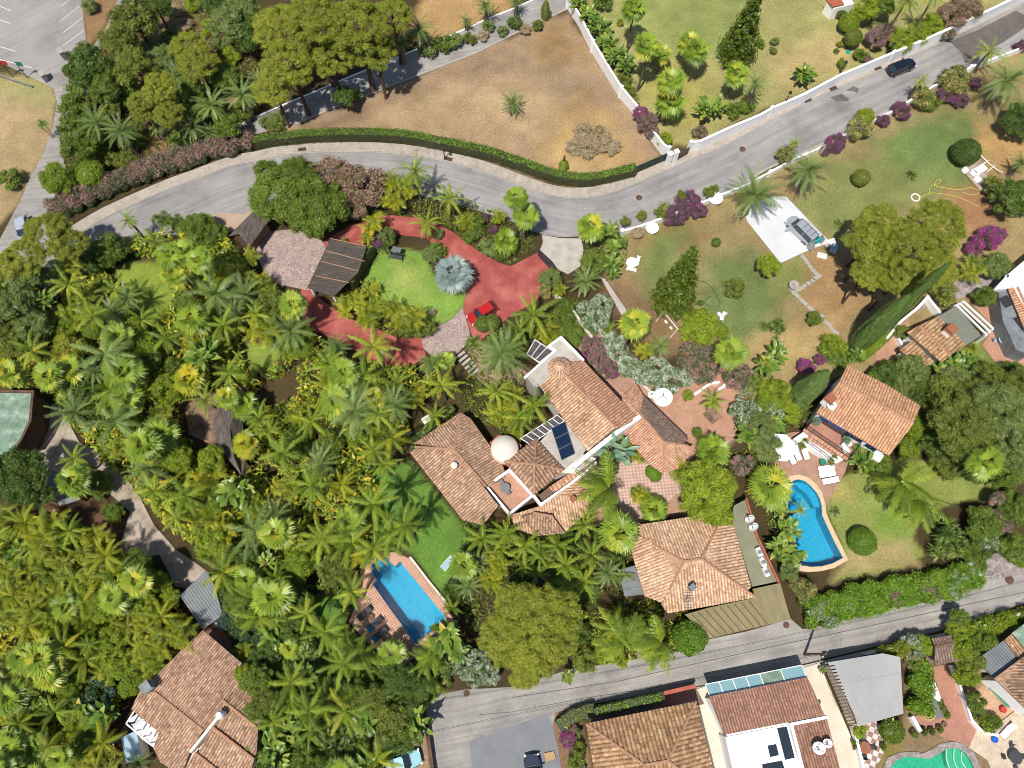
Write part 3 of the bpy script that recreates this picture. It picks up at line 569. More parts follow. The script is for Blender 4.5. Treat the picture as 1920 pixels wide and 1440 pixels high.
sheet('yard', S(1100,1325,1305,1290,1320,1320,1110,1360), noise_mat('brick_yard_dark', [sg(130,104,96), sg(160,134,124)], .6, .9, fine=8))
sheet('slope_paving', S(1845,1042,1900,1030,1990,1030,1990,1066,1830,1090), M['crazy2'])
sheet('goat_path', S(1125,520,1135,525,1178,588,1165,592), M['concrete'])
sheet('lounge_deck', S(1800,318,1835,296,1850,330,1880,352,1842,365), M['path'])
sheet('step_landing', S(1372,722,1400,708,1420,735,1392,748), M['olive'])
sheet('tree_pit', S(1316,777,1335,763,1354,783,1335,797), M['mulch'])
sheet('patch_repair', S(1020,1412,1038,1408,1042,1422,1024,1428), noise_mat('sand_fill', [sg(196,160,110), sg(210,176,128)], 1, .95))
# pools
def pool(name, poly, depth, tiles, water, label, level=-.14):
    e = empty(name, (0, 0, 0), label=label, cat='swimming pool')
    pl = [G(*p) for p in poly]; n = len(pl); mb = MB()
    for k in range(n):
        a, c = pl[k], pl[(k+1) % n]; mb.face([(*a, .1), (*c, .1), (*c, -depth), (*a, -depth)], tiles)
    tr = tessellate_polygon([[Vector((*p, 0)) for p in pl]])
    for t in tr:
        q = [Vector((*pl[i], -depth)) for i in t]
        if (q[1]-q[0]).cross(q[2]-q[0]).z < 0: q = q[::-1]
        mb.face(q, tiles)
    mb.build('basin', e)
    # water as a fine sheet
    me = bpy.data.meshes.new('water'); me.from_pydata([(*p, level) for p in pl], [], [t if (Vector(pl[t[1]])-Vector(pl[t[0]])).cross(Vector(pl[t[2]])-Vector(pl[t[0]])) > 0 else (t[0], t[2], t[1]) for t in tr])
    me.materials.append(water); put('water', me, e); return e
def water_mat(name, tint, sc):
    m, nt, bs, N, L = mat_new(name); nt.nodes.remove(bs)
    tr = N('ShaderNodeBsdfTransparent'); tr.inputs[0].default_value = (*tint, 1)
    gl = N('ShaderNodeBsdfGlossy'); gl.inputs['Roughness'].default_value = .12; gl.inputs[0].default_value = (1, 1, 1, 1)
    tc = N('ShaderNodeTexCoord'); n1 = N('ShaderNodeTexNoise'); n1.inputs['Scale'].default_value = sc; n1.inputs['Detail'].default_value = 5; n1.inputs['Distortion'].default_value = 1.2; L(tc.outputs['Object'], n1.inputs[0])
    b = N('ShaderNodeBump'); b.inputs['Strength'].default_value = 1; b.inputs['Distance'].default_value = .12; L(n1.outputs[0], b.inputs['Height']); L(b.outputs[0], gl.inputs['Normal'])
    mx = N('ShaderNodeMixShader'); mx.inputs[0].default_value = .03; L(tr.outputs[0], mx.inputs[1]); L(gl.outputs[0], mx.inputs[2]); L(mx.outputs[0], nt.nodes['Material Output'].inputs[0]); return m
def mosaic(name, cols, sc=5.5):
    m, nt, bs, N, L = mat_new(name); tc = N('ShaderNodeTexCoord'); v = N('ShaderNodeTexVoronoi'); v.feature = 'DISTANCE_TO_EDGE'; v.inputs['Scale'].default_value = sc*.4
    nz = N('ShaderNodeTexNoise'); nz.inputs['Scale'].default_value = 1.6; nz.inputs['Detail'].default_value = 4; L(tc.outputs['Object'], nz.inputs[0])
    ad = N('ShaderNodeVectorMath'); ad.operation = 'ADD'; L(tc.outputs['Object'], ad.inputs[0]); L(nz.outputs['Color'], ad.inputs[1]); L(ad.outputs[0], v.inputs['Vector'])
    wn = N('ShaderNodeTexNoise'); wn.inputs['Scale'].default_value = sc; wn.inputs['Detail'].default_value = 8; wn.inputs['Roughness'].default_value = .8; L(tc.outputs['Object'], wn.inputs[0])
    ms = N('ShaderNodeMath'); ms.operation = 'MULTIPLY_ADD'; ms.inputs[1].default_value = -.55; L(v.outputs['Distance'], ms.inputs[0]); L(wn.outputs[0], ms.inputs[2])
    r = ramp(nt, cols, [.2, .42, .6, .72]); L(ms.outputs[0], r.inputs[0]); L(r.outputs[0], bs.inputs['Base Color']); bs.inputs['Roughness'].default_value = .6; return m
WB = water_mat('clear_blue_water', (.60, .93, 1.0), 3.5); WG = water_mat('clear_green_water', (.68, .98, .9), 3)
blue_t = mosaic('blue_mosaic_sparkle', [(.0, .19, .34), (.0, .31, .47), (.0, .46, .60), (.45, .95, 1.0)], 9)  # tile blues; the palest stop paints water sparkle into the colour
pool('swimming_pool', POOL1, 1.9, blue_t, WB, 'blue rectangular swimming pool with a rounded alcove, beside the terracotta dotted deck')
pool('swimming_pool', POOL2, 1.9, blue_t, WB, 'blue kidney-shaped swimming pool with a sandstone rim below the white poolside house')
pool('swimming_pool', POOL3, 1.5, mosaic('green_mosaic', [(.0, .24, .15), (.01, .34, .22), (.03, .44, .30), (.12, .52, .38)]), WG, 'green curvy swimming pool with white round steps, cut by the bottom edge')

mb = MB(); mb.prism([G(*p) for p in S(1490,902,1508,903,1521,913,1531,925,1537,937,1540,950,1528,948,1522,935,1512,922,1500,913)], -1.8, -.5, blue_t)
tag(mb.build('pool_ledge'), 'curved underwater ledge at the top right of the kidney pool', 'pool ledge')
# ---------------------------------------------------------------- roofs and houses
def P3(pts, zd=None): return [Vector(G3(p[0], p[1], p[2] if len(p) > 2 else zd)) for p in pts]
def roof_face(acc, pts, mat, pitch=.31, amp=.1, thick=.16, corr=True, tl=.42):
    """acc: list collecting (V, F, UV, mat). pts 3D"""
    if not corr:
        m = len(pts); tr = tessellate_polygon([pts]); acc.append(([tuple(p) for p in pts], [t for t in tr], [(0, 0)]*3*len(tr), mat)); V2 = [tuple(p+Vector((0, 0, -.01))) for p in pts]+[tuple(p-Vector((0, 0, thick))) for p in pts]
        acc.append((V2, [(k, m+k, m+(k+1) % m, (k+1) % m) for k in range(m)]+[tuple(m+i for i in t) for t in tr], None, M['ridged'])); return
    n = Vector((0, 0, 0))
    for k in range(len(pts)):
        a, b = pts[k], pts[(k+1) % len(pts)]; n += Vector(((a.y-b.y)*(a.z+b.z), (a.z-b.z)*(a.x+b.x), (a.x-b.x)*(a.y+b.y)))
    n.normalize()
    if n.z < 0: n = -n; pts = pts[::-1]
    cpt = sum(pts, Vector())/len(pts)
    d = Vector((0, 0, -1)); d = d-n*d.dot(n)
    d = d.normalized() if d.length > 1e-3 else Vector((1, 0, 0)); u = n.cross(d).normalized()
    P2 = [((p-cpt).dot(u), (p-cpt).dot(d)) for p in pts]
    umin = min(p[0] for p in P2); umax = max(p[0] for p in P2); step = pitch/6
    us = np.arange(umin+1e-3, umax, step); us = np.append(us, umax-1e-3); V = []; F = []; UV = []
    for x in us:
        vs_ = []
        for k in range(len(P2)):
            (x1, y1), (x2, y2) = P2[k], P2[(k+1) % len(P2)]
            if (x1 <= x) != (x2 <= x): vs_.append(y1+(y2-y1)*(x-x1)/(x2-x1))
        if len(vs_) < 2: vs_ = [0, 0]
        lo, hi = min(vs_), max(vs_); h = amp*abs(math.cos(math.pi*x/pitch)) if corr else 0
        V += [cpt+u*x+d*lo+n*h, cpt+u*x+d*hi+n*h]; UV.append((x/pitch+.5+100, lo/tl+100)); UV.append((x/pitch+.5+100, hi/tl+100))
    for k in range(len(us)-1): F.append((2*k, 2*k+1, 2*k+3, 2*k+2))
    fuv = [UV[i] for f in F for i in f]
    acc.append(([tuple(v) for v in V], F, fuv, mat))
    # underside and fascia
    E = [p for p in pts]; m = len(E); V2 = [tuple(p+Vector((0, 0, .01))) for p in E]+[tuple(p-Vector((0, 0, thick))) for p in E]; F2 = []; 
    for k in range(m): F2.append((k, m+k, m+(k+1) % m, (k+1) % m))
    F2.append(tuple(m+k for k in range(m))[::-1]); acc.append((V2, F2, None, M['ridged']))
    tr = tessellate_polygon([pts]); acc.append(([tuple(p-Vector((0, 0, .03))) for p in pts], [t for t in tr], [UV[0]]*3*len(tr), mat))
def acc_build(name, acc, parent, smooth=False):
    V = []; F = []; UV = []; mi = []; mats = []
    for v, f, uv, m in acc:
        o = len(V); V += v
        if m not in mats: mats.append(m)
        for k, ff in enumerate(f): F.append(tuple(i+o for i in ff)); mi.append(mats.index(m))
        UV += uv if uv else [(0, 0)]*sum(len(ff) for ff in f)
    me = bpy.data.meshes.new(name); me.from_pydata(V, [], F); l = me.uv_layers.new(name='UVMap')
    l.data.foreach_set('uv', np.array(UV, dtype=np.float32).ravel())
    for m in mats: me.materials.append(m)
    me.polygons.foreach_set('material_index', mi); me.update()
    return put(name, me, parent)
def roof(parent, faces, mat, ridges=(), rmat='ridge', rr=.15, pitch=.31, amp=.1, corr=True, name='roof', tl=.42):
    acc = []
    for f in faces:
        m = mat
        if isinstance(f, tuple): f, m = f
        roof_face(acc, P3(f), M[m], pitch, amp, corr=corr, tl=tl)
    o = acc_build(name, acc, parent)
    if ridges:
        mb = MB()
        for r in ridges:
            q = P3(r); L_ = (q[1]-q[0]).length; nseg = max(2, int(L_/.4))
            pts = [q[0].lerp(q[1], k/nseg)+Vector((0, 0, .04)) for k in range(nseg+1)]
            mb.tube(pts, [rr*(1.12 if k % 2 else .9) for k in range(nseg+1)], M[rmat], 6)
        mb.build('ridge', o, smooth=False)
    return o
def walls(parent, poly, z0, z1, mat='white', name='wall', inset=.45, top=None):
    """poly px at height z1 -> vertical walls inset"""
    pl = [Vector(G(*p, z1)) for p in poly]; c = sum(pl, Vector((0, 0)))/len(pl)
    pl = [tuple(p+(c-p).normalized()*min(inset*1.3, (c-p).length*.5)) for p in pl]
    mb = MB(); mb.prism(pl, z0, z1-.05, M[mat], M[top] if top else None); return mb.build(name, parent)
def parapet(parent, line, z, h, mat='white', w=.28, name='parapet', closed=False, base=None):
    q = [Vector(G(*p, z+h)) for p in line]
    if closed: q.append(q[0])
    mb = MB()
    for k in range(len(q)-1):
        a, b = q[k], q[k+1]; d = (b-a); L_ = d.length; d.normalize(); c = (a+b)/2
        zb = z if base is None else base
        mb.box((c.x, c.y, (zb+z+h)/2), (L_+w*.98, w, z+h-zb-.003*k), M[mat], math.atan2(d.y, d.x))
    return mb.build(name, parent)
def slab(parent, poly, z, mat, name='terrace', th=.2, z0=None):
    mb = MB(); mb.prism([G(*p, z) for p in poly], z-th if z0 is None else z0, z, M[mat]); return mb.build(name, parent)
def chimney(parent, px, py, z0, z1, w=.7, mat='white', cap='clay', name='chimney'):
    x, y = G(px, py, z1); mb = MB(); mb.box((x, y, (z0+z1)/2), (w, w, z1-z0), M[mat], R(40)); o = mb.build(name, parent)
    mb = MB(); mb.box((x, y, z1+.06), (w*1.25, w*1.25, .12), M[cap], R(40)); mb.box((x, y, z1+.22), (w*.7, w*.7, .2), M['dark'], R(40)); mb.box((x, y, z1+.37), (w*1.1, w*1.1, .1), M[cap], R(40)); mb.build('chimney_cap', o); return o
def wallbox(parent, a, b, z0, z1, th, mat, name, off=0):
    A, B = Vector(a), Vector(b); d = (B-A); L_ = d.length; d.normalize(); n = Vector((-d.y, d.x)); c = (A+B)/2+n*off
    mb = MB(); mb.box((c.x, c.y, (z0+z1)/2), (L_, th, z1-z0), M[mat], math.atan2(d.y, d.x)); return mb.build(name, parent)
# ===== main villa
H = empty('villa', (*G(1010, 900), 0), label='large villa with rambling tiled roofs, roof terrace and solar panels', cat='house')
Hi = Matrix.Translation(-Vector(H.location))
def fin(e):      # children were built in world coordinates: keep them there under an offset empty
    for c in e.children: c.matrix_parent_inverse = Matrix.Translation(-Vector(e.location))
e_, r_ = 3.3, 5.0
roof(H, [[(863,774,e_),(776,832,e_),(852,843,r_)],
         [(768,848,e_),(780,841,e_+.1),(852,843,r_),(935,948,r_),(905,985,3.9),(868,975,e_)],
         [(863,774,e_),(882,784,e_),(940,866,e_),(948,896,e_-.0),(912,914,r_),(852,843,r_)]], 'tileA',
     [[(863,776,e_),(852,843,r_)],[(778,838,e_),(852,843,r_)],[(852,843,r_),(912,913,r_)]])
walls(H, S(866,784,785,838,780,846,866,965,905,975,945,948,942,892,930,862,880,792), 0, 3.15, 'offwhite')
mb = MB(); cx, cy = G(851, 872, 5.4)
mb.lathe([(.32, 4.0), (.32, 5.2), (.42, 5.25), (.42, 5.38), (.2, 5.5)], M['offwhite'], 8, (cx, cy, 0)); mb.build('chimney', H)
pz, pa = 4.3, 6.1
roof(H, [[(1005,823,pz),(946,866,pz),(1002,870,pa)],[(946,866,pz),(1001,928,pz),(1002,870,pa)],[(1001,928,pz),(1057,881,pz),(1002,870,pa)],[(1057,881,pz),(1005,823,pz),(1002,870,pa)]],
     'tileA', [[(p[0],p[1],pz),(1002,870,pa)] for p in ((1005,823),(946,866),(1001,928),(1057,881))], pitch=.42, amp=.12)
walls(H, S(1005,830,952,867,1001,922,1050,880), 0, 4.15, 'offwhite')
slab(H, S(957,884,997,928,955,960,915,914), 3.5, 'terra', 'roof_terrace', z0=0)
parapet(H, S(955,881,999,928,955,963,912,912), 3.5, .8, name='terrace_parapet', closed=True)
parapet(H, S(1001,929,1014,946,1072,905,1117,868), 3.5, .9, name='parapet')
roof(H, [[(1006,932,3.4),(1028,914,3.4),(1037,925,3.3),(1015,941,3.3)]], 'tileD', corr=False, name='grey_walkway')
roof(H, [[(1028,914,3.45),(1098,867,3.6),(1107,878,3.3),(1038,924,3.3)]], 'tileC', pitch=.5, amp=.05, name='lean_to_roof')
slab(H, S(1010,830,1034,806,1060,786,1100,842,1092,852,1058,880), 3.9, 'concrete', 'flat_roof', z0=0)
slab(H, S(1042,885,1092,850,1118,860,1080,888), 3.7, 'offwhite', 'flat_roof', z0=0)
mb = MB()
for k in range(3):
    a = np.array([1034, 803])+np.array([19.5, 60.5])*(k/3+.005); b = np.array([1034, 803])+np.array([19.5, 60.5])*((k+1)/3-.012); s_ = np.array([24.5, -12.5])
    q = P3([(*a, 4.55), (*b, 4.55), (*(b+s_), 4.2), (*(a+s_), 4.2)]); mb.face(q, M['solar']); mb.face([p-Vector((0, 0, .1)) for p in q][::-1], M['black'])
    for i in range(4): mb.tube([q[i], q[(i+1) % 4]], .035, M['chrome'], 5)
mb.build('solar_panel', H)
g_, gr = 4.7, 6.3
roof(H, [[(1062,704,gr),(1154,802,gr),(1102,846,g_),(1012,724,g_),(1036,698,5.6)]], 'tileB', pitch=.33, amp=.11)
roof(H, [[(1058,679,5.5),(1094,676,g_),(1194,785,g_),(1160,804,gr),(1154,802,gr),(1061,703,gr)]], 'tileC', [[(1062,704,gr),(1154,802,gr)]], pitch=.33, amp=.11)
walls(H, S(1016,728,1100,838,1155,805,1190,786,1096,682,1060,690), 0, 4.55, 'offwhite', inset=.25)
parapet(H, S(1198,782,1160,808,1106,850,1080,872), 4.2, .9, name='gable_parapet', base=0, w=.5)
slab(H, S(1052,634,1091,675,1060,680,1036,698,1014,722,1004,728,987,707,1040,659,1031,650), 4.4, 'concrete', 'roof_terrace', z0=0)
parapet(H, S(1093,674,1052,632,1029,649,1041,657,985,707), 4.4, .45, name='terrace_parapet')
mb = MB(); cx, cy = G(1049, 687, 6.6); acc = []
for k in range(14):
    a0, a1 = 2*math.pi*k/14, 2*math.pi*(k+1)/14; c0 = Vector((cx, cy, 7.0))
    roof_face(acc, [c0, Vector((cx+1.35*math.cos(a0), cy+1.35*math.sin(a0), 6.1)), Vector((cx+1.35*math.cos(a1), cy+1.35*math.sin(a1), 6.1))], M['tileB'], .3, .07, .08)
cu = acc_build('cupola', acc, H); mb.lathe([(.95, 4.4), (.95, 6.15)], M['white'], 14, (cx, cy, 0)); mb.build('cupola_drum', cu)
def panelled(parent, poly, z, n, mat, bar='white', name='pergola_roof', z2=None):
    q = P3([(p[0], p[1], z) for p in poly]) if z2 is None else P3([(*poly[0], z), (*poly[1], z), (*poly[2], z2), (*poly[3], z2)])
    mb = MB(); mb.face(q, M[mat]); mb.face([p-Vector((0, 0, .04)) for p in q][::-1], M[mat])
    for k in range(n+1):
        t = k/n; mb.tube([q[0].lerp(q[1], t)+Vector((0, 0, .03)), q[3].lerp(q[2], t)+Vector((0, 0, .03))], .05, M[bar], 5)
    mb.tube([q[0], q[1]], .05, M[bar], 5); mb.tube([q[3], q[2]], .05, M[bar], 5)
    return mb.build(name, parent)
panelled(H, S(988,664,1003,637,1037,659,1012,680), 3.6, 1, 'glassgrey'); panelled(H, S(988,664,1011,680,1037,659,1003,637), 3.63, 3, 'glassgrey', name='pergola_roof')
panelled(H, S(976,822,1045,778,1058,789,995,834), 4.0, 7, 'glassgrey', name='glass_roof')
d_, dr = 3.0, 4.1
roof(H, [[(1166,742,4.05),(1198,774,dr),(1245,829,dr),(1243,888,3.1),(1222,874,2.95),(1205,857,2.9),(1172,815,2.9)],[(1166,742,4.0),(1194,721,3.1),(1198,774,dr)],
         [(1194,721,d_),(1206,743,3.2),(1200,774,dr),(1198,774,dr)],
         ([(1205,742,3.1),(1291,822,d_),(1281,833,3.2),(1245,829,dr),(1199,774,dr)], 'tileD'),
         [(1245,829,dr),(1281,834,3.2),(1300,838,d_),(1278,876,d_),(1243,888,d_)]], 'tileC',
     [[(1194,722,d_),(1198,774,dr)],[(1198,774,dr),(1245,829,dr)],[(1245,829,dr),(1243,887,d_)],[(1245,829,dr),(1290,836,d_)]], pitch=.26)
walls(H, S(1172,745,1194,728,1285,822,1292,838,1275,870,1245,882,1205,852,1176,812), 0, 2.85, 'offwhite')
roof(H, [[(957,966,3.9),(1014,948,4.0),(1047,926,4.3),(1122,940,3.6),(1085,975,3.0),(1058,1000,2.9),(1005,1005,2.9),(965,990,3.0)],
         [(1047,926,4.3),(1118,872,3.5),(1126,882,3.2),(1122,940,3.6)]], 'tileB', [[(1047,926,4.3),(1122,940,3.6)]])
roof(H, [[(978,968,4.05),(1000,962,4.4),(1036,968,4.35),(1060,998,3.2),(1004,1003,3.3)]], 'tileA', [[(1000,962,4.4),(1036,968,4.35)]])
walls(H, S(965,965,1047,930,1115,940,1080,972,1050,995,975,988), 0, 2.9, 'offwhite')
chimney(H, 1074, 936, 3, 4.7, .5)
mb = MB(); cx, cy = G(946, 838, 4.9)
mb.lathe([(1.6, 0), (1.6, 4.2), (1.5, 4.35), (1.0, 4.8), (.5, 5.05), (.05, 5.15)], M['offwhite'], 28, (cx, cy, 0)); mb.build('round_dome', H, smooth=True)
slab(H, S(918,830,935,815,965,820,978,835,960,868,944,872), 3.2, 'redsheet', 'dome_base', z0=0)
fin(H)
def dish(px, py, z, r, label, col='white', tilt=35, az=200, cat='satellite dish', group=None, mast=True):
    x, y = G(px, py, z); e = empty('satellite_dish', (x, y, 0), label=label, cat=cat, group=group)
    mb = MB(); n = 24; R_ = Matrix.Rotation(R(az), 4, 'Z') @ Matrix.Rotation(R(tilt), 4, 'Y'); off = Vector((0, 0, z))
    rings = [(0.0, -.16), (.35, -.13), (.7, -.07), (1.0, 0), (1.02, .02)]
    for k in range(len(rings)-1):
        for q in range(n):
            a, b = 2*math.pi*q/n, 2*math.pi*(q+1)/n; (r1, z1), (r2, z2) = rings[k], rings[k+1]
            mb.face([R_ @ Vector((r*rr_*math.cos(t), r*rr_*math.sin(t), zz_*r))+off for rr_, zz_, t in ((r1, z1, a), (r2, z2, a), (r2, z2, b), (r1, z1, b))], M[col])
    mb.build('reflector', e); mb = MB()
    tip = R_ @ Vector((0, 0, r*.85))+off
    for t in (0, 2.1, 4.2): mb.tube([R_ @ Vector((r*.8*math.cos(t), r*.8*math.sin(t), 0))+off, tip], .025, M['greymetal'], 5)
    mb.box(tuple(tip), (.16, .16, .2), M['greymetal']); mb.build('feed_arm', e); mb = MB()
    mb.tube([(0, 0, 0 if mast else z-.9), (0, 0, z-.1)], .07, M['greymetal'], 8); mb.build('mast', e); return e
dish(1243, 745, 3.2, 1.12, 'largest white satellite dish, standing between the patio and the white oleander', tilt=8)
dish(1222, 740, 3.0, .45, 'small round white dish beside the very large dish on the villa', tilt=8)
# ===== guest house with hip roof
H = empty('guest_house', (*G(1295, 1060), 0), label='square house with a clean hipped tile roof and olive flat annexes by the back street', cat='house')
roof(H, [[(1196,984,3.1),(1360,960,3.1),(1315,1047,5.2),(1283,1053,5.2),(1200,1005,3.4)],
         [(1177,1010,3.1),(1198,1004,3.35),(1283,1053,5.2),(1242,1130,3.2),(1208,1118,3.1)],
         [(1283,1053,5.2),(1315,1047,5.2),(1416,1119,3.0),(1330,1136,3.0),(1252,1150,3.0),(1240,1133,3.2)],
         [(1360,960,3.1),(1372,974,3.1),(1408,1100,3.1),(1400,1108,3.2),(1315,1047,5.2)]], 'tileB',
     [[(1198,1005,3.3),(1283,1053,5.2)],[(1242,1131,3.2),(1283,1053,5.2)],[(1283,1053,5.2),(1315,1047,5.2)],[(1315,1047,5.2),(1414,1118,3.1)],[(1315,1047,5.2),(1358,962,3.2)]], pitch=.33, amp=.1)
walls(H, S(1190,1000,1350,968,1368,978,1402,1096,1260,1142,1215,1112), 0, 2.95, 'offwhite')
slab(H, S(1376,948,1399,936,1418,1005,1458,1090,1411,1100,1372,975), 2.7, 'olive', 'flat_roof', z0=0)
parapet(H, S(1400,936,1420,1005,1460,1090), 2.7, .3, 'redsheet', .2)
roof(H, [[(1411,1104,2.75),(1462,1093,2.7),(1483,1161,2.2),(1329,1197,2.2),(1284,1152,2.75),(1330,1139,2.75),(1415,1121,2.75)]], 'olive2', pitch=1.0, amp=.07, name='canopy_roof')
mb = MB()
for k in range(12):
    a_ = (1296+k*13.5, 1151-k*3.0); b2_ = (1338+k*12.6, 1194-k*2.9)
    if k < 9: mb.tube([(*G(*a_, 2.8), 2.86), (*G(*b2_, 2.3), 2.36)], .035, M['brownwall'], 4)
mb.build('seam', H)
walls(H, S(1340,1190,1475,1160,1455,1100,1300,1155), 0, 2.1, 'offwhite', inset=.1)
panelled(H, S(1172,1118,1159,1069,1190,1061,1206,1114), 2.6, 4, 'slate', 'greymetal', 'sheet_roof')
chimney(H, 1298, 1101, 3.6, 4.9, .55, 'greymetal', 'greymetal')
fin(H)
dish(1406, 973, 3.5, .55, 'upper of two white dishes on the olive flat roof', tilt=45, az=140, mast=False)
dish(1413, 988, 3.5, .55, 'lower of two white dishes on the olive flat roof', tilt=45, az=140, mast=False)
mb = MB(); x, y = G(1290, 1128, 5.5); mb.tube([(x, y, 3.4), (x, y, 5.8)], .04, M['chrome']); 
for k in range(5): mb.tube([(x-.5, y-.6+.3*k, 5.7), (x+.5, y-.6+.3*k, 5.7)], .025, M['chrome'], 5)
mb.tube([(x, y-.8, 5.7), (x, y+.8, 5.7)], .03, M['chrome'], 5); tag(mb.build('roof_aerial'), 'thin metal television aerial on the hipped roof above the olive canopy', 'aerial')
acn = ['uppermost', 'middle', 'lowest']
for k, (px, py) in enumerate(((1424,1035),(1431,1054),(1437,1072))):
    x, y = G(px, py, 3.3); e = empty('air_conditioner', (x, y, 2.7), R(-70), 'white air conditioning box on the olive roof, %s of the three' % acn[k], 'air conditioner', 'air conditioners on the olive flat roof')
    mb = MB(); mb.box((0, 0, .35), (1.05, .45, .65), M['white']); mb.build('casing', e, bevel=.03)
    mb = MB(); mb.lathe([(.24, .68), (.24, .70), (.1, .71)], M['greymetal'], 14); mb.build('fan_grille', e)
# ===== poolside house
H = empty('poolside_house', (*G(1620, 800), 0), label='white house with orange gabled tile roof, blue trim and balustraded terrace above the kidney pool', cat='house')
roof(H, [[(1574,715,6.4),(1713,793,6.4),(1667,855,4.9),(1530,774,4.9)],[(1574,715,6.4),(1588,685,5.4),(1662,721,5.4),(1725,762,5.4),(1713,793,6.4)]], 'tileF', [[(1574,715,6.4),(1713,793,6.4)]], pitch=.33, amp=.1)
q = [G(1538,772,4.9), G(1662,848,4.9), G(1716,770,5.2), G(1592,694,5.2)]
mb = MB(); mb.prism(q, 0, 4.8, M['white']); wl = mb.build('wall', H)
wallbox(H, G(1540,779,4.6), G(1585,806,4.6), 4.25, 4.6, .1, 'blue', 'blue_frieze', -.05)
A, B = Vector(G(1534,782,2.6)), Vector(G(1632,838,2.6))
slab(H, S(1528,784,1632,842,1592,858,1513,803), 2.6, 'brickp', 'terrace', z0=0)
A, B = Vector(q[0]), Vector(q[1]); dr_ = (B-A).normalized(); nn = Vector((dr_.y, -dr_.x))
for t, ww, hh, nm in ((.12, 1.1, 1.2, 'window'), (.30, 3.4, 2.1, 'glass_door'), (.6, 1.4, 1.2, 'window'), (.82, 1.2, 1.2, 'window')):
    c = A.lerp(B, t)+nn*.02; mb = MB(); mb.box((c.x, c.y, 2.6+hh/2+(.0 if hh > 2 else .8)), (ww, .08, hh), M['glass'], math.atan2(dr_.y, dr_.x)); w_ = mb.build(nm, H)
    mb = MB()
    for s_ in (-1, 0, 1): cc = c+dr_*s_*ww/2+nn*.05; mb.box((cc.x, cc.y, 2.6+hh/2+(.0 if hh > 2 else .8)), (.07, .06, hh+.1), M['blue'], math.atan2(dr_.y, dr_.x))
    mb.box((c.x+nn.x*.05, c.y+nn.y*.05, 2.6+hh+(.03 if hh > 2 else .83)), (ww+.07, .07, .07), M['blue'], math.atan2(dr_.y, dr_.x)); mb.build('frame', w_)
def rail(parent, a, b, z, h, mat, n, name='railing'):
    A, B = Vector((*G(*a, z), z)), Vector((*G(*b, z), z)); mb = MB(); mb.tube([A+Vector((0, 0, h)), B+Vector((0, 0, h))], .035, M[mat], 5); mb.tube([A+Vector((0, 0, .1)), B+Vector((0, 0, .1))], .025, M[mat], 5)
    for k in range(n+1): p = A.lerp(B, k/n); mb.tube([p, p+Vector((0, 0, h))], .02 if k % 5 else .035, M[mat], 5)
    return mb.build(name, parent)
slab(H, S(1506,810,1488,822,1568,869,1590,858), 1.3, 'white', 'lower_terrace', z0=0)
roof(H, [[(1516,817,1.36),(1572,852,1.36),(1568,858,1.33),(1512,822,1.33)]], 'tileC', pitch=.5, amp=.05, name='tile_band')
rail(H, (1510,802), (1592,858), 2.6, .9, 'black', 30); rail(H, (1507,826), (1555,862), 1.3, .8, 'black', 16); rail(H, (1592,858), (1612,830), 2.6, .9, 'black', 8)
roof(H, [[(1508,803,2.5),(1590,858,2.5),(1588,864,2.3),(1505,808,2.3)]], 'tileC', pitch=.42, amp=.07, name='tile_band')
chimney(H, 1556, 748, 5.4, 6.9, .9, 'white', 'clay')
slab(H, S(1640,848,1658,854,1650,866,1636,858), 3.4, 'white', 'porch', z0=0)
fin(H)
dish(1560, 760, 6.8, .5, 'round white dish on the orange roof beside its chimney', tilt=15, mast=False)
# ===== bungalow upper right
H = empty('bungalow', (*G(1760, 640), 0), label='low house with worn striped tile roof and a grey-green flat roof, right of the cypresses', cat='house')
roof(H, [[(1700,623,3.3),(1723,611,3.7),(1782,667,3.7),(1765,680,3.3)],[(1723,611,3.7),(1759,593,3.0),(1811,647,3.0),(1782,667,3.7)]], 'tileE', [[(1723,611,3.7),(1782,667,3.7)]], pitch=.42, amp=.09)
roof(H, [[(1687,656,2.5),(1712,638,3.1),(1750,678,3.1),(1728,693,2.5)]], 'tileE', pitch=.42, amp=.09)
slab(H, S(1759,593,1793,574,1840,629,1811,647), 3.0, 'greygreen', 'flat_roof', z0=0)
walls(H, S(1704,624,1724,614,1758,597,1806,645,1782,662,1765,676), 0, 2.95, inset=.2)
walls(H, S(1692,655,1712,642,1745,677,1728,688), 0, 2.4, inset=.1)
chimney(H, 1783, 618, 3.0, 4.4, 1.0, 'white', 'clay')
mb = MB()
for a, b in (((1793,572),(1850,628)),((1799,569),(1856,622)),((1806,565),(1862,616))):
    A, B = Vector((*G(*a, 2.6), 2.6)), Vector((*G(*b, 2.6), 2.6)); d = B-A; mb.box(tuple((A+B)/2), (d.length, .2, .2), M['white'], math.atan2(d.y, d.x))
    mb.box((A.x, A.y, 1.25), (.25, .25, 2.5), M['white']); mb.box((B.x, B.y, 1.25), (.25, .25, 2.5), M['white'])
mb.build('pergola', H); fin(H)
H = empty('courtyard_wall', (*G(1720, 580), 0), label='white curved courtyard wall with rubble behind it, beside the cypresses', cat='wall')
parapet(H, S(1765,588,1740,556,1722,576,1690,602,1665,632), 0, 1.3, w=.3, name='wall_panel', base=0)
parapet(H, S(1700,616,1682,628,1694,650), 0, 1.0, w=.25, name='wall_panel', base=0); fin(H)
H = empty('white_house', (*G(1900, 560), 0), label='flat-roofed white house with a strip of red tiles, cut by the right edge', cat='house')
q0 = S(1867,541,1890,517,1960,458,1990,600,1962,655,1908,537,1888,541)
slab(H, q0, 3.0, 'white', 'flat_roof', z0=0)
parapet(H, S(1868,541,1890,517,1960,458), 3.0, .4); parapet(H, S(1890,517,1905,540,1935,595), 3.0, .4, w=.4)
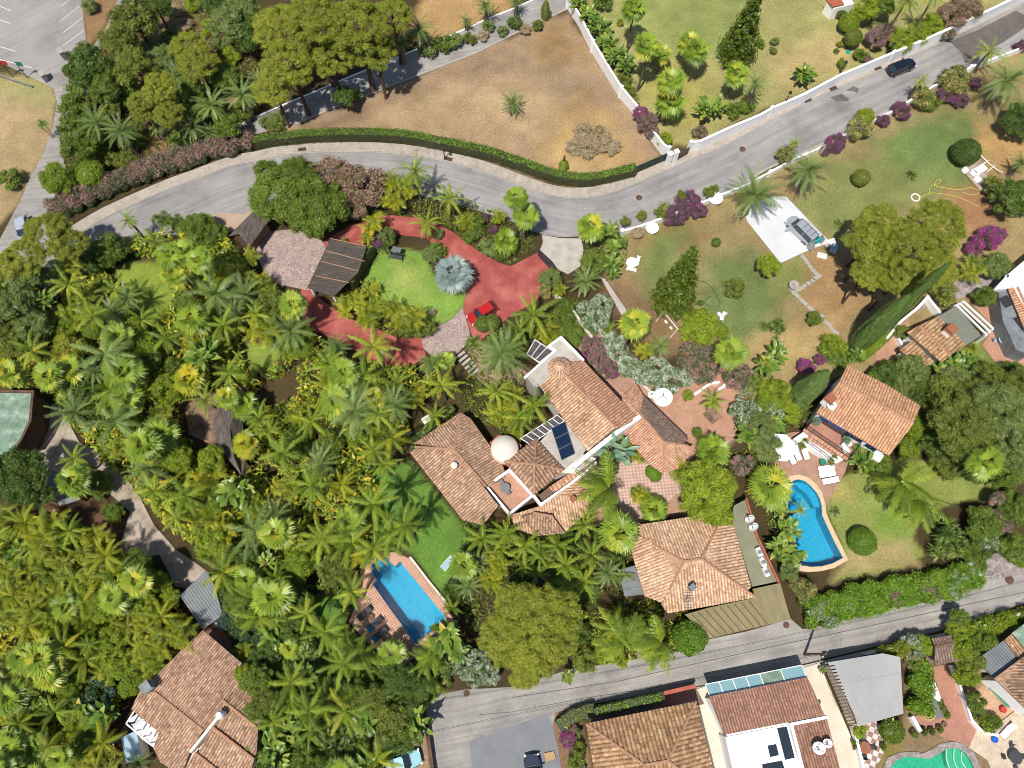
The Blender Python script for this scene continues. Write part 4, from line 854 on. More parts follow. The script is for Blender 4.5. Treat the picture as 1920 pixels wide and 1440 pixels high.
roof(H, [[(1889,541,3.0),(1907,538,3.4),(1945,620,3.4),(1925,628,3.0)]], 'tileC', [[(1907,538,3.4),(1945,620,3.4)]], name='tile_strip')
slab(H, S(1872,548,1888,542,1920,625,1930,665,1905,655,1880,600), 2.6, 'greymetal', 'courtyard', z0=0)
mb = MB(); x, y = G(1887, 565, 2.7); mb.box((x, y, 2.65), (1.2, 1.4, .12), M['dark'], R(25)); x, y = G(1915, 605, 2.7); mb.box((x, y, 2.65), (1.0, 1.8, .12), M['dark'], R(25)); mb.build('skylight', H); fin(H)
# ===== bottom left house
H = empty('old_house', (*G(370, 1330), 0), label='weathered brown tiled house with overlapping gable roofs at the bottom left', cat='house')
a5, r6 = 4.5, 5.6
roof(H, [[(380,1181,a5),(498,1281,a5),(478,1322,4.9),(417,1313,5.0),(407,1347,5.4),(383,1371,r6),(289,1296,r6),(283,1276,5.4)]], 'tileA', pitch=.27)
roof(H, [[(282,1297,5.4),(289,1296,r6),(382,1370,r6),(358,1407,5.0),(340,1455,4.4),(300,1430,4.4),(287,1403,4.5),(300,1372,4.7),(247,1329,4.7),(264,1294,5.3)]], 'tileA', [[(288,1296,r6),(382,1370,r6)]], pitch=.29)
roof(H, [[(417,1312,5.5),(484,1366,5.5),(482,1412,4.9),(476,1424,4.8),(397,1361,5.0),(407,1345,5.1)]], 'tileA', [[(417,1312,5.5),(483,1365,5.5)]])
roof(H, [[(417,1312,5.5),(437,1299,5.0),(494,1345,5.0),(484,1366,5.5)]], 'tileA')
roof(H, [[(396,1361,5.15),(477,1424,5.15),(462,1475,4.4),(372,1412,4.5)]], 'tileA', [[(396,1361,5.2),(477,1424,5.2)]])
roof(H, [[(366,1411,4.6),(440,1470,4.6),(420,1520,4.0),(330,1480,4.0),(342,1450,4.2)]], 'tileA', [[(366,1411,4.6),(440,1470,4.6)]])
walls(H, S(380,1190,440,1236,480,1360,470,1430,440,1490,350,1490,300,1420,255,1328,285,1285), 0, 4.3, 'offwhite', inset=.3)
parapet(H, S(358,1408,406,1348), 4.9, .9, 'offwhite', .3, 'gable_wall'); mb = MB(); x, y = G(411, 1341, 6.6); mb.lathe([(.35, 4.5), (.35, 6.4), (.42, 6.5), (.3, 6.8)], M['white'], 12, (x, y, 0)); mb.build('chimney', H)
chimney(H, 275, 1288, 4.5, 6.6, .9, 'greymetal', 'greymetal')
slab(H, S(240,1350,262,1335,303,1372,288,1402,265,1385), 2.8, 'white', 'terrace', z0=0)
mb = MB()
for a, b in (((237,1357),(284,1397)),((237,1357),(252,1333)),((254,1370),(270,1347)),((267,1381),(283,1356)),((280,1393),(294,1368))):
    A, B = Vector((*G(*a, 4.6), 4.6)), Vector((*G(*b, 4.6), 4.6)); d = B-A; mb.box(tuple((A+B)/2), (d.length, .14, .14), M['white'], math.atan2(d.y, d.x)); mb.box((A.x, A.y, 3.6), (.14, .14, 2.0), M['white'])
mb.build('pergola', H); fin(H)
def flatroof(name, label, cat, poly, z, mat, wallmat, par=None, corr=None, z2=None):
    e = empty(name, (*G(*poly[0]), 0), label=label, cat=cat)
    if corr:
        zl = z2 or z; pts = [(*p[:2], p[2] if len(p) > 2 else z) for p in poly]
        roof(e, [pts], mat, pitch=corr, amp=corr*.16); walls(e, [p[:2] for p in poly], 0, min(p[2] for p in pts)-.1, wallmat, inset=.3)
    else:
        slab(e, poly, z, mat, 'roof', th=.2); walls(e, poly, 0, z-.15, wallmat, inset=.15)
        if par: parapet(e, poly, z-.1, .35, par, .3, closed=True)
    fin(e); return e
flatroof('garden_shed', 'pale blue corrugated sheet roof in the lower left shrubs beside the old house terrace', 'shed', S(227,1383,255,1370,267,1422,237,1432), 2.4, 'lightblue', 'offwhite')
flatroof('flat_roofed_building', 'flat green-roofed building with brown walls at the left edge', 'building', S(-40,733,61,734,56,790,38,825,22,848,-40,870), 4.5, 'greenroof', 'brownwall', 'brownwall')
flatroof('store_shed', 'small corrugated grey shed half hidden by palms left of the dusty path', 'shed', [(112,949,2.4),(150,937,2.4),(146,898,2.8),(92,880,2.8),(88,905,2.6)], 2.6, 'slate', 'brownwall', corr=.3)
flatroof('car_shelter', 'corrugated grey car shelter between palms above the old house', 'car shelter', [(337,1117,2.9),(385,1070,2.9),(399,1088,2.8),(418,1153,2.4),(380,1180,2.4)], 2.6, 'slate', 'wood', corr=.3)
# thatch pavilion (L shape)
H = empty('thatched_pavilion', (*G(450, 790), 0), label='brown thatched pavilion roof hidden in the palm grove left of centre', cat='pavilion')
tz, tr_ = 2.8, 4.3
roof(H, [[(407,755,tz),(445,738,tz),(446,752,3.6),(424,772,tr_)],[(445,738,tz),(487,741,tz),(476,754,3.7),(446,752,3.6)],[(487,741,tz),(484,766,tz),(454,790,tz),(430,800,tr_),(424,772,tr_),(446,752,3.6),(476,754,3.7)],
         [(407,755,tz),(424,772,tr_),(430,800,tr_),(438,855,tr_),(454,893,tz),(440,876,tz),(402,830,tz),(400,786,tz)],[(430,800,tr_),(454,790,tz),(461,853,tz),(454,893,tz),(438,855,tr_)]], 'thatch', corr=False)
walls(H, S(410,765,445,748,478,756,448,782,456,855,440,868,408,825), 0, 2.6, 'wood', inset=.5); fin(H)
H = empty('gatehouse', (*G(466, 428), 0), label='narrow thatched gatehouse roof beside the street and the round green trees', cat='gatehouse')
roof(H, [[(429,442,2.9),(481,390,2.9),(488,396,4.0),(448,438,4.0)],[(448,438,4.0),(488,396,4.0),(506,410,3.0),(468,463,3.0)]], 'thatch', corr=False)
walls(H, S(436,442,482,396,502,411,466,455), 0, 2.8, 'wood', inset=.3); fin(H)
H = empty('carport', (*G(630, 500), 0), label='dark shingled carport roof with pale seams between the stone forecourt and the round lawn', cat='carport')
roof(H, [[(619,448,2.9),(687,463,3.3),(672,510,3.3),(625,556,3.2),(576,539,2.8)]], 'shingle', corr=False)
mb = MB()
for a, b in (((611,470),(684,490)),((602,490),(672,508)),((619,447),(687,462)),((592,517),(655,530))):
    A, B = Vector((*G(*a, 2.93), 2.95)), Vector((*G(*b, 3.3), 3.33)); mb.tube([A, B], .05, M['ridge'], 5)
mb.build('seam', H)
mb = MB()
for p in ((622,455),(680,466),(668,508),(622,548),(582,538),(602,492)): x, y = G(*p, 2.6); mb.box((x, y, 1.35), (.25, .25, 2.7), M['white'])
mb.build('post', H); fin(H)
# ===== bottom right houses
H = empty('corner_house', (*G(1220, 1400), 0), label='corner house with mossy ochre hipped roof, cut by the bottom edge', cat='house')
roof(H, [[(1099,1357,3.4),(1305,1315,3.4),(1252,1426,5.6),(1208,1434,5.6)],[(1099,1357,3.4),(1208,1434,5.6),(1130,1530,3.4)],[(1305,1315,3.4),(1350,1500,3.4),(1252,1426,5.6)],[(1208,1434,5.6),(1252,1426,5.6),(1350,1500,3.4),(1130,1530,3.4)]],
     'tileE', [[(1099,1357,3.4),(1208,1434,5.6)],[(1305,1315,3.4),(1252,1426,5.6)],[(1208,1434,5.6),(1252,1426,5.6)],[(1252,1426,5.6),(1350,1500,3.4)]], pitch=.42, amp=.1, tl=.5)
walls(H, S(1107,1362,1300,1322,1340,1495,1138,1520), 0, 3.25, 'white', inset=.35); fin(H)
H = empty('modern_house', (*G(1440, 1340), 0), label='white modern house with pink-brown tile roof, glass canopy and dark skylights at the bottom edge', cat='house')
roof(H, [[(1330,1306,3.3),(1513,1270,3.3),(1546,1341,3.9),(1358,1378,3.9)]], 'tileG', pitch=.3, amp=.08)
roof(H, [[(1485,1361,3.6),(1550,1347,3.6),(1590,1500,3.3),(1525,1515,3.3)]], 'tileG', pitch=.3, amp=.08)
slab(H, S(1360,1382,1485,1357,1525,1515,1395,1540), 3.1, 'whiteroof', 'flat_roof', z0=0)
parapet(H, S(1550,1345,1484,1358,1525,1515), 3.1, .7, w=.3, name='parapet'); walls(H, S(1332,1310,1510,1274,1545,1345,1586,1495,1530,1510,1362,1380), 0, 3.05, 'white', inset=.05)
mb = MB()
for q in (S(1440,1399,1456,1396,1461,1416,1445,1420), S(1458,1366,1476,1363,1491,1421,1473,1425), S(1430,1434,1467,1427,1475,1452,1432,1458)):
    pl = [G(*p, 3.3) for p in q]; mb.prism(pl, 3.0, 3.2, M['glass'])
mb.build('skylight', H)
for a, b, m in (((1322,1283),(1348,1278),0),((1348,1278),(1373,1273),0),((1373,1273),(1398,1268),0),((1398,1268),(1424,1263),0),((1424,1263),(1463,1255),1),((1463,1255),(1503,1247),0)):
    c = (b[0]+8.5, b[1]+21.5); d = (a[0]+8.5, a[1]+22.5); panelled(H, [a, b, c, d], 2.7, 1, 'greenroof' if m else 'glassroof', 'white', 'canopy_panel', z2=2.9)
fin(H)
dish(1536, 1403, 4.6, .62, 'left and larger of two white dishes on the brown roof strip', tilt=30, az=200); dish(1552, 1394, 4.4, .45, 'right and smaller of two white dishes on the brown roof strip', tilt=30, az=200)
H = empty('slatted_pergola', (*G(1565, 1300), 0), label='row of brown pergola beams between the cream passage and the grey flat canopy', cat='pergola')
for k in range(18):
    t = k/17; a = (1548+t*42, 1250+t*108); b = (a[0]+16, a[1]-2); A, B = Vector((*G(*a, 2.9), 2.9)), Vector((*G(*b, 2.9), 2.9)); d = B-A
    mb = MB(); mb.box(tuple((A+B)/2), (d.length, .12, .2), M['wood'], math.atan2(d.y, d.x)); mb.build('beam', H)
A, B = G(1563,1248,2.7), G(1606,1356,2.7); wallbox(H, A, B, 2.55, 2.75, .15, 'wood', 'wall_plate'); A, B = G(1548,1252,0), G(1592,1358,0); wallbox(H, A, B, 0, 2.8, .2, 'cream', 'wall'); fin(H)
H = empty('flat_canopy', (*G(1620, 1290), 0), label='large pale grey flat canopy below the back street', cat='canopy')
slab(H, S(1552,1242,1655,1225,1688,1232,1694,1338,1613,1361), 3.0, 'greyroof', 'roof', th=.15)
mb = MB()
for k in range(7):
    a = np.array([1560+k*18, 1300-k*3.4]); b = a+np.array([22, 50.])
    mb.tube([(*G(*a, 3), 3.01), (*G(*b, 3), 3.01)], .025, M['kerb'], 4)
mb.tube([(*G(1568,1284,3), 3.01), (*G(1690,1262,3), 3.01)], .03, M['kerb'], 4); mb.build('seam', H)
mb = MB()
for p in ((1560,1250),(1680,1240),(1686,1330),(1616,1350)): x, y = G(*p, 2.8); mb.box((x, y, 1.42), (.2, .2, 2.84), M['white'])
mb.build('post', H); fin(H)
H = empty('gate_canopy', (*G(1775, 1220), 0), label='small worn tiled gate roof between hedges beside the back street', cat='gate roof')
roof(H, [[(1747,1197,2.6),(1784,1191,2.6),(1788,1206,2.9),(1752,1213,2.9)],[(1752,1213,2.9),(1788,1206,2.9),(1802,1239,2.4),(1752,1247,2.4)]], 'tileD', [[(1752,1213,2.9),(1788,1206,2.9)]], 'ridged')
walls(H, S(1752,1202,1782,1197,1796,1235,1756,1242), 0, 2.2, 'offwhite', inset=.2); fin(H)
H = empty('right_bungalow', (*G(1890, 1260), 0), label='tiled house with grey corrugated lean-to and green sheets, cut by the lower right edge', cat='house')
roof(H, [[(1831,1236,2.6),(1883,1200,2.6),(1912,1236,3.1),(1862,1270,3.1)]], 'slate', pitch=.3, amp=.05, name='lean_to_roof')
roof(H, [[(1883,1200,2.8),(1897,1188,2.7),(1930,1225,3.3),(1912,1238,3.3)]], 'tileE', name='tile_strip')
roof(H, [[(1897,1187,2.9),(1960,1140,2.9),(1990,1190,3.5),(1930,1226,3.5)]], 'greenroof', pitch=.3, amp=.05, name='sheet_roof')
roof(H, [[(1864,1272,3.8),(1960,1200,3.8),(2040,1320,4.6),(1945,1350,3.6)]], 'tileA', name='roof', pitch=.3)
walls(H, S(1866,1276,1960,1206,2030,1315,1942,1346), 0, 3.5, inset=.2); walls(H, S(1838,1237,1885,1206,1908,1238,1864,1266), 0, 2.4, 'offwhite', inset=.2); fin(H)
# shed top right
H = empty('garden_hut', (*G(1562, 20), 0), label='tiny white hut with a red roof on the upper lawn', cat='hut')
pl = [G(*p) for p in S(1541,24,1554,37,1590,28,1582,10)]; mb = MB(); mb.prism(pl, 0, 2.1, M['white']); mb.build('wall', H)
roof(H, [[(1549,0,2.2),(1562,13,2.4),(1583,8,2.4),(1574,-8,2.2)]], 'redsheet', corr=False)
mb = MB(); x, y = G(1557, 30); mb.box((x+.4, y-.1, .95), (.8, .1, 1.8), M['greymetal'], R(15)); mb.build('door', H); fin(H)
# ===== boundary walls
def bwall(name, label, line, h, th, mat='white', cat='wall', cap=True, pil=0, **t):
    e = empty(name, (*G(*line[0]), 0), label=label, cat=cat); q = [Vector(G(*p)) for p in line]; mb = MB(); mp_ = MB()
    for k in range(len(q)-1):
        a, b = q[k], q[k+1]; d = b-a; an = math.atan2(d.y, d.x); c = (a+b)/2
        mb.box((c.x, c.y, h/2-.004*(k % 3)), (d.length+th*.9, th, h), M[mat], an)
        mp_.box((c.x, c.y, h+.03+.004*(k % 3)), (d.length+th, th+.1, .06), M[mat], an)
    mb.build('wall_panel', e)
    if cap: mp_.build('coping', e)
    if pil:
        for k in range(0, len(q), pil): mb = MB(); mb.box((q[k].x, q[k].y, h/2+.15), (.45, .45, h+.3), M[mat], an); mb.build('pillar', e)
    fin(e); return e
bwall('boundary_wall', 'white wall between the bare dirt lot and the palm lawn', S(1064,15,1085,48,1110,97,1137,142,1162,182,1189,214,1215,255,1240,288,1250,294), 2.0, .22, pil=2)
bwall('street_wall', 'long white street wall along the upper lawn pavement', S(1290,284,1308,281,1360,257,1417,233,1440,220,1500,194,1565,159,1615,138,1665,117,1705,100,1765,74,1865,27,1960,-20), 2.0, .25, pil=4)
bwall('garden_wall', 'low white garden wall under the bougainvillea along the south side of the street', S(1165,440,1200,430,1250,412,1310,388,1345,374,1400,352,1440,330,1480,308,1535,284,1600,250,1672,214,1740,172,1815,134,1915,96,1960,80), .9, .2, pil=3)
bwall('retaining_wall', 'beige low wall between the white oleander and the villa patio', S(1042,558,1075,590,1110,640,1140,672,1178,700,1200,722,1225,745), .8, .25, 'offwhite')
bwall('pink_wall', 'reddish low wall edging the small yard of the corner house', S(1235,1300,1296,1286), 1.6, .3, 'redsheet')
bwall('patio_wall', 'white low wall along the right side of the patio below the pink oleander', S(1300,743,1330,722,1345,720), .7, .2)
bwall('patio_wall', 'short white wall piece at the top right of the patio', S(1345,735,1362,722), .9, .25)
bwall('pool_curb', 'pale narrow curb between the dotted pool deck and the bright lawn', S(770,1046,803,1089,840,1134), .3, .16, 'offwhite')
bwall('street_wall', 'dark low wall along the side street left of the asphalt patch', S(797,1338,803,1372,812,1440,820,1490), 1.0, .3, 'brownwall')
bwall('balustrade_wall', 'white wall with toothed top beside the checkered patio', S(1594,1362,1612,1440,1625,1490), 1.0, .2)
bwall('curved_fence', 'curving white fence between the brick patio and its planted bed', S(1778,1248,1790,1280,1806,1325,1814,1350,1835,1372,1862,1378), .9, .15)
bwall('white_planter_wall', 'white forked low wall beside the grey lounger on the brick patio', S(1743,1280,1755,1312,1740,1302), .8, .3)
bwall('white_planter_wall', 'short white wall at the left end of the brick patio', S(1705,1345,1718,1368), .8, .3)
bwall('street_boundary', 'hedge-topped plain wall below the back street at right', S(1615,1226,1765,1190,1960,1136), 1.4, .2, 'offwhite')
for (a, b, lab) in (((1252,307),(1248,287),'left white gate pillar beside the green gate'),((1263,303),(1263,300),'right white gate pillar between the two street gates')):
    x, y = G(*a); mb = MB(); mb.box((x, y, 1.15), (.55, .55, 2.3), M['white'], R(25)); mb.box((x, y, 2.34), (.68, .68, .1), M['white'], R(25)); tag(mb.build('gate_pillar'), lab, 'gate pillar')
def gate(a, b, h, mat, label):
    A, B = Vector(G(*a)), Vector(G(*b)); d = B-A; an = math.atan2(d.y, d.x); e = empty('gate', (A.x, A.y, 0), an, label, 'gate'); L_ = d.length
    mb = MB(); mb.box((L_/2, 0, h/2), (L_-.1, .05, h-.2), M[mat]); mb.build('panel', e); mb = MB()
    for k in range(5): mb.box((L_*k/4, 0, h/2), (.08, .1, h), M[mat])
    mb.box((L_/2, 0, h-.04), (L_, .1, .08), M[mat]); mb.build('frame', e)
gate((1186,328), (1246,302), 1.7, 'greengate', 'dark green sheet gate closing the bare dirt lot'); gate((1266,303), (1288,290), 1.7, 'wood', 'brown sliding gate between two white pillars on the street')
gate((1009,480), (1040,514), 1.9, 'gate', 'dark grey sliding gate at the end of the red driveway'); gate((0,145), (62,165), .5, 'greymetal', 'thin wire gate across the left lane beside the parking lot')
# ---------------------------------------------------------------- foliage generators
def leaves(Cn, Nn, ln, wd, val, r):
    """rhombus leaves: centres, normals, lengths, widths"""
    n = len(Cn); t = r.normal(size=(n, 3)); t -= Nn*(t*Nn).sum(1)[:, None]; t /= np.linalg.norm(t, axis=1)[:, None]+1e-9; b = np.cross(Nn, t)
    V = np.empty((n, 4, 3)); V[:, 0] = Cn-t*ln[:, None]/2; V[:, 1] = Cn+b*wd[:, None]/2; V[:, 2] = Cn+t*ln[:, None]/2; V[:, 3] = Cn-b*wd[:, None]/2
    return V.reshape(-1, 3), np.arange(4*n).reshape(-1, 4), val
def join(parts):
    V = []; F = []; A = []; o = 0
    for v, f, a in parts: V.append(v); F.append(f+o); A.append(a); o += len(v)
    return np.concatenate(V), np.concatenate(F), np.concatenate(A)
def unit(v): return v/(np.linalg.norm(v, axis=-1, keepdims=True)+1e-9)
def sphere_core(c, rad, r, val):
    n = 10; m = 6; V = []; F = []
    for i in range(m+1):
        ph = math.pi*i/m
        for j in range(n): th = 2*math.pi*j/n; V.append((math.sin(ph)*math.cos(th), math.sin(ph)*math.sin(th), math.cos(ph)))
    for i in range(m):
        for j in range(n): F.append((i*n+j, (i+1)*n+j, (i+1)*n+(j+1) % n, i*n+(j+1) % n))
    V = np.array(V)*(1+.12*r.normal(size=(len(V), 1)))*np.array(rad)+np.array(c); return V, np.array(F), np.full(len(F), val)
def crown(Rr, Hh, nc, cr, nl, ls, seed, asp=.55, flat=.75, spread=(.35, .95), low=-.35, up=.5, jt=(.6, 1.16), core=.62):
    """clumped crown of radius Rr, vertical half-size Hh, centre at origin"""
    r = np.random.default_rng(seed); parts = []
    d = unit(r.normal(size=(nc*3, 3))); d = d[d[:, 2] > low][:nc]; rad = r.uniform(*spread, size=len(d))**.6
    cc = d*rad[:, None]*np.array([Rr-cr*.55, Rr-cr*.55, Hh-cr*.4]); csz = cr*r.uniform(.65, 1.25, len(d))
    k = r.integers(0, len(d), nl); dn = unit(r.normal(size=(nl, 3))+np.array([0, 0, up])); 
    jit = r.uniform(*jt, nl); P = cc[k]+dn*(csz[k]*jit)[:, None]*np.array([1, 1, flat])
    nn = unit(dn*.7+r.normal(size=(nl, 3))*.75+np.array([0, 0, .35])); cv = r.uniform(0, .35, len(d))
    ln = ls*r.uniform(.6, 1.35, nl); parts.append(leaves(P, nn, ln, ln*asp, np.clip(cv[k]+r.uniform(0.05, .6, nl), 0, 1), r))
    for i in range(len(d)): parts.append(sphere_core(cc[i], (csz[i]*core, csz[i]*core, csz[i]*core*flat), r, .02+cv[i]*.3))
    return join(parts)
def frond(L, a0, a1, nl, ll, lw, r, val, droop=.35, half=.0, wig=.15):
    """feather frond in the XZ plane from the origin"""
    ns = 9; s = np.linspace(0, 1, ns); ang = a0+(a1-a0)*s**1.1; dx = np.cos(ang)*L/(ns-1); dz = np.sin(ang)*L/(ns-1)
    X = np.concatenate([[0], np.cumsum(dx[:-1])]); Z = np.concatenate([[0], np.cumsum(dz[:-1])]); Yw = wig*np.sin(s*2.2)*r.normal()*L*.3
    parts = []; wv = .05*(1-s*.8); V = np.zeros((ns*2, 3)); V[0::2] = np.stack([X, Yw-wv, Z], 1); V[1::2] = np.stack([X, Yw+wv, Z], 1)
    F = np.array([(2*i, 2*i+1, 2*i+3, 2*i+2) for i in range(ns-1)]); parts.append((V, F, np.full(ns-1, min(1, val+.1))))
    t = np.linspace(.14, .99, nl); t = np.repeat(t, 2); sd = np.tile([1, -1], nl); B = np.stack([np.interp(t, s, X), np.interp(t, s, Yw), np.interp(t, s, Z)], 1)
    A = np.interp(t, s, ang); fw = np.stack([np.cos(A), 0*A, np.sin(A)], 1); upv = np.stack([-np.sin(A), 0*A, np.cos(A)], 1)
    ln = ll*(np.sin(np.pi*(.12+.83*t))**.6)*r.uniform(.6, 1.15, len(t)); f_ = .35+.6*t+r.normal(size=len(t))*.18
    droop = droop*r.uniform(.4, 1.6, len(t)); D = unit(fw*f_[:, None]+np.stack([0*A, sd, 0*A], 1)+upv*((half-droop*.25)[:, None])); T = B+D*ln[:, None]-np.array([0, 0, 1])*(droop*ln*.55)[:, None]
    Mi = B+D*(ln*.5)[:, None]-np.array([0, 0, 1])*(droop*ln*.1)[:, None]; w_ = lw*.5
    V2 = np.empty((len(t), 4, 3)); V2[:, 0] = B; V2[:, 1] = Mi-fw*w_; V2[:, 2] = T; V2[:, 3] = Mi+fw*w_
    parts.append((V2.reshape(-1, 3), np.arange(4*len(t)).reshape(-1, 4), np.clip(val+r.uniform(-.12, .12, len(t)), 0, 1))); return join(parts)
def rotz(P, a, base=(0, 0, 0)):
    c, s = math.cos(a), math.sin(a); return P @ np.array([[c, s, 0], [-s, c, 0], [0, 0, 1]])+np.array(base)
def feather_crown(L, n, seed, lo=-.9, hi=1.35, bend=1.2, nl=24, ll=.55, lw=.085, droop=.5, dead=.1, wind=None, half=.0):
    r = np.random.default_rng(seed); parts = []; ga = 2.39996
    for k in range(n):
        t = k/(n-1); e0 = hi+(lo-hi)*t+r.normal()*.08; az = k*ga+r.normal()*.15
        if wind is not None: az = wind+((az-wind+math.pi) % (2*math.pi)-math.pi)*.62
        v = .08+.6*r.random()+.15*t; e0 += r.normal()*.15; az += r.normal()*.25
        if r.random() < dead and t > .6: v = .97
        V, F, A = frond(L*r.uniform(.85, 1.08)*(.75+.25*math.sin(math.pi*min(1, t+.3))), e0, e0-bend*r.uniform(.8, 1.2), nl, ll, lw, r, v, droop, half)
        parts.append((rotz(V, az), F, A))
    return join(parts)
def fan_leaf(pet, Rb, az, el, r, val, ns=17):
    d = np.array([math.cos(el), 0, math.sin(el)]); hub = d*pet; b2 = unit(d+np.array([.15, 0, -.30-.25*r.random()])); side = np.array([0, 1., 0]); nrm = np.cross(b2, side); nrm = unit(nrm)*(1 if nrm[2] > 0 else -1)
    parts = []; V = np.array([[0, -.035, 0], [0, .035, 0], hub+[0, .035, 0], hub-[0, .035, 0]]); parts.append((V, np.array([[0, 1, 2, 3]]), np.array([min(1, val+.15)])))
    an = np.linspace(-1.75, 1.75, ns); VV = []; hw = .085
    for i, a in enumerate(an):
        a2 = a*1.0+r.normal()*.04; c = b2*math.cos(a2)+side*math.sin(a2); rr = Rb*(.70+.30*math.cos(a*.75))*r.uniform(.85, 1.12); t = unit(np.cross(nrm, c)); dz = np.array([0, 0, 1.])
        wdt = hw*rr*.95; mid = hub+c*rr*.52+nrm*.05*(1 if i % 2 else -1); VV += [hub, mid+t*wdt-dz*.02, hub+c*rr-dz*(.10+.16*r.random())*rr, mid-t*wdt-dz*.06]
    V = np.array(VV); parts.append((V, np.arange(len(V)).reshape(-1, 4), np.clip(val+r.uniform(-.14, .14, ns)+.10*(np.arange(ns) % 2), 0, 1)))
    V, F, A = join(parts); return rotz(V, az), F, A
def fan_crown(n, pet, Rb, seed, lo=-.9, hi=1.4, dead=.12, ns=17):
    r = np.random.default_rng(seed); parts = []
    for k in range(n):
        t = k/(n-1); el = hi+(lo-hi)*t+r.normal()*.1; v = .1+.6*r.random()+.15*(1-t)
        if t > .75 and r.random() < dead*3: v = .98
        parts.append(fan_leaf(pet*r.uniform(.8, 1.1), Rb*r.uniform(.8, 1.1), k*2.39996+r.normal()*.2, el, r, v, ns))
    return join(parts)
def paddle(L, W, az, e0, bend, r, val, base):
    ns = 6; s = np.linspace(0, 1, ns); ang = e0-bend*s; X = np.concatenate([[0], np.cumsum(np.cos(ang[:-1])*L/(ns-1))]); Z = np.concatenate([[0], np.cumsum(np.sin(ang[:-1])*L/(ns-1))])
    wd = W*np.array([.06, .12, .8, 1, .75, .05])*.5; V = []; F = []
    for i in range(ns): V += [(X[i], -wd[i], Z[i]+wd[i]*.35), (X[i], 0, Z[i]), (X[i], wd[i], Z[i]+wd[i]*.35)]
    for i in range(ns-1): j = 3*i; F += [(j, j+1, j+4, j+3), (j+1, j+2, j+5, j+4)]
    return rotz(np.array(V), az, base), np.array(F), np.clip(np.full(len(F), val)+np.tile([0, .08], ns-1), 0, 1)
def banana_crown(Rr, n, seed, L=1.7, W=.5, h=1.2):
    r = np.random.default_rng(seed); parts = []
    for k in range(n):
        a = r.uniform(0, 6.28); q = r.uniform(0, 1)**.5*max(0, Rr-L*.55); b = (q*math.cos(a), q*math.sin(a), h*r.uniform(.2, 1.0))
        parts.append(paddle(L*r.uniform(.7, 1.15), W*r.uniform(.8, 1.2), r.uniform(0, 6.28), r.uniform(.5, 1.35), r.uniform(.6, 1.5), r, .15+.65*r.random()**1.3+(.3 if r.random() < .06 else 0), b))
    return join(parts)
def yucca_crown(Rr, nh, seed, L=.75, nb=40, hz=2.0):
    r = np.random.default_rng(seed); parts = []
    for h in range(nh):
        a = r.uniform(0, 6.28); q = (Rr-L*.6)*r.uniform(0, 1)**.5 if nh > 1 else 0; c = np.array([q*math.cos(a), q*math.sin(a), hz*r.uniform(-.35, .3) if nh > 1 else 0])
        n = nb; az = r.uniform(0, 6.28, n); el = r.uniform(-.5, 1.4, n); d = np.stack([np.cos(az)*np.cos(el), np.sin(az)*np.cos(el), np.sin(el)], 1); sd = unit(np.cross(d, [0, 0, 1.])); l_ = L*r.uniform(.8, 1.1, n)[:, None]
        V = np.empty((n, 4, 3)); V[:, 0] = c-sd*.03; V[:, 1] = c+d*l_*.5-sd*.045; V[:, 2] = c+d*l_-np.array([0, 0, .12]); V[:, 3] = c+d*l_*.5+sd*.045
        parts.append((V.reshape(-1, 3), np.arange(4*n).reshape(-1, 4), np.clip(r.uniform(.1, .8, n), 0, 1)))
    return join(parts)
def cone_tree(h, Rr, seed, tiers, nl, ls, kind='nor'):
    r = np.random.default_rng(seed); parts = []
    if kind == 'nor':
        for k in range(tiers):
            z = h*(.06+.92*k/tiers); rad = Rr*(1-k/tiers)**.85+.15; nb = max(4, int(9-5*k/tiers))
            for j in range(nb):
                a = 6.28*j/nb+k*.7+r.normal()*.1; m = max(6, int(nl*rad/Rr)); t = r.uniform(.1, 1.05, m); wdt = .42*(.5+rad/Rr)
                P = np.stack([t*rad*math.cos(a), t*rad*math.sin(a), z+.18*rad*t**2-.1], 1)+r.normal(size=(m, 3))*np.array([wdt*.55, wdt*.55, .14]); nn = unit(r.normal(size=(m, 3))*.6+np.array([0, 0, 1]))
                ln = ls*r.uniform(.7, 1.3, m); parts.append(leaves(P, nn, ln, ln*.4, np.clip(r.uniform(0, .7, m)+.25*t, 0, 1), r))
    else:
        n = nl; z = r.uniform(0, 1, n)**.85; az = r.uniform(0, 6.28, n); prof = Rr*np.sin(np.pi*np.clip(.16+.84*z, 0, 1))**.55*(1-.25*z); lob = (1+.12*np.sin(az*6+z*5)+.08*np.sin(az*9-z*7))*r.uniform(.86, 1.08, n)
        P = np.stack([prof*lob*np.cos(az), prof*lob*np.sin(az), z*h], 1); nn = unit(np.stack([np.cos(az), np.sin(az), .3+0*az], 1)+r.normal(size=(n, 3))*.3); ln = ls*r.uniform(.6, 1.3, n)
        parts.append(leaves(P, nn, ln, ln*.45, np.clip(r.uniform(0, 1, n), 0, 1), r)); zz_ = np.linspace(0, 1, 12)
        V = []; F = []
        for i, q in enumerate(zz_):
            rr = Rr*.86*math.sin(math.pi*min(1, .16+.84*q))**.55*(1-.25*q)
            for j in range(12): V.append((rr*math.cos(j*6.283/12), rr*math.sin(j*6.283/12), q*h*.98))
        for i in range(11):
            for j in range(12): F.append((i*12+j, i*12+(j+1) % 12, (i+1)*12+(j+1) % 12, (i+1)*12+j))
        parts.append((np.array(V), np.array(F), np.full(len(F), .25)))
    return join(parts)
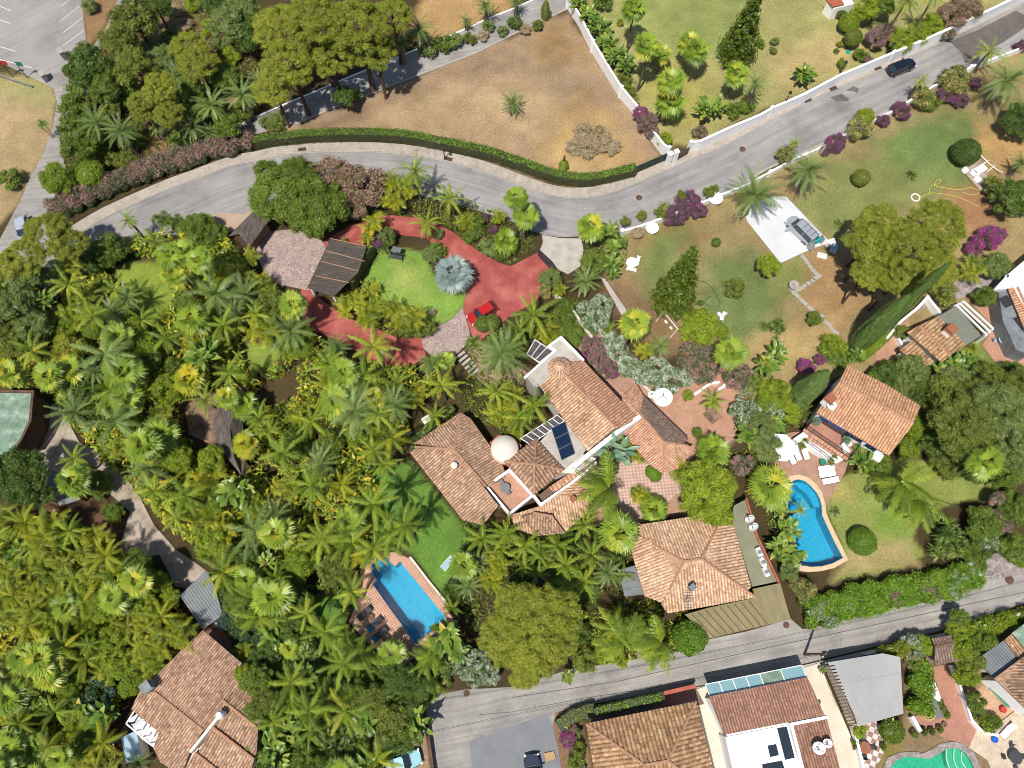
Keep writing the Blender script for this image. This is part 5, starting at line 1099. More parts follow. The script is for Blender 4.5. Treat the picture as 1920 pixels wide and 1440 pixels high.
def trunk_me(h, r0, r1, seed, mat, branches=0, bend=.0, spread=1.5, n=8):
    r = random.Random(seed); mb = MB(); k_ = 6; bx, by = r.uniform(-bend, bend), r.uniform(-bend, bend)
    pts = [(bx*math.sin(math.pi*k/k_), by*math.sin(math.pi*k/k_), h*k/k_) for k in range(k_+1)]
    mb.tube([(0, 0, -.1)]+pts, [r0*1.5]+[r0*1.15 if k == 0 else r0+(r1-r0)*k/k_ for k in range(k_+1)], M[mat], n)
    for b in range(branches):
        a = 6.28*b/branches+r.uniform(-.4, .4); z = h*r.uniform(.45, .75)
        mb.tube([(0, 0, z), (spread*.5*math.cos(a), spread*.5*math.sin(a), z+h*.14), (spread*math.cos(a), spread*math.sin(a), h*1.02)], [r1*.9, r1*.6, r1*.25], M[mat], 6)
    me = bpy.data.meshes.new('trunk'); me.from_pydata(mb.v, [], mb.f); me.materials.append(M[mat]); me.polygons.foreach_set('use_smooth', [True]*len(mb.f)); me.update(); return me
# ---------------------------------------------------------------- plant library: kind -> (name, category, crown variants, crown radius, trunk)
LIB = {}
def lib(kind, name, cat, builder, nvar, Rr, mat, trunk=None, cz=0):
    """cz: height of the crown mesh origin as given by the plant height h"""
    ms = []
    for s in range(nvar):
        V, F, A = builder(s*17+len(LIB)*101+5); ms.append(npmesh('crown', V, F, None, A))
    LIB[kind] = (name, cat, ms, Rr, mat, trunk)
cache = {}
def crown_mesh(kind, var, mat):
    k = (kind, var, mat)
    if k not in cache:
        me = LIB[kind][2][var].copy(); me.name = 'crown'; me.materials.clear(); me.materials.append(M[mat]); cache[k] = me
    return cache[k]
def trunk_cached(tk, h, var):
    hh = max(.5, round(h*2)/2); k = ('t', tk, hh, var)
    if k not in cache:
        if tk == 'palm': cache[k] = trunk_me(hh, .16, .13, var, 'bark', bend=.25)
        elif tk == 'thick': cache[k] = trunk_me(hh, .34, .30, var, 'bark', bend=.05)
        elif tk == 'multi':
            mb = MB(); r = random.Random(var)
            for j in range(5): a = 1.26*j; mb.tube([(0.25*math.cos(a), .25*math.sin(a), 0), (.8*math.cos(a), .8*math.sin(a), hh)], [.07, .05], M['bark'], 6)
            me = bpy.data.meshes.new('stems'); me.from_pydata(mb.v, [], mb.f); me.materials.append(M['bark']); cache[k] = me
        else: cache[k] = trunk_me(hh, .09+hh*.025, .05+hh*.012, var, 'bark2', branches=5 if hh > 2 else 3, bend=.15, spread=hh*.24)
    return cache[k], hh
lib('fan', 'fan_palm', 'palm tree', lambda s: fan_crown(22, .85, 1.25, s, -.75, 1.25, ns=19), 4, 1.85, 'Lfan', 'palm')
lib('king', 'feather_palm', 'palm tree', lambda s: feather_crown(3.4, 18, s, -.5, 1.25, 1.3, 34, .45, .075, .7), 5, 3.0, 'Lking', 'palm')
lib('coco', 'coconut_palm', 'palm tree', lambda s: feather_crown(4.2, 20, s, .1, 1.25, 1.35, 40, .8, .10, .8, wind=R(120)), 2, 3.0, 'Lking', 'palm')
lib('date', 'date_palm', 'palm tree', lambda s: feather_crown(3.1, 38, s, -.7, 1.35, .95, 26, .36, .055, .3, .06, half=.3), 3, 2.8, 'Ldate', 'thick')
def areca_b(s):
    r = np.random.default_rng(s); ps = []
    for k in range(5):
        V, F, A = feather_crown(1.8, 8, s+k, -.1, 1.3, 1.2, 15, .48, .085, .6, .05); a = k*1.26+r.random(); q = r.uniform(.4, 1.0); ps.append((V+np.array([q*math.cos(a), q*math.sin(a), r.uniform(-.6, .3)]), F, A))
    return join(ps)
lib('areca', 'clumping_palm', 'palm', areca_b, 3, 2.1, 'Lareca', 'multi')
lib('bis', 'silver_fan_palm', 'palm tree', lambda s: fan_crown(26, 1.2, 1.5, s, -.5, 1.2, 0, 21), 1, 2.5, 'Lblue', 'thick')
lib('ban', 'banana_plant', 'plant', lambda s: banana_crown(1.7, 34, s), 3, 1.7, 'Lban', 'multi')
lib('yuc', 'yucca', 'plant', lambda s: yucca_crown(1.3, 9, s), 3, 1.3, 'Lyuc', 'wood')
lib('ros', 'agave', 'plant', lambda s: yucca_crown(.9, 1, s, .9, 60), 2, .9, 'Lgry', None)
lib('tree', 'tree', 'tree', lambda s: crown(3.2, 2.4, 46, .8, 7500, .27, s), 4, 3.2, 'Lgrn', 'wood')
lib('big', 'tree', 'tree', lambda s: crown(5.2, 3.4, 105, .95, 20000, .29, s, flat=.7), 2, 5.2, 'Lgrn', 'wood')
lib('bush', 'shrub', 'shrub', lambda s: crown(1.5, 1.3, 18, .52, 2300, .2, s, low=-.6), 3, 1.5, 'Lgrn', 'wood')
lib('ball', 'round_shrub', 'shrub', lambda s: crown(1.2, 1.05, 1, 1.15, 2600, .15, s, spread=(0, .01), flat=.85, jt=(.93, 1.03), core=.9), 2, 1.2, 'Lhedge', 'wood')
lib('flow', 'flowering_shrub', 'shrub', lambda s: crown(2.2, 1.3, 40, .55, 6500, .19, s, low=-.4), 3, 2.2, 'Lbou', 'wood')
lib('pine', 'pine_tree', 'tree', lambda s: crown(4.4, 2.5, 120, .66, 24000, .3, s, asp=.24, flat=.65, spread=(.5, 1), low=-.3), 3, 4.4, 'Lpine', 'wood')
lib('nor', 'conifer', 'tree', lambda s: cone_tree(9.5, 2.9, s, 19, 120, .5), 1, 2.9, 'Lnor', None)
lib('cyp', 'cypress', 'tree', lambda s: cone_tree(14, 1.35, s, 0, 9000, .28, 'cyp'), 2, 1.35, 'Lcyp', None)
rp = random.Random(11)
DESC = {'fan': 'round-leaved fan palm', 'king': 'arching feather palm', 'coco': 'wind-blown coconut palm', 'date': 'stiff grey-green date palm',
 'areca': 'yellow-green clumping palm', 'bis': 'silvery blue fan palm', 'ban': 'broad-leaved banana plant', 'yuc': 'spiky yucca', 'ros': 'low spiky rosette plant', 'tree': 'tree', 'big': 'tree', 'bush': 'shrub',
 'ball': 'clipped round shrub', 'flow': 'flowering shrub', 'pine': 'tufted pine tree', 'nor': 'tall conical conifer', 'cyp': 'tall narrow cypress'}
MD = {'Ldate': 'grey-green', 'Lareca': 'yellowish', 'Lking': 'green', 'Lban': 'green', 'Lyuc': 'green', 'Lfan': 'green', 'Lgrn': 'green leafy', 'Lbrt': 'bright green leafy', 'Ldrk': 'dark green leafy', 'Lolv': 'olive-green leafy', 'Lgry': 'grey-green leafy', 'Lyel': 'yellow-leaved', 'Lbou': 'magenta', 'Lpur': 'purple', 'Lrsp': 'dusty pink', 'Lwht': 'white-blossomed',
 'Lpnk': 'pink-blossomed', 'Lbrp': 'russet', 'Lylf': 'yellow-blossomed', 'Lblf': 'blue-blossomed', 'Lbrn': 'dry brown', 'Lteal': 'blue-green', 'Lpine': 'olive pine-like', 'Lhedge': 'fresh green', 'Lnor': 'dark'}
LM = [ # landmarks for the labels (px, py, phrase)
 (80,60,'the parking lot'),(20,260,'the left dry lawn'),(960,190,'the bare dirt lot'),(860,55,'the narrow side lane'),(1300,100,'the upper lawn'),(1562,20,'the tiny white hut'),(1692,124,'the dark parked car'),
 (1600,150,'the long white street wall'),(700,290,'the curve of the street'),(1280,350,'the street bend'),(466,425,'the thatched gatehouse'),(545,490,'the pink stone forecourt'),(630,500,'the shingled carport'),(770,520,'the round lawn'),
 (905,587,'the red car'),(960,510,'the red driveway'),(1185,495,'the white garden table'),(1300,500,'the stepping stone garden'),(1500,430,'the grey van'),(1750,290,'the yellow hose lawn'),(1835,320,'the white lounge set'),
 (1770,640,'the striped-tile bungalow'),(1890,600,'the white right-edge house'),(1630,770,'the orange-roofed poolside house'),(1530,990,'the kidney-shaped pool'),(1660,1010,'the lawn of the kidney pool'),(1300,760,'the terracotta patio'),
 (1243,745,'the large satellite dish'),(1070,640,'the villa roof terrace'),(1010,870,'the solar panels'),(860,870,'the villa hipped roof'),(770,1125,'the rectangular pool'),(800,960,'the bright green lawn'),(1290,1060,'the hipped guest house'),
 (1360,1160,'the olive canopy'),(440,800,'the thatched pavilion'),(30,790,'the green flat roof'),(150,830,'the upper dusty path'),(270,980,'the dusty path'),(380,1120,'the corrugated car shelter'),(370,1320,'the old brown-tiled house'),
 (930,1350,'the asphalt patch'),(1200,1265,'the back street'),(1200,1400,'the mossy ochre roof'),(1440,1320,'the modern white house'),(1625,1290,'the grey canopy'),(1775,1300,'the brick patio'),(1750,1425,'the green pool'),(1880,1240,'the corrugated lean-to'),
 (265,560,'the sunny grove lawn'),(490,670,'the small grove lawn'),(610,1170,'the shady lower lawn'),(100,470,'the left end of the street'),(765,1400,'the light blue car'),(835,640,'the round stone apron'),(120,1150,'the lower left grove'),
 (230,700,'the palm grove'),(600,900,'the grove centre')]
ALLP = []
def plant(kind, px, py, rpx=None, h=None, mat=None, desc=None, rz=None, group=None):
    name, cat, ms, R0, dm, tk = LIB[kind]; mat = mat or dm
    low = kind in ('bush', 'ball', 'flow', 'ban', 'ros', 'yuc')
    s0 = SC(py, h or 2); Rm = (rpx/s0) if rpx else R0; sc = Rm/R0
    if h is None: h = {'fan': 6, 'king': 6, 'coco': 6, 'date': 3.5, 'areca': 2.4, 'bis': 3.5, 'ban': 1.0, 'yuc': 1.8, 'ros': .1, 'tree': 5, 'big': 6, 'bush': 1.1*sc, 'ball': .95*sc, 'flow': 1.1*sc, 'pine': 9}.get(kind, 0)
    x, y = G(px, py, h if kind not in ('nor', 'cyp') else 0); h = max(h, .05)
    e = empty(name, (x, y, 0), rp.uniform(0, 6.28) if rz is None else rz); v = rp.randrange(len(ms))
    c = put('crown', crown_mesh(kind, v, mat), e)
    if kind in ('nor', 'cyp'): c.scale = (sc, sc, h/(14 if kind == 'cyp' else 9.5))
    else: c.location = (0, 0, h); c.scale = (sc, sc, sc*rp.uniform(.9, 1.05)*(.4 if mat == 'Lbrn' else 1))
    if tk and h > .3:
        me, hh = trunk_cached(tk, h, v); t = put('trunk' if tk != 'multi' else 'stems', me, e); t.scale = (1 if tk in ('palm', 'thick') else min(1.3, sc), 1 if tk in ('palm', 'thick') else min(1.3, sc), h/hh)
    if kind == 'nor': put('trunk', trunk_me(h*.96, .25, .04, 1, 'bark2'), e)
    if kind == 'cyp': put('trunk', trunk_me(3, .25, .15, 1, 'bark2'), e)
    fl = mat in ('Lbou', 'Lpur', 'Lrsp')
    if fl: name = 'bougainvillea'; e.name = name; e_c = 'bougainvillea'
    elif mat in ('Lwht', 'Lpnk') and kind == 'flow': name = 'oleander'; e.name = name; e_c = 'oleander'
    else: e_c = cat
    base = desc
    if not base:
        if fl: base = MD[mat]+' bougainvillea'
        elif e_c == 'oleander': base = MD[mat]+' oleander bush'
        elif mat != dm or kind in ('tree', 'big', 'bush', 'flow'): base = (MD.get(mat, '')+' '+DESC[kind].replace('yellow-green ', '')).strip()
        else: base = DESC[kind]
    tag(e, cat=e_c, group=group); ALLP.append([e, base, px, py, desc is not None, Rm]); return e
def finish_labels():
    by = {}
    for it in ALLP:
        e, base, px, py, own, Rm = it
        if own and group_ok(base): e['label'] = base; continue
        d, lx, ly, ph = min((math.hypot(px-a, py-b), a, b, c) for a, b, c in LM)
        dx, dy = px-lx, py-ly
        pos = 'by' if d < 45 else ('above' if -dy > abs(dx) else 'below' if dy > abs(dx) else 'right of' if dx > 0 else 'left of')
        by.setdefault((base, pos, ph), []).append(it)
    ordn = ['leftmost', 'second from left', 'third from left', 'fourth from left', 'fifth from left', 'sixth from left', 'seventh from left', 'eighth from left', 'ninth from left', 'tenth from left', 'eleventh from left', 'twelfth from left', 'thirteenth from left', 'fourteenth from left', 'fifteenth from left', 'sixteenth from left', 'seventeenth from left', 'eighteenth from left', 'nineteenth from left', 'twentieth from left']
    for (base, pos, ph), its in by.items():
        its.sort(key=lambda i: i[2])
        for k, it in enumerate(its):
            if len(its) == 1: l = '%s %s %s' % (base, pos, ph)
            elif len(its) == 2:
                a, b = its; q = 0 if it is a else 1
                if abs(a[5]-b[5]) > .3*max(a[5], b[5]): w_ = 'larger' if it[5] == max(a[5], b[5]) else 'smaller'
                elif abs(a[2]-b[2]) > abs(a[3]-b[3]): w_ = ('left', 'right')[q]
                else: w_ = 'upper' if it[3] == min(a[3], b[3]) else 'lower'
                l = '%s of two: %s %s %s' % (w_, base, pos, ph)
            else:
                w_ = 'rightmost' if k == len(its)-1 else ordn[min(k, 19)]
                l = '%s %s %s, %s of %d' % (base, pos, ph, w_, len(its))
            it[0]['label'] = l[0:1]+l[1:]
            if len(its) > 1 and 'group' not in it[0]: it[0]['group'] = '%s %s %s' % (base.split(' with')[0]+'s', pos, ph)
def group_ok(b): return True
def hedge(name, label, line, w, h, mat, mat2=None, dens=110, cat='hedge', ls=.2, kind=None, rough=.12):
    """line px on the ground; clipped hedge as a body with leaves"""
    q = [Vector(G(*p)) for p in line]; r = np.random.default_rng(len(label)); e = empty(name, (q[0].x, q[0].y, 0), label=label, cat=cat); top = []; side = []
    cum = [0]; 
    for k in range(len(q)-1): cum.append(cum[-1]+(q[k+1]-q[k]).length)
    Lt = cum[-1]; nT = int(dens*Lt*w*1.3); nS = int(dens*Lt*h*1.6)
    Q = np.array([(p.x, p.y) for p in q]); cum = np.array(cum)
    def at_(s, o):
        x = np.interp(s, cum, Q[:, 0]); y = np.interp(s, cum, Q[:, 1]); i = np.clip(np.searchsorted(cum, s)-1, 0, len(Q)-2); d = Q[i+1]-Q[i]; d = d/np.linalg.norm(d, axis=1)[:, None]; n = np.stack([-d[:, 1], d[:, 0]], 1); return np.stack([x, y], 1)+n*o[:, None], n
    s = r.uniform(0, Lt, nT); o = r.uniform(-w/2, w/2, nT); P, n = at_(s, o); und = rough*2*(vnoise(s, s*0, 1.3, 3)-.5); z = h+und+r.normal(size=nT)*rough*.6
    V = np.column_stack([P, z]); ln = ls*r.uniform(.6, 1.4, nT); top = leaves(V, unit(r.normal(size=(nT, 3))*.5+[0, 0, 1]), ln, ln*.6, r.uniform(0, 1, nT), r)
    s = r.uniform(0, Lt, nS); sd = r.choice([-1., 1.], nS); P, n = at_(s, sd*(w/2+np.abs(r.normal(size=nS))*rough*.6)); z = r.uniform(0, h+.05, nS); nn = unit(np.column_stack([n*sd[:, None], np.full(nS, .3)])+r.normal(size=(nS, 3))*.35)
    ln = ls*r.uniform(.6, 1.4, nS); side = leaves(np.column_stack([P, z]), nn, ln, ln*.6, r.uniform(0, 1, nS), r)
    mb = MB()
    for k in range(len(q)-1):
        a, b = q[k], q[k+1]; d = b-a; c = (a+b)/2; mb.box((c.x, c.y, h*.48-.002*(k % 4)), (d.length+w*.5, w*.92, h*.96), M[mat2 or mat], math.atan2(d.y, d.x))
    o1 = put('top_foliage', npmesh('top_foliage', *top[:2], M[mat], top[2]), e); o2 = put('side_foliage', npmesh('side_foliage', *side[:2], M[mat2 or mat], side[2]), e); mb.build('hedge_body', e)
    fin(e); return e

def rough_hedge(name, label, line, w, h, mat, cat='hedge', step=.8, cr=.75, dens=190, ls=.22, seed=1):
    """unclipped hedge: one foliage mass of many overlapping clumps along a px line"""
    q = np.array([G(*p) for p in line]); r = np.random.default_rng(seed); e = empty(name, (q[0][0], q[0][1], 0), label=label, cat=cat)
    seg = np.linalg.norm(np.diff(q, axis=0), axis=1); cum = np.concatenate([[0], np.cumsum(seg)]); n = int(cum[-1]/step*max(1, w/.9)*2.0); s_ = r.uniform(0, cum[-1], n)
    cx = np.interp(s_, cum, q[:, 0]); cy = np.interp(s_, cum, q[:, 1]); i = np.clip(np.searchsorted(cum, s_)-1, 0, len(q)-2); d = (q[i+1]-q[i])/seg[i][:, None]; o = r.uniform(-.5, .5, n)*max(.1, w-cr*1.2)
    cs = cr*r.uniform(.7, 1.25, n); C3 = np.column_stack([cx-d[:, 1]*o, cy+d[:, 0]*o, h-cs*r.uniform(.6, 1.3, n)]); nl = n*dens; k = r.integers(0, n, nl)
    dn = unit(r.normal(size=(nl, 3))+[0, 0, .4]); P = C3[k]+dn*(cs[k]*r.uniform(.65, 1.15, nl))[:, None]; P[:, 2] = np.maximum(P[:, 2], .05); cv = r.uniform(0, .35, n); ln = ls*r.uniform(.6, 1.4, nl)
    parts = [leaves(P, unit(dn*.7+r.normal(size=(nl, 3))*.7+[0, 0, .3]), ln, ln*.55, np.clip(cv[k]+r.uniform(0, .65, nl), 0, 1), r)]
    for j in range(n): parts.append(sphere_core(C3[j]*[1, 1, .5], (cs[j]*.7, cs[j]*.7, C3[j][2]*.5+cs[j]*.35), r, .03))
    V, F, A = join(parts); put('foliage', npmesh('foliage', V, F, M[mat], A), e); fin(e); return e
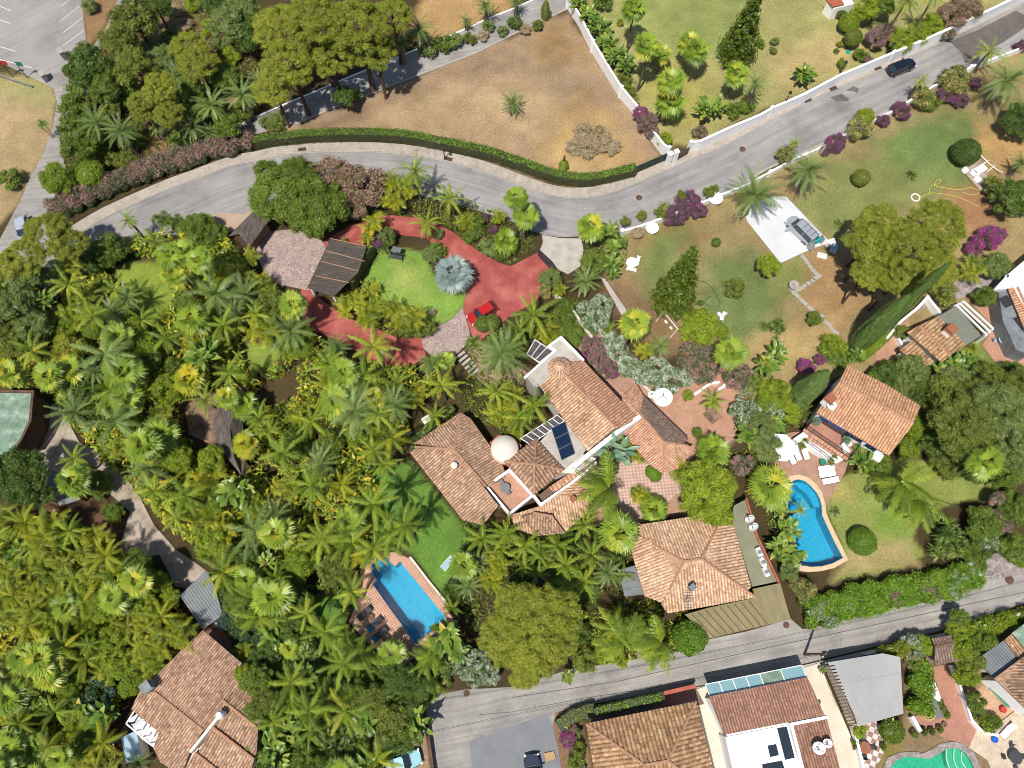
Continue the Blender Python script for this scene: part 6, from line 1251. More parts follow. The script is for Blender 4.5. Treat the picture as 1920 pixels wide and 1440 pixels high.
# ---------------------------------------------------------------- plants, each line: kind px py radius_px height material
PL = """
bush 168 12 16 - Lgry
tree 250 35 48 6 Lolv
tree 222 80 40 5 Lolv
tree 292 12 32 5 Ldrk
tree 162 125 46 5 Ldrk
tree 196 160 34 4 Lgrn
tree 255 128 42 5 Lolv
tree 305 112 34 3 Lgry
tree 432 42 46 5 Lgry
tree 470 68 36 4 Ldrk
tree 410 8 30 4 Ldrk
bush 362 8 18 - Lbrt
bush 392 52 18 - Lbrt
bush 436 105 19 - Lbrt
bush 408 84 14 - Lgry
tree 455 12 34 5 Lgry
bush 322 70 20 - Lgry
bush 330 20 16 - Lbrn
bush 345 45 18 - Lbrn
pine 352 90 38 6 -
pine 372 122 40 7 -
pine 300 165 36 8 -
pine 262 192 26 7 -
pine 318 215 30 7 -
pine 268 212 22 6 -
date 275 78 26 2 -
date 205 172 26 2.5 -
bush 232 180 24 - Lgrn
date 182 230 38 5 -
date 226 248 40 5 -
date 398 198 38 5 -
date 455 178 38 5 -
date 362 240 30 4 -
date 485 152 28 4 -
bush 138 180 24 - Lgrn
bush 135 212 28 - Lgrn
yuc 135 258 30 3 -
bush 190 278 26 - Lgrn
tree 150 292 38 3 Lgrn
ball 170 325 30 2.4 Lbrt
tree 108 335 34 3 Lbrt
bush 240 300 20 - Lolv
bush 208 300 18 - Lolv
bush 256 268 18 - Ldrk
bush 20 335 23 - Lgrn
areca 78 232 14 3 Lban
pine 525 55 56 10 -
pine 590 40 62 12 -
pine 672 50 62 12 -
pine 545 120 56 10 -
pine 512 165 40 8 -
pine 620 110 46 9 -
pine 705 98 44 9 -
pine 735 30 40 9 -
date 785 55 36 5 -
date 752 82 24 4 -
tree 645 182 25 3 Ldrk
bush 668 180 16 - Lgry
bush 500 232 16 - Lgry
bush 522 222 18 - Lgry
bush 518 246 16 - Lolv
bush 802 92 20 - Lgry
bush 830 82 20 - Lgrn
bush 852 78 18 - Lgry
bush 880 74 14 - Lolv
bush 905 66 13 - Lbrn
bush 915 50 13 - Lgry
bush 942 58 12 - Lgry
bush 966 42 16 - Ldrk
bush 985 55 13 - Lbrn
bush 1008 48 12 - Lolv
cyp 1022 35 9 3.4 Lolv
date 910 10 26 3 -
date 875 40 18 1.5 -
date 968 2 20 3 -
date 960 193 28 2.2 -
bush 1092 250 24 .5 Lbrn
bush 1122 256 26 .6 Lbrn
bush 1102 278 26 .7 Lbrn
bush 1075 275 20 0.4 Lbrn
bush 1140 275 24 0.6 Lbrn
cyp 1056 318 9 2.2 Lbrt
ban 1085 12 22 1.5 -
ban 1104 35 20 1.5 -
ban 1126 62 22 1.5 -
ban 1140 90 22 1.5 -
ban 1152 112 22 1.5 -
ban 1172 128 20 1.5 -
bush 1168 150 16 - Lolv
bush 1178 172 16 - Lolv
flow 1168 160 8 - Lrsp
bush 1130 5 20 - Lgrn
fan 1190 17 25 8 -
fan 1213 84 27 9 -
fan 1256 152 30 8.3 -
fan 1258 190 30 5 -
fan 1292 80 24 5 -
fan 1308 95 26 6 -
fan 1240 100 20 4 -
fan 1381 138 25 6 -
date 1416 158 28 5 -
bush 1163 43 8 - Lyel
bush 1228 105 14 - Lgry
ban 1322 215 25 1.6 -
ban 1345 205 20 1.3 -
flow 1312 248 16 .6 Lpnk
flow 1202 212 17 2 Lbou
flow 1212 228 22 2 Lrsp
flow 1222 244 16 1.6 Lrsp
tree 1246 262 16 1.4 Lbrt
bush 1378 207 18 - Lgrn
bush 1400 198 18 - Lgrn
bush 1425 82 10 - Lgrn
bush 1452 78 10 - Lgry
bush 1450 95 9 - Lolv
nor 1375 115 36 14 -
ball 1592 43 18 1.8 Lbrt
ball 1600 70 19 2 Lolv
tree 1580 28 12 1 Ldrk
tree 1622 18 28 3 Lbrt
tree 1650 8 28 3 Lgrn
bush 1575 83 8 - Lyel
bush 1568 96 6 - Lgrn
bush 1578 120 11 - Lgrn
ban 1503 150 24 .9 -
flow 1642 72 22 2 Lrsp
flow 1658 62 20 2 Lrsp
tree 1685 78 28 1.6 Lbrt
tree 1720 62 28 1.6 Lbrt
tree 1745 45 24 1.6 Lbrt
flow 1785 28 30 2.2 Lbrp
flow 1812 12 32 2.4 Lbrp
flow 1778 62 16 1.4 Lpnk
bush 1612 104 14 - Lgrn
flow 1628 112 12 .6 Lrsp
ros 1632 52 10 .2 -
king 1700 2 34 8 -
king 1750 -8 30 8 -
king 1855 98 32 4 -
king 1728 152 20 4 -
flow 1790 150 33 1.8 Lylf
flow 1830 155 13 1 Lpur
flow 1772 178 18 1 Lpur
flow 1800 186 18 1 Lpur
flow 1730 182 26 1.4 Lylf
bush 1745 192 20 - Lgrn
flow 1690 207 21 1.1 Lpur
flow 1612 240 28 1.6 Lylf
tree 1622 218 20 2 Lbrt
flow 1656 226 14 1 Lpur
flow 1568 268 22 1.2 Lpur
flow 1548 282 12 1 Lpur
flow 1472 290 18 1.4 Lylf
king 1490 268 18 3 -
date 1888 152 58 5.5 -
date 1516 318 52 5 -
date 1416 366 60 4.5 -
big 1918 225 42 3 Ldrk
bush 1915 88 14 - Lpur
tree 1900 372 44 3 Ldrk
date 1915 305 24 3 -
ball 1812 285 25 1.8 Ldrk
ball 1615 333 19 1.3 Lolv
ros 1710 328 14 .3 -
bush 1858 350 22 - Lolv
ros 1573 420 15 .3 -
ros 1560 465 8 .2 -
bush 1203 405 11 1 Lolv
bush 1238 398 12 1.2 Lgrn
king 1245 385 14 2 -
flow 1272 400 24 1.4 Lpur
flow 1292 378 26 1.4 Lpur
flow 1310 395 18 1.2 Lpur
flow 1256 412 14 1 Lpur
bush 1278 368 12 1.4 Lolv
bush 1328 362 12 1.2 Lolv
bush 1340 355 10 1 Lgrn
ball 1195 436 14 .8 Lbrn
bush 1172 415 11 1.4 Lolv
fan 1108 425 29 5 -
ban 1142 440 20 1.2 -
ban 1150 470 18 1.2 -
ban 1165 458 14 1.2 -
flow 1112 490 27 1.4 Lgrn
ban 1150 498 18 1 -
ban 1148 515 14 1 -
tree 1162 452 12 1 Lgrn
date 1097 528 34 2.6 -
tree 1032 525 24 2 Lgry
areca 1048 542 18 1.6 -
bush 1020 545 16 - Lylf
fan 968 372 26 9 -
fan 985 402 28 6.5 -
fan 948 452 26 3 -
nor 1255 574 42 16 -
ball 1343 454 10 .9 Lgrn
bush 1377 540 22 1.6 Lolv
tree 1442 497 24 3 Lbrt
tree 1312 617 42 1.8 Lbrt
bush 1345 622 22 1.2 Lbrt
bush 1313 568 8 - Ldrk
yuc 1456 608 20 1.2 -
ros 1432 612 14 .3 -
ros 1455 635 10 .2 -
bush 1527 598 16 1.4 Lgrn
flow 1105 585 26 2.4 Lwht
flow 1128 570 24 2.4 Lwht
flow 1120 605 28 2.4 Lwht
flow 1150 640 22 2.2 Lwht
flow 1160 662 22 2.2 Lwht
flow 1180 690 22 2.2 Lwht
flow 1205 700 26 2.4 Lwht
flow 1235 690 26 2.4 Lwht
flow 1262 712 28 2.4 Lwht
flow 1285 712 18 2 Lwht
flow 1222 708 16 1.6 Lpnk
flow 1240 728 22 1.8 Lwht
flow 1298 670 32 2 Lpnk
flow 1330 655 22 2 Lpnk
flow 1318 692 32 2 Lpnk
flow 1378 702 32 2.2 Lpnk
flow 1372 685 20 2 Lpnk
flow 1112 650 24 2 Lrsp
flow 1122 672 22 2 Lrsp
flow 1138 690 22 2 Lrsp
flow 1100 662 12 1.6 Lbou
flow 1148 698 14 1.6 Lbou
king 1142 617 22 2.4 -
areca 1208 655 22 2 -
fan 1190 606 32 11 -
fan 1370 660 34 8.2 -
date 1238 648 27 2.6 -
king 1338 752 30 3.4 -
bush 1290 742 12 .8 Lbrt
ball 1307 812 9 .8 Lgrn
ban 1432 690 26 1.6 -
yuc 1422 718 20 1.6 -
ban 1450 672 24 1.6 -
tree 1455 738 34 1.8 Lbrt
tree 1438 760 26 1.6 Lbrt
tree 1480 770 26 1.6 Lbrt
flow 1512 688 18 1.4 Lbou
flow 1538 674 12 1.2 Lbou
flow 1542 722 18 1.6 Lbou
yuc 1560 664 20 1.4 -
yuc 1582 680 20 1.4 -
ban 1602 672 18 1.2 -
tree 1560 650 28 1.2 Lbrt
cyp 1490 754 24 11 -
cyp 1602 650 22 15 -
cyp 1632 629 17 19.5 -
cyp 1618 642 16 17 -
big 1640 462 62 9 Lpine
pine 1650 425 50 10 -
pine 1710 470 58 11 -
pine 1755 425 58 11 -
pine 1690 520 46 9 -
pine 1755 500 42 9 -
pine 1628 515 36 8 -
bush 1770 548 26 2 Lolv
flow 1850 448 28 1.6 Lbou
flow 1868 440 20 1.6 Lbou
flow 1826 466 18 1.4 Lbou
areca 1826 502 34 2.4 -
tree 1870 500 30 2.4 Lgry
tree 1845 556 24 1.8 Lgrn
tree 1898 700 27 1.8 Lgrn
ros 1822 653 16 .4 Lyel
bush 1882 583 8 .9 Lgrn
bush 1888 600 9 .9 Lgrn
tree 1692 622 16 1.6 Lolv
ban 1780 690 26 2 -
ban 1810 680 22 2 -
ban 1756 700 22 1.8 -
tree 1668 700 30 2.2 Ldrk
tree 1700 720 28 2.4 Lgry
tree 1735 735 28 3 Ldrk
tree 1640 706 18 2 Lgrn
big 1800 800 70 7 Lolv
big 1870 770 60 7 Lgry
tree 1770 745 44 4 Lolv
tree 1900 840 40 5 Lgry
tree 1880 890 32 3 Lgrn
tree 1905 950 38 3 Lgrn
tree 1715 800 30 3 Lbrt
tree 1702 840 26 2.4 Lbrt
tree 1745 830 26 4 Ldrk
big 1920 720 40 5 Lolv
fan 1848 866 34 9 -
coco 1690 905 52 6 -
coco 1722 938 50 5.4 -
ball 1617 1015 25 1.3 -
ros 1566 960 13 .3 -
ban 1612 865 28 1.6 -
tree 1650 875 28 2 Lgrn
yuc 1790 1000 34 2.6 -
yuc 1770 1025 30 2.4 -
yuc 1812 1030 26 2.4 -
tree 1845 985 40 2.4 Lgrn
flow 1850 1010 24 2.4 Lwht
flow 1875 950 30 2.6 Lpnk
flow 1880 980 24 2.4 Lpnk
tree 1900 1030 34 2.2 Lgrn
tree 1830 1040 30 2 Lgrn
flow 1832 1060 22 2 Lwht
fan 1446 912 44 4 Lfan
flow 1398 775 32 2.6 Lwht
tree 1420 800 34 3 Lgry
tree 1438 835 34 3 Lgry
ban 1402 820 26 2 -
ban 1446 800 24 2 -
flow 1392 872 24 1.8 Lpnk
flow 1450 770 22 2 Lwht
ban 1470 995 26 2 -
ban 1458 1030 24 2 -
ban 1485 1040 22 2 -
tree 1478 1070 22 2 Lgry
king 1500 955 20 3 -
ban 1460 960 18 1.6 -
tree 1505 1105 26 2 Lylf
fan 1338 845 34 3.4 -
big 1325 920 62 5 Lbrt
tree 1345 965 34 3.4 Lbrt
areca 1282 885 34 2.6 -
fan 1228 955 28 2 -
areca 1205 932 22 1.6 -
bush 1195 925 15 1 Lbrt
ball 1222 885 14 .9 Lhedge
ball 1228 892 12 .8 Lhedge
ban 1150 850 34 3 Lteal
areca 1198 852 24 2 -
king 1175 830 26 2.6 -
coco 1142 915 58 6 -
fan 1160 1000 40 5 -
king 1095 985 34 4 -
king 1110 1040 40 4 -
date 1140 1075 34 3 -
king 1060 1060 38 4 -
king 985 1025 38 4 -
king 950 1000 40 5 -
king 905 1010 42 5 -
areca 930 1060 30 2.4 -
date 880 1100 28 3 -
fan 870 1060 30 4 -
king 850 1140 26 3 -
date 900 1055 24 2.4 -
king 1005 1075 30 3 -
bush 1015 1080 16 - Lpur
king 1000 590 50 5 -
areca 1025 620 28 2 -
tree 1058 600 22 1.8 Lgrn
tree 1055 575 20 1.6 Lgrn
tree 1070 630 26 2 Lgrn
bush 1040 640 18 - Lbrt
date 940 665 58 6 -
king 955 645 40 5 -
king 975 620 36 4 -
ball 905 608 17 1.2 Lgrn
ball 922 605 15 1.2 Lgrn
ros 908 605 20 .9 Lyuc
ros 888 642 18 .8 Lyuc
king 1002 762 44 5.5 -
king 975 785 40 5 -
areca 940 775 34 3 -
areca 968 812 24 2.6 -
king 930 735 40 5 -
areca 960 740 30 3 -
king 778 322 42 7 -
areca 735 375 30 3 -
areca 735 340 24 3 -
king 843 372 36 6 -
areca 762 352 26 2.5 -
king 800 420 32 3.5 -
areca 700 420 28 3 -
areca 688 445 18 2.4 -
tree 726 442 18 2 Lgry
areca 718 455 22 1.6 Lyuc
flow 705 455 14 2 Lpur
bush 820 470 18 - Lgrn
bis 848 512 40 3.5 -
date 812 478 20 1.6 -
bush 850 410 26 - Lolv
areca 872 415 22 2 -
tree 890 420 20 1.5 Lgrn
flow 906 410 11 1 Lpur
bush 880 445 16 - Lgrn
bush 918 466 22 1.5 Lgry
date 895 432 18 1 -
bush 925 430 10 - Lpur
areca 935 405 18 2 -
bush 938 478 16 - Lgrn
bush 822 440 12 - Lgry
tree 805 478 16 1 Lgry
big 520 365 58 5 Lgrn
big 590 390 64 5 Lgrn
big 555 330 40 5 Lgrn
tree 500 325 28 3 Lgrn
flow 625 335 46 3.4 Lbrp
flow 680 350 48 3.4 Lbrp
flow 665 385 30 3 Lbrp
flow 560 315 26 3 Lbrp
bush 645 455 10 - Lgrn
areca 648 575 28 2.4 -
areca 690 590 34 3 -
areca 672 565 24 2.6 -
areca 735 578 30 3 -
areca 775 592 30 3.4 -
areca 748 600 24 2 Lyel
bush 795 615 22 1.6 Lolv
bush 765 615 22 1.6 Lolv
areca 705 540 14 1.6 -
bush 810 585 8 .6 Lbrn
date 545 622 54 4.5 -
fan 548 572 30 7 -
tree 560 650 36 3 Lbrt
date 632 652 32 4 -
king 700 650 52 8 -
fan 645 700 34 6 -
date 808 682 28 3 -
fan 835 675 20 2 -
king 828 722 44 6 -
king 745 720 36 4 -
areca 780 745 28 3 -
date 665 770 62 7 -
date 740 760 44 7 -
king 815 780 32 3 -
king 700 845 38 6 -
king 720 870 36 5 -
king 700 945 58 9 -
king 700 1030 46 7 -
king 728 1015 44 6 -
areca 680 1045 30 4 -
king 760 985 52 8 -
king 732 1000 46 7 -
king 585 910 50 8 -
king 605 1010 52 8 -
fan 520 1000 36 7 -
fan 512 1120 42 6 -
king 660 1110 42 7 -
king 610 1185 50 7 -
king 645 1245 48 7 -
king 580 1335 50 7 -
fan 735 1225 30 4 -
fan 545 1215 24 4 -
ball 580 1245 20 1.4 Lgrn
tree 700 1312 34 4 Lolv
tree 735 1352 40 4 Lolv
tree 775 1320 30 3 Ldrk
tree 760 1275 34 5 Ldrk
king 800 1240 40 5 -
coco 815 1225 34 5 -
ban 840 1195 38 4 -
ban 858 1220 24 3 -
flow 870 1245 26 2.2 Lwht
flow 900 1240 26 2.2 Lwht
flow 890 1268 24 2 Lwht
flow 920 1268 20 2 Lwht
bush 830 1285 18 1 Lolv
bush 812 1300 10 - Lyel
king 1150 1180 52 6 -
coco 1172 1208 50 6 -
coco 1240 1205 48 6 -
tree 1145 1222 30 3 Lbrt
bush 1165 1240 14 2 Lbrt
bush 1098 1240 26 1.6 Lolv
ban 1065 1268 16 1.6 -
ball 1292 1195 30 2.2 Lhedge
ball 1305 1195 22 2 Lolv
bush 1225 1215 26 2 Lolv
bush 1208 1222 18 1.6 Lbrn
bush 1090 1190 20 2 Ldrk
big 975 1150 62 8 Lpine
big 1040 1150 56 8 Lpine
big 945 1200 52 8 Lpine
big 1000 1215 60 8.5 Lpine
big 1045 1200 44 7.5 Lpine
tree 985 1268 30 6 Lpine
pine 90 440 48 8 -
pine 130 462 36 7 -
pine 45 485 44 8 -
pine 12 500 30 7 -
tree 55 525 42 6 Lgry
tree 28 580 40 6 Lgry
tree 62 620 38 5 Lgry
tree 30 650 34 5 Lolv
tree 202 470 36 3 Lgrn
tree 175 490 26 3 Ldrk
king 240 412 24 5 -
yuc 308 408 20 3 -
yuc 333 412 16 2.6 -
tree 370 428 34 2.4 Lgrn
tree 400 440 26 2 Lgrn
bush 345 430 18 - Lgrn
fan 318 480 28 11 -
fan 345 470 26 11 -
fan 372 488 28 11 -
fan 325 515 26 9 -
date 240 560 34 4 -
king 215 545 36 4 -
areca 128 500 28 4 -
areca 155 560 30 4 Lyel
bush 190 545 22 - Lgrn
tree 128 658 36 4 Lyel
ball 172 620 17 2.4 Lbrt
fan 222 632 30 6 -
fan 92 705 32 7 -
fan 18 700 28 6 -
fan 232 700 40 7 -
king 312 635 38 5 -
fan 362 600 36 6 -
areca 360 640 28 4 -
king 265 600 34 4 -
date 440 585 26 4 -
king 420 610 40 6 -
king 480 590 30 6 -
areca 440 520 34 3 -
areca 470 480 22 3 Lyel
tree 440 500 22 2.4 Lbrt
areca 505 545 24 2.4 Lyel
king 430 700 40 7 -
fan 425 745 24 6 -
king 385 750 34 6 -
fan 235 750 34 6 -
date 140 775 48 5 -
king 140 860 34 5 -
fan 138 902 34 7 -
fan 268 835 36 8 -
tree 185 910 30 1.6 Lgrn
tree 212 960 22 2 Lgrn
big 35 890 60 7 Ldrk
tree 75 930 28 5 Ldrk
tree 330 860 32 4 Lbrt
tree 395 860 28 4 Lbrt
king 290 920 46 6 -
king 350 930 50 7 -
king 330 970 36 5 -
tree 398 1020 34 4 Lbrt
fan 460 760 28 4 -
king 487 785 38 5 -
fan 460 832 28 5 Lareca
king 530 850 50 8 -
king 505 810 30 5 -
king 585 790 40 6 -
areca 555 780 24 3 -
bush 60 795 11 2 Lyel
tree 245 1130 32 4 Lgry
tree 300 1095 24 3 Lbrt
tree 318 1120 20 3 Lbrt
areca 340 1190 36 5 -
areca 300 1205 36 5 -
areca 285 1245 30 5 -
areca 105 1100 36 5 -
areca 85 1130 30 5 -
areca 70 1060 30 5 -
areca 110 1060 26 5 Lyel
areca 170 1065 30 5 Lyel
fan 78 1235 40 7 -
fan 92 1265 34 6 -
tree 195 1225 34 4 Lbrt
tree 232 1245 34 4 Lbrt
tree 250 1280 30 4 Lbrt
flow 185 1300 34 3 Lblf
ban 200 1345 34 2.6 -
ban 160 1330 28 2.6 -
king 105 1335 40 5 -
fan 20 1310 36 6 -
fan 20 1400 36 6 -
fan 60 1400 30 5 -
tree 160 1400 34 3 Lgrn
date 260 1430 30 3 Lgry
areca 455 1225 24 3 -
flow 478 1190 30 2 Lblf
tree 440 1130 26 2 Lgrn
tree 460 1160 26 2 Lgrn
tree 425 1105 22 2 Lgrn
tree 480 1275 34 6 Lgrn
tree 502 1310 32 6 Lolv
tree 478 1330 22 6.2 Lgrn
tree 455 1262 18 5.6 Lbrt
yuc 620 1360 30 3 -
yuc 600 1390 30 3 -
yuc 640 1410 30 3 -
yuc 660 1380 26 3 -
ban 500 1390 34 3 -
ban 540 1370 30 3 -
ban 520 1425 30 3 -
bush 700 1390 24 2 Lbrn
tree 660 1300 28 4 Lgrn
flow 1065 1385 18 1 Lbou
flow 1070 1365 14 1 Lrsp
bush 1085 1405 16 1 Lolv
bush 1080 1430 18 1 Lgrn
bush 1078 1375 14 .8 Lgry
bush 1612 1372 15 1.4 Lbrt
bush 1605 1395 9 .8 Lgrn
ball 1672 1370 26 1.2 Lgrn
ban 1665 1355 14 1 -
bush 1715 1377 8 .8 Lgrn
tree 1738 1265 14 1.4 Lolv
tree 1800 1215 30 2.4 Lbrt
tree 1820 1240 28 2.4 Lolv
tree 1812 1265 26 2.2 Lbrt
tree 1845 1205 24 2 Lgrn
tree 1790 1180 20 2 Lbrt
tree 1830 1315 22 2 Lgrn
bush 1835 1340 14 .8 Lolv
bush 1860 1355 18 .8 Lgrn
bush 1848 1362 14 .8 Lbrt
flow 1715 1240 18 1.8 Lylf
flow 1712 1212 26 1.8 Lwht
tree 1730 1210 22 1.8 Lbrt
tree 1690 1215 18 1.8 Lyel
ban 1540 1255 8 .6 -
tree 1800 1160 20 2.4 Lgrn
"""
for ln in PL.strip().split('\n'):
    k, x, y, r_, h, m = ln.split()
    plant(k, float(x), float(y), float(r_), None if h == '-' else float(h), None if m == '-' else m)
# thick grove: fill the gaps between the plants above
ZONES = [  # polygon, spacing px, kinds (kind, radius px, height, material, weight), label
 (S(-20,560,60,520,150,460,240,455,330,440,430,450,480,520,530,550,570,600,650,690,760,690,860,690,880,730,850,770,770,825,700,880,720,960,690,1030,640,1080,560,1060,470,1080,400,1040,330,1000,270,930,200,870,100,750,-20,720), 40,
  [('fan', 32, 6, None, 2), ('king', 44, 6, None, 3.5), ('king', 36, 5, 'Lareca', 2), ('king', 50, 7, 'Ldate', 1.5), ('king', 32, 4, 'Lgrn', 1.5), ('ban', 30, 3.5, None, 1), ('yuc', 26, 3.5, None, 1), ('tree', 32, 4.5, 'Lolv', 1.5), ('date', 38, 4.5, None, 2), ('fan', 30, 6, 'Lareca', 1), ('tree', 30, 3.5, 'Ldrk', 1), ('areca', 32, 4, None, 3), ('tree', 28, 3, 'Lbrt', 2), ('tree', 28, 3, 'Lgrn', 1.5), ('areca', 26, 3, 'Lyel', 1), ('ban', 26, 3, None, 1)]),
 (S(-20,960,60,960,200,1010,330,1090,335,1130,385,1185,250,1330,230,1460,-20,1460), 38,
  [('areca', 36, 4.5, None, 5), ('king', 40, 5, 'Lareca', 3), ('king', 36, 5, 'Lyel', 1.5), ('areca', 30, 4, 'Lyel', 2), ('tree', 28, 3.5, 'Lbrt', 4), ('fan', 30, 6, None, 2), ('king', 34, 5, None, 2), ('tree', 28, 3, 'Lgrn', 1), ('ban', 26, 3, None, 1)]),
 (S(400,1040,640,1070,690,1200,780,1235,850,1215,840,1290,800,1330,780,1380,700,1460,490,1460,490,1340,445,1230,400,1100), 38,
  [('king', 44, 5, None, 5), ('fan', 30, 4, None, 1), ('tree', 28, 3.5, 'Ldrk', 3), ('yuc', 26, 3, None, 2), ('ban', 28, 3, None, 2), ('tree', 26, 3, 'Lgrn', 2)]),
 (S(120,150,270,100,420,130,480,200,380,270,300,250,200,290,130,280), 36, [('tree', 26, 3, 'Lgrn', 2), ('bush', 22, 1.5, 'Lolv', 2), ('yuc', 22, 2, None, 1), ('date', 26, 3, None, 1)]),
 (S(860,980,1150,1000,1170,1080,1090,1110,900,1090,850,1130,840,1060), 34, [('king', 30, 3, None, 2), ('areca', 24, 2.4, None, 1), ('bush', 20, 1.4, 'Ldrk', 2)]),
 (S(1640,690,1920,690,1920,900,1780,880,1740,860,1730,770), 38, [('tree', 30, 3.4, 'Lolv', 2), ('tree', 28, 3, 'Lgry', 1), ('tree', 28, 3, 'Ldrk', 2)]),
]
KEEP = [S(205,505,250,488,300,495,335,520,300,610,270,610,240,560), S(460,640,525,650,515,700,470,690), S(585,1110,640,1120,640,1180,600,1160), S(600,1230,650,1240,690,1280,640,1270), S(345,745,410,735,490,738,480,765,455,790,458,895,400,835,355,820),
 S(60,770,110,755,150,830,120,870,60,850), S(220,950,270,960,330,1040,385,1070,385,1110,330,1110,300,1040,240,1020), S(330,1105,390,1065,420,1160,380,1185), S(700,880,770,870,860,1000,880,1090,770,1040), DECK1, S(480,740,560,700,560,740,500,770), S(570,560,620,590,660,630,800,650,790,690,690,670), S(770,770,860,770,780,840), S(-10,735,90,735,40,870,-10,870), S(245,1300,300,1290,480,1300,480,1440,230,1440,225,1370),S(380,1170,450,1230,490,1300,400,1300,280,1290)]
occ = [(it[2], it[3], it[5]*SC(it[3], 2)) for it in ALLP]
rz_ = random.Random(5)
for poly, sp, kinds in ZONES:
    bx = [p[0] for p in poly]; by_ = [p[1] for p in poly]; kp = [k for k in kinds for _ in range(int(k[4]*2))]
    for _ in range(900):
        x = rz_.uniform(min(bx), max(bx)); y = rz_.uniform(min(by_), max(by_))
        if not inpoly(np.array([x]), np.array([y]), poly)[0]: continue
        if any(sdist(np.array([x]), np.array([y]), K)[0] > -22 for K in KEEP): continue
        if any(math.hypot(x-a, y-b) < max(26, min(sp*.85, c*.85)) for a, b, c in occ): continue
        k = rz_.choice(kp); rr = k[1]*rz_.uniform(.75, 1.3); plant(k[0], x, y, rr, k[2]*rz_.uniform(.75, 1.3), k[3]); occ.append((x, y, rr))
finish_labels()
# ground cover under the groves (nobody could count it)
def cover(name, label, poly, dens, zmax, ls, mat, seed, avoid=()):
    r = np.random.default_rng(seed); q = np.array([G(*p) for p in poly]); area = (q[:, 0].max()-q[:, 0].min())*(q[:, 1].max()-q[:, 1].min()); n = int(area*dens)
    x = r.uniform(q[:, 0].min(), q[:, 0].max(), n); y = r.uniform(q[:, 1].min(), q[:, 1].max(), n); d = HC*ct+y*st; px = 960+FPX*x/d; py = 720-FPX*(y*ct-HC*st)/d
    k = inpoly(px, py, poly) & (fbm(x, y, 2.2, seed) > .33)
    for a in avoid: k &= ~(sdist(px, py, a) > -6)
    x, y = x[k], y[k]; n = len(x); z = r.uniform(.05, 1, n)*zmax*(.25+1.2*fbm(x, y, 3, seed+3)); ln = ls*r.uniform(.6, 1.6, n)
    V, F, A = leaves(np.column_stack([x, y, z]), unit(r.normal(size=(n, 3))*.6+[0, 0, 1]), ln, ln*.3, r.uniform(0, 1, n), r)
    put(name, npmesh(name, V, F, M[mat], A), label=label, cat='ground cover', kind='stuff')
AV = KEEP+[q for q in (S(860,640,1200,640,1300,900,1060,1000,880,1000,760,850),)]
cover('undergrowth', 'dense leafy ground cover under the palm grove on the left', ZONES[0][0], 34, 2.6, .6, 'Lking', 3, AV)
cover('undergrowth', 'leafy ground cover under the lower left thicket', ZONES[1][0], 30, 2.4, .6, 'Lareca', 4, KEEP)
cover('undergrowth', 'dark leafy ground cover between the old house and the side street', ZONES[2][0], 30, 2.2, .55, 'Lgrn', 5, KEEP)
cover('undergrowth', 'scrub between the trees of the upper left wood', S(150,110,240,0,480,0,490,210,400,262,300,300,210,330,120,370,110,260,130,160), 12, .9, .4, 'Lolv', 6)
cover('undergrowth', 'leafy ground cover under the trees below the bungalow', ZONES[5][0], 14, 1, .4, 'Lolv', 7)
cover('undergrowth', 'planting under the palms around the villa', S(870,640,1010,600,1080,560,1120,640,1030,650,985,700,960,760,1010,800,970,830,900,790,860,760,880,700), 22, 1.2, .4, 'Lgrn', 8)
cover('undergrowth', 'planted beds between the street and the red driveway', S(640,395,700,320,800,340,900,390,1000,430,1005,470,960,500,905,475,835,425,785,408,700,405), 20, 1.0, .38, 'Lgrn', 9)
cover('undergrowth', 'planted bed between the red driveway and the round lawn', S(620,560,700,520,720,575,800,600,830,605,790,625,750,640,680,605), 26, 1.2, .38, 'Lareca', 10)
cover('undergrowth', 'shady planting below the villa', S(880,985,1160,985,1190,1060,1180,1130,1100,1180,880,1190,860,1110,830,1150,850,1050), 16, 1.1, .4, 'Lgrn', 11)
cover('undergrowth', 'weeds along the palms above the street wall', S(1070,0,1100,0,1190,130,1200,200,1240,270,1225,270,1180,190), 20, .7, .35, 'Lolv', 12)
cover('undergrowth', 'green planting between the cypresses and the kidney pool', S(1380,740,1420,690,1500,750,1540,700,1530,780,1500,800,1430,840,1410,900,1370,860), 24, 1.3, .4, 'Lgrn', 13)
cover('undergrowth', 'dense planting left of the kidney pool', S(1425,930,1470,930,1475,980,1495,1060,1490,1090,1465,1060,1440,990), 26, 1.4, .4, 'Lban', 14)
cover('undergrowth', 'flower beds between the street and the left end of the garden', S(1100,440,1170,440,1180,500,1140,530,1090,510), 20, .8, .35, 'Lgrn', 15)
cover('undergrowth', 'greenery along the back street beside the palms', S(1090,1150,1240,1120,1320,1190,1270,1222,1180,1238,1070,1255), 26, 1.4, .4, 'Lbrt', 16)
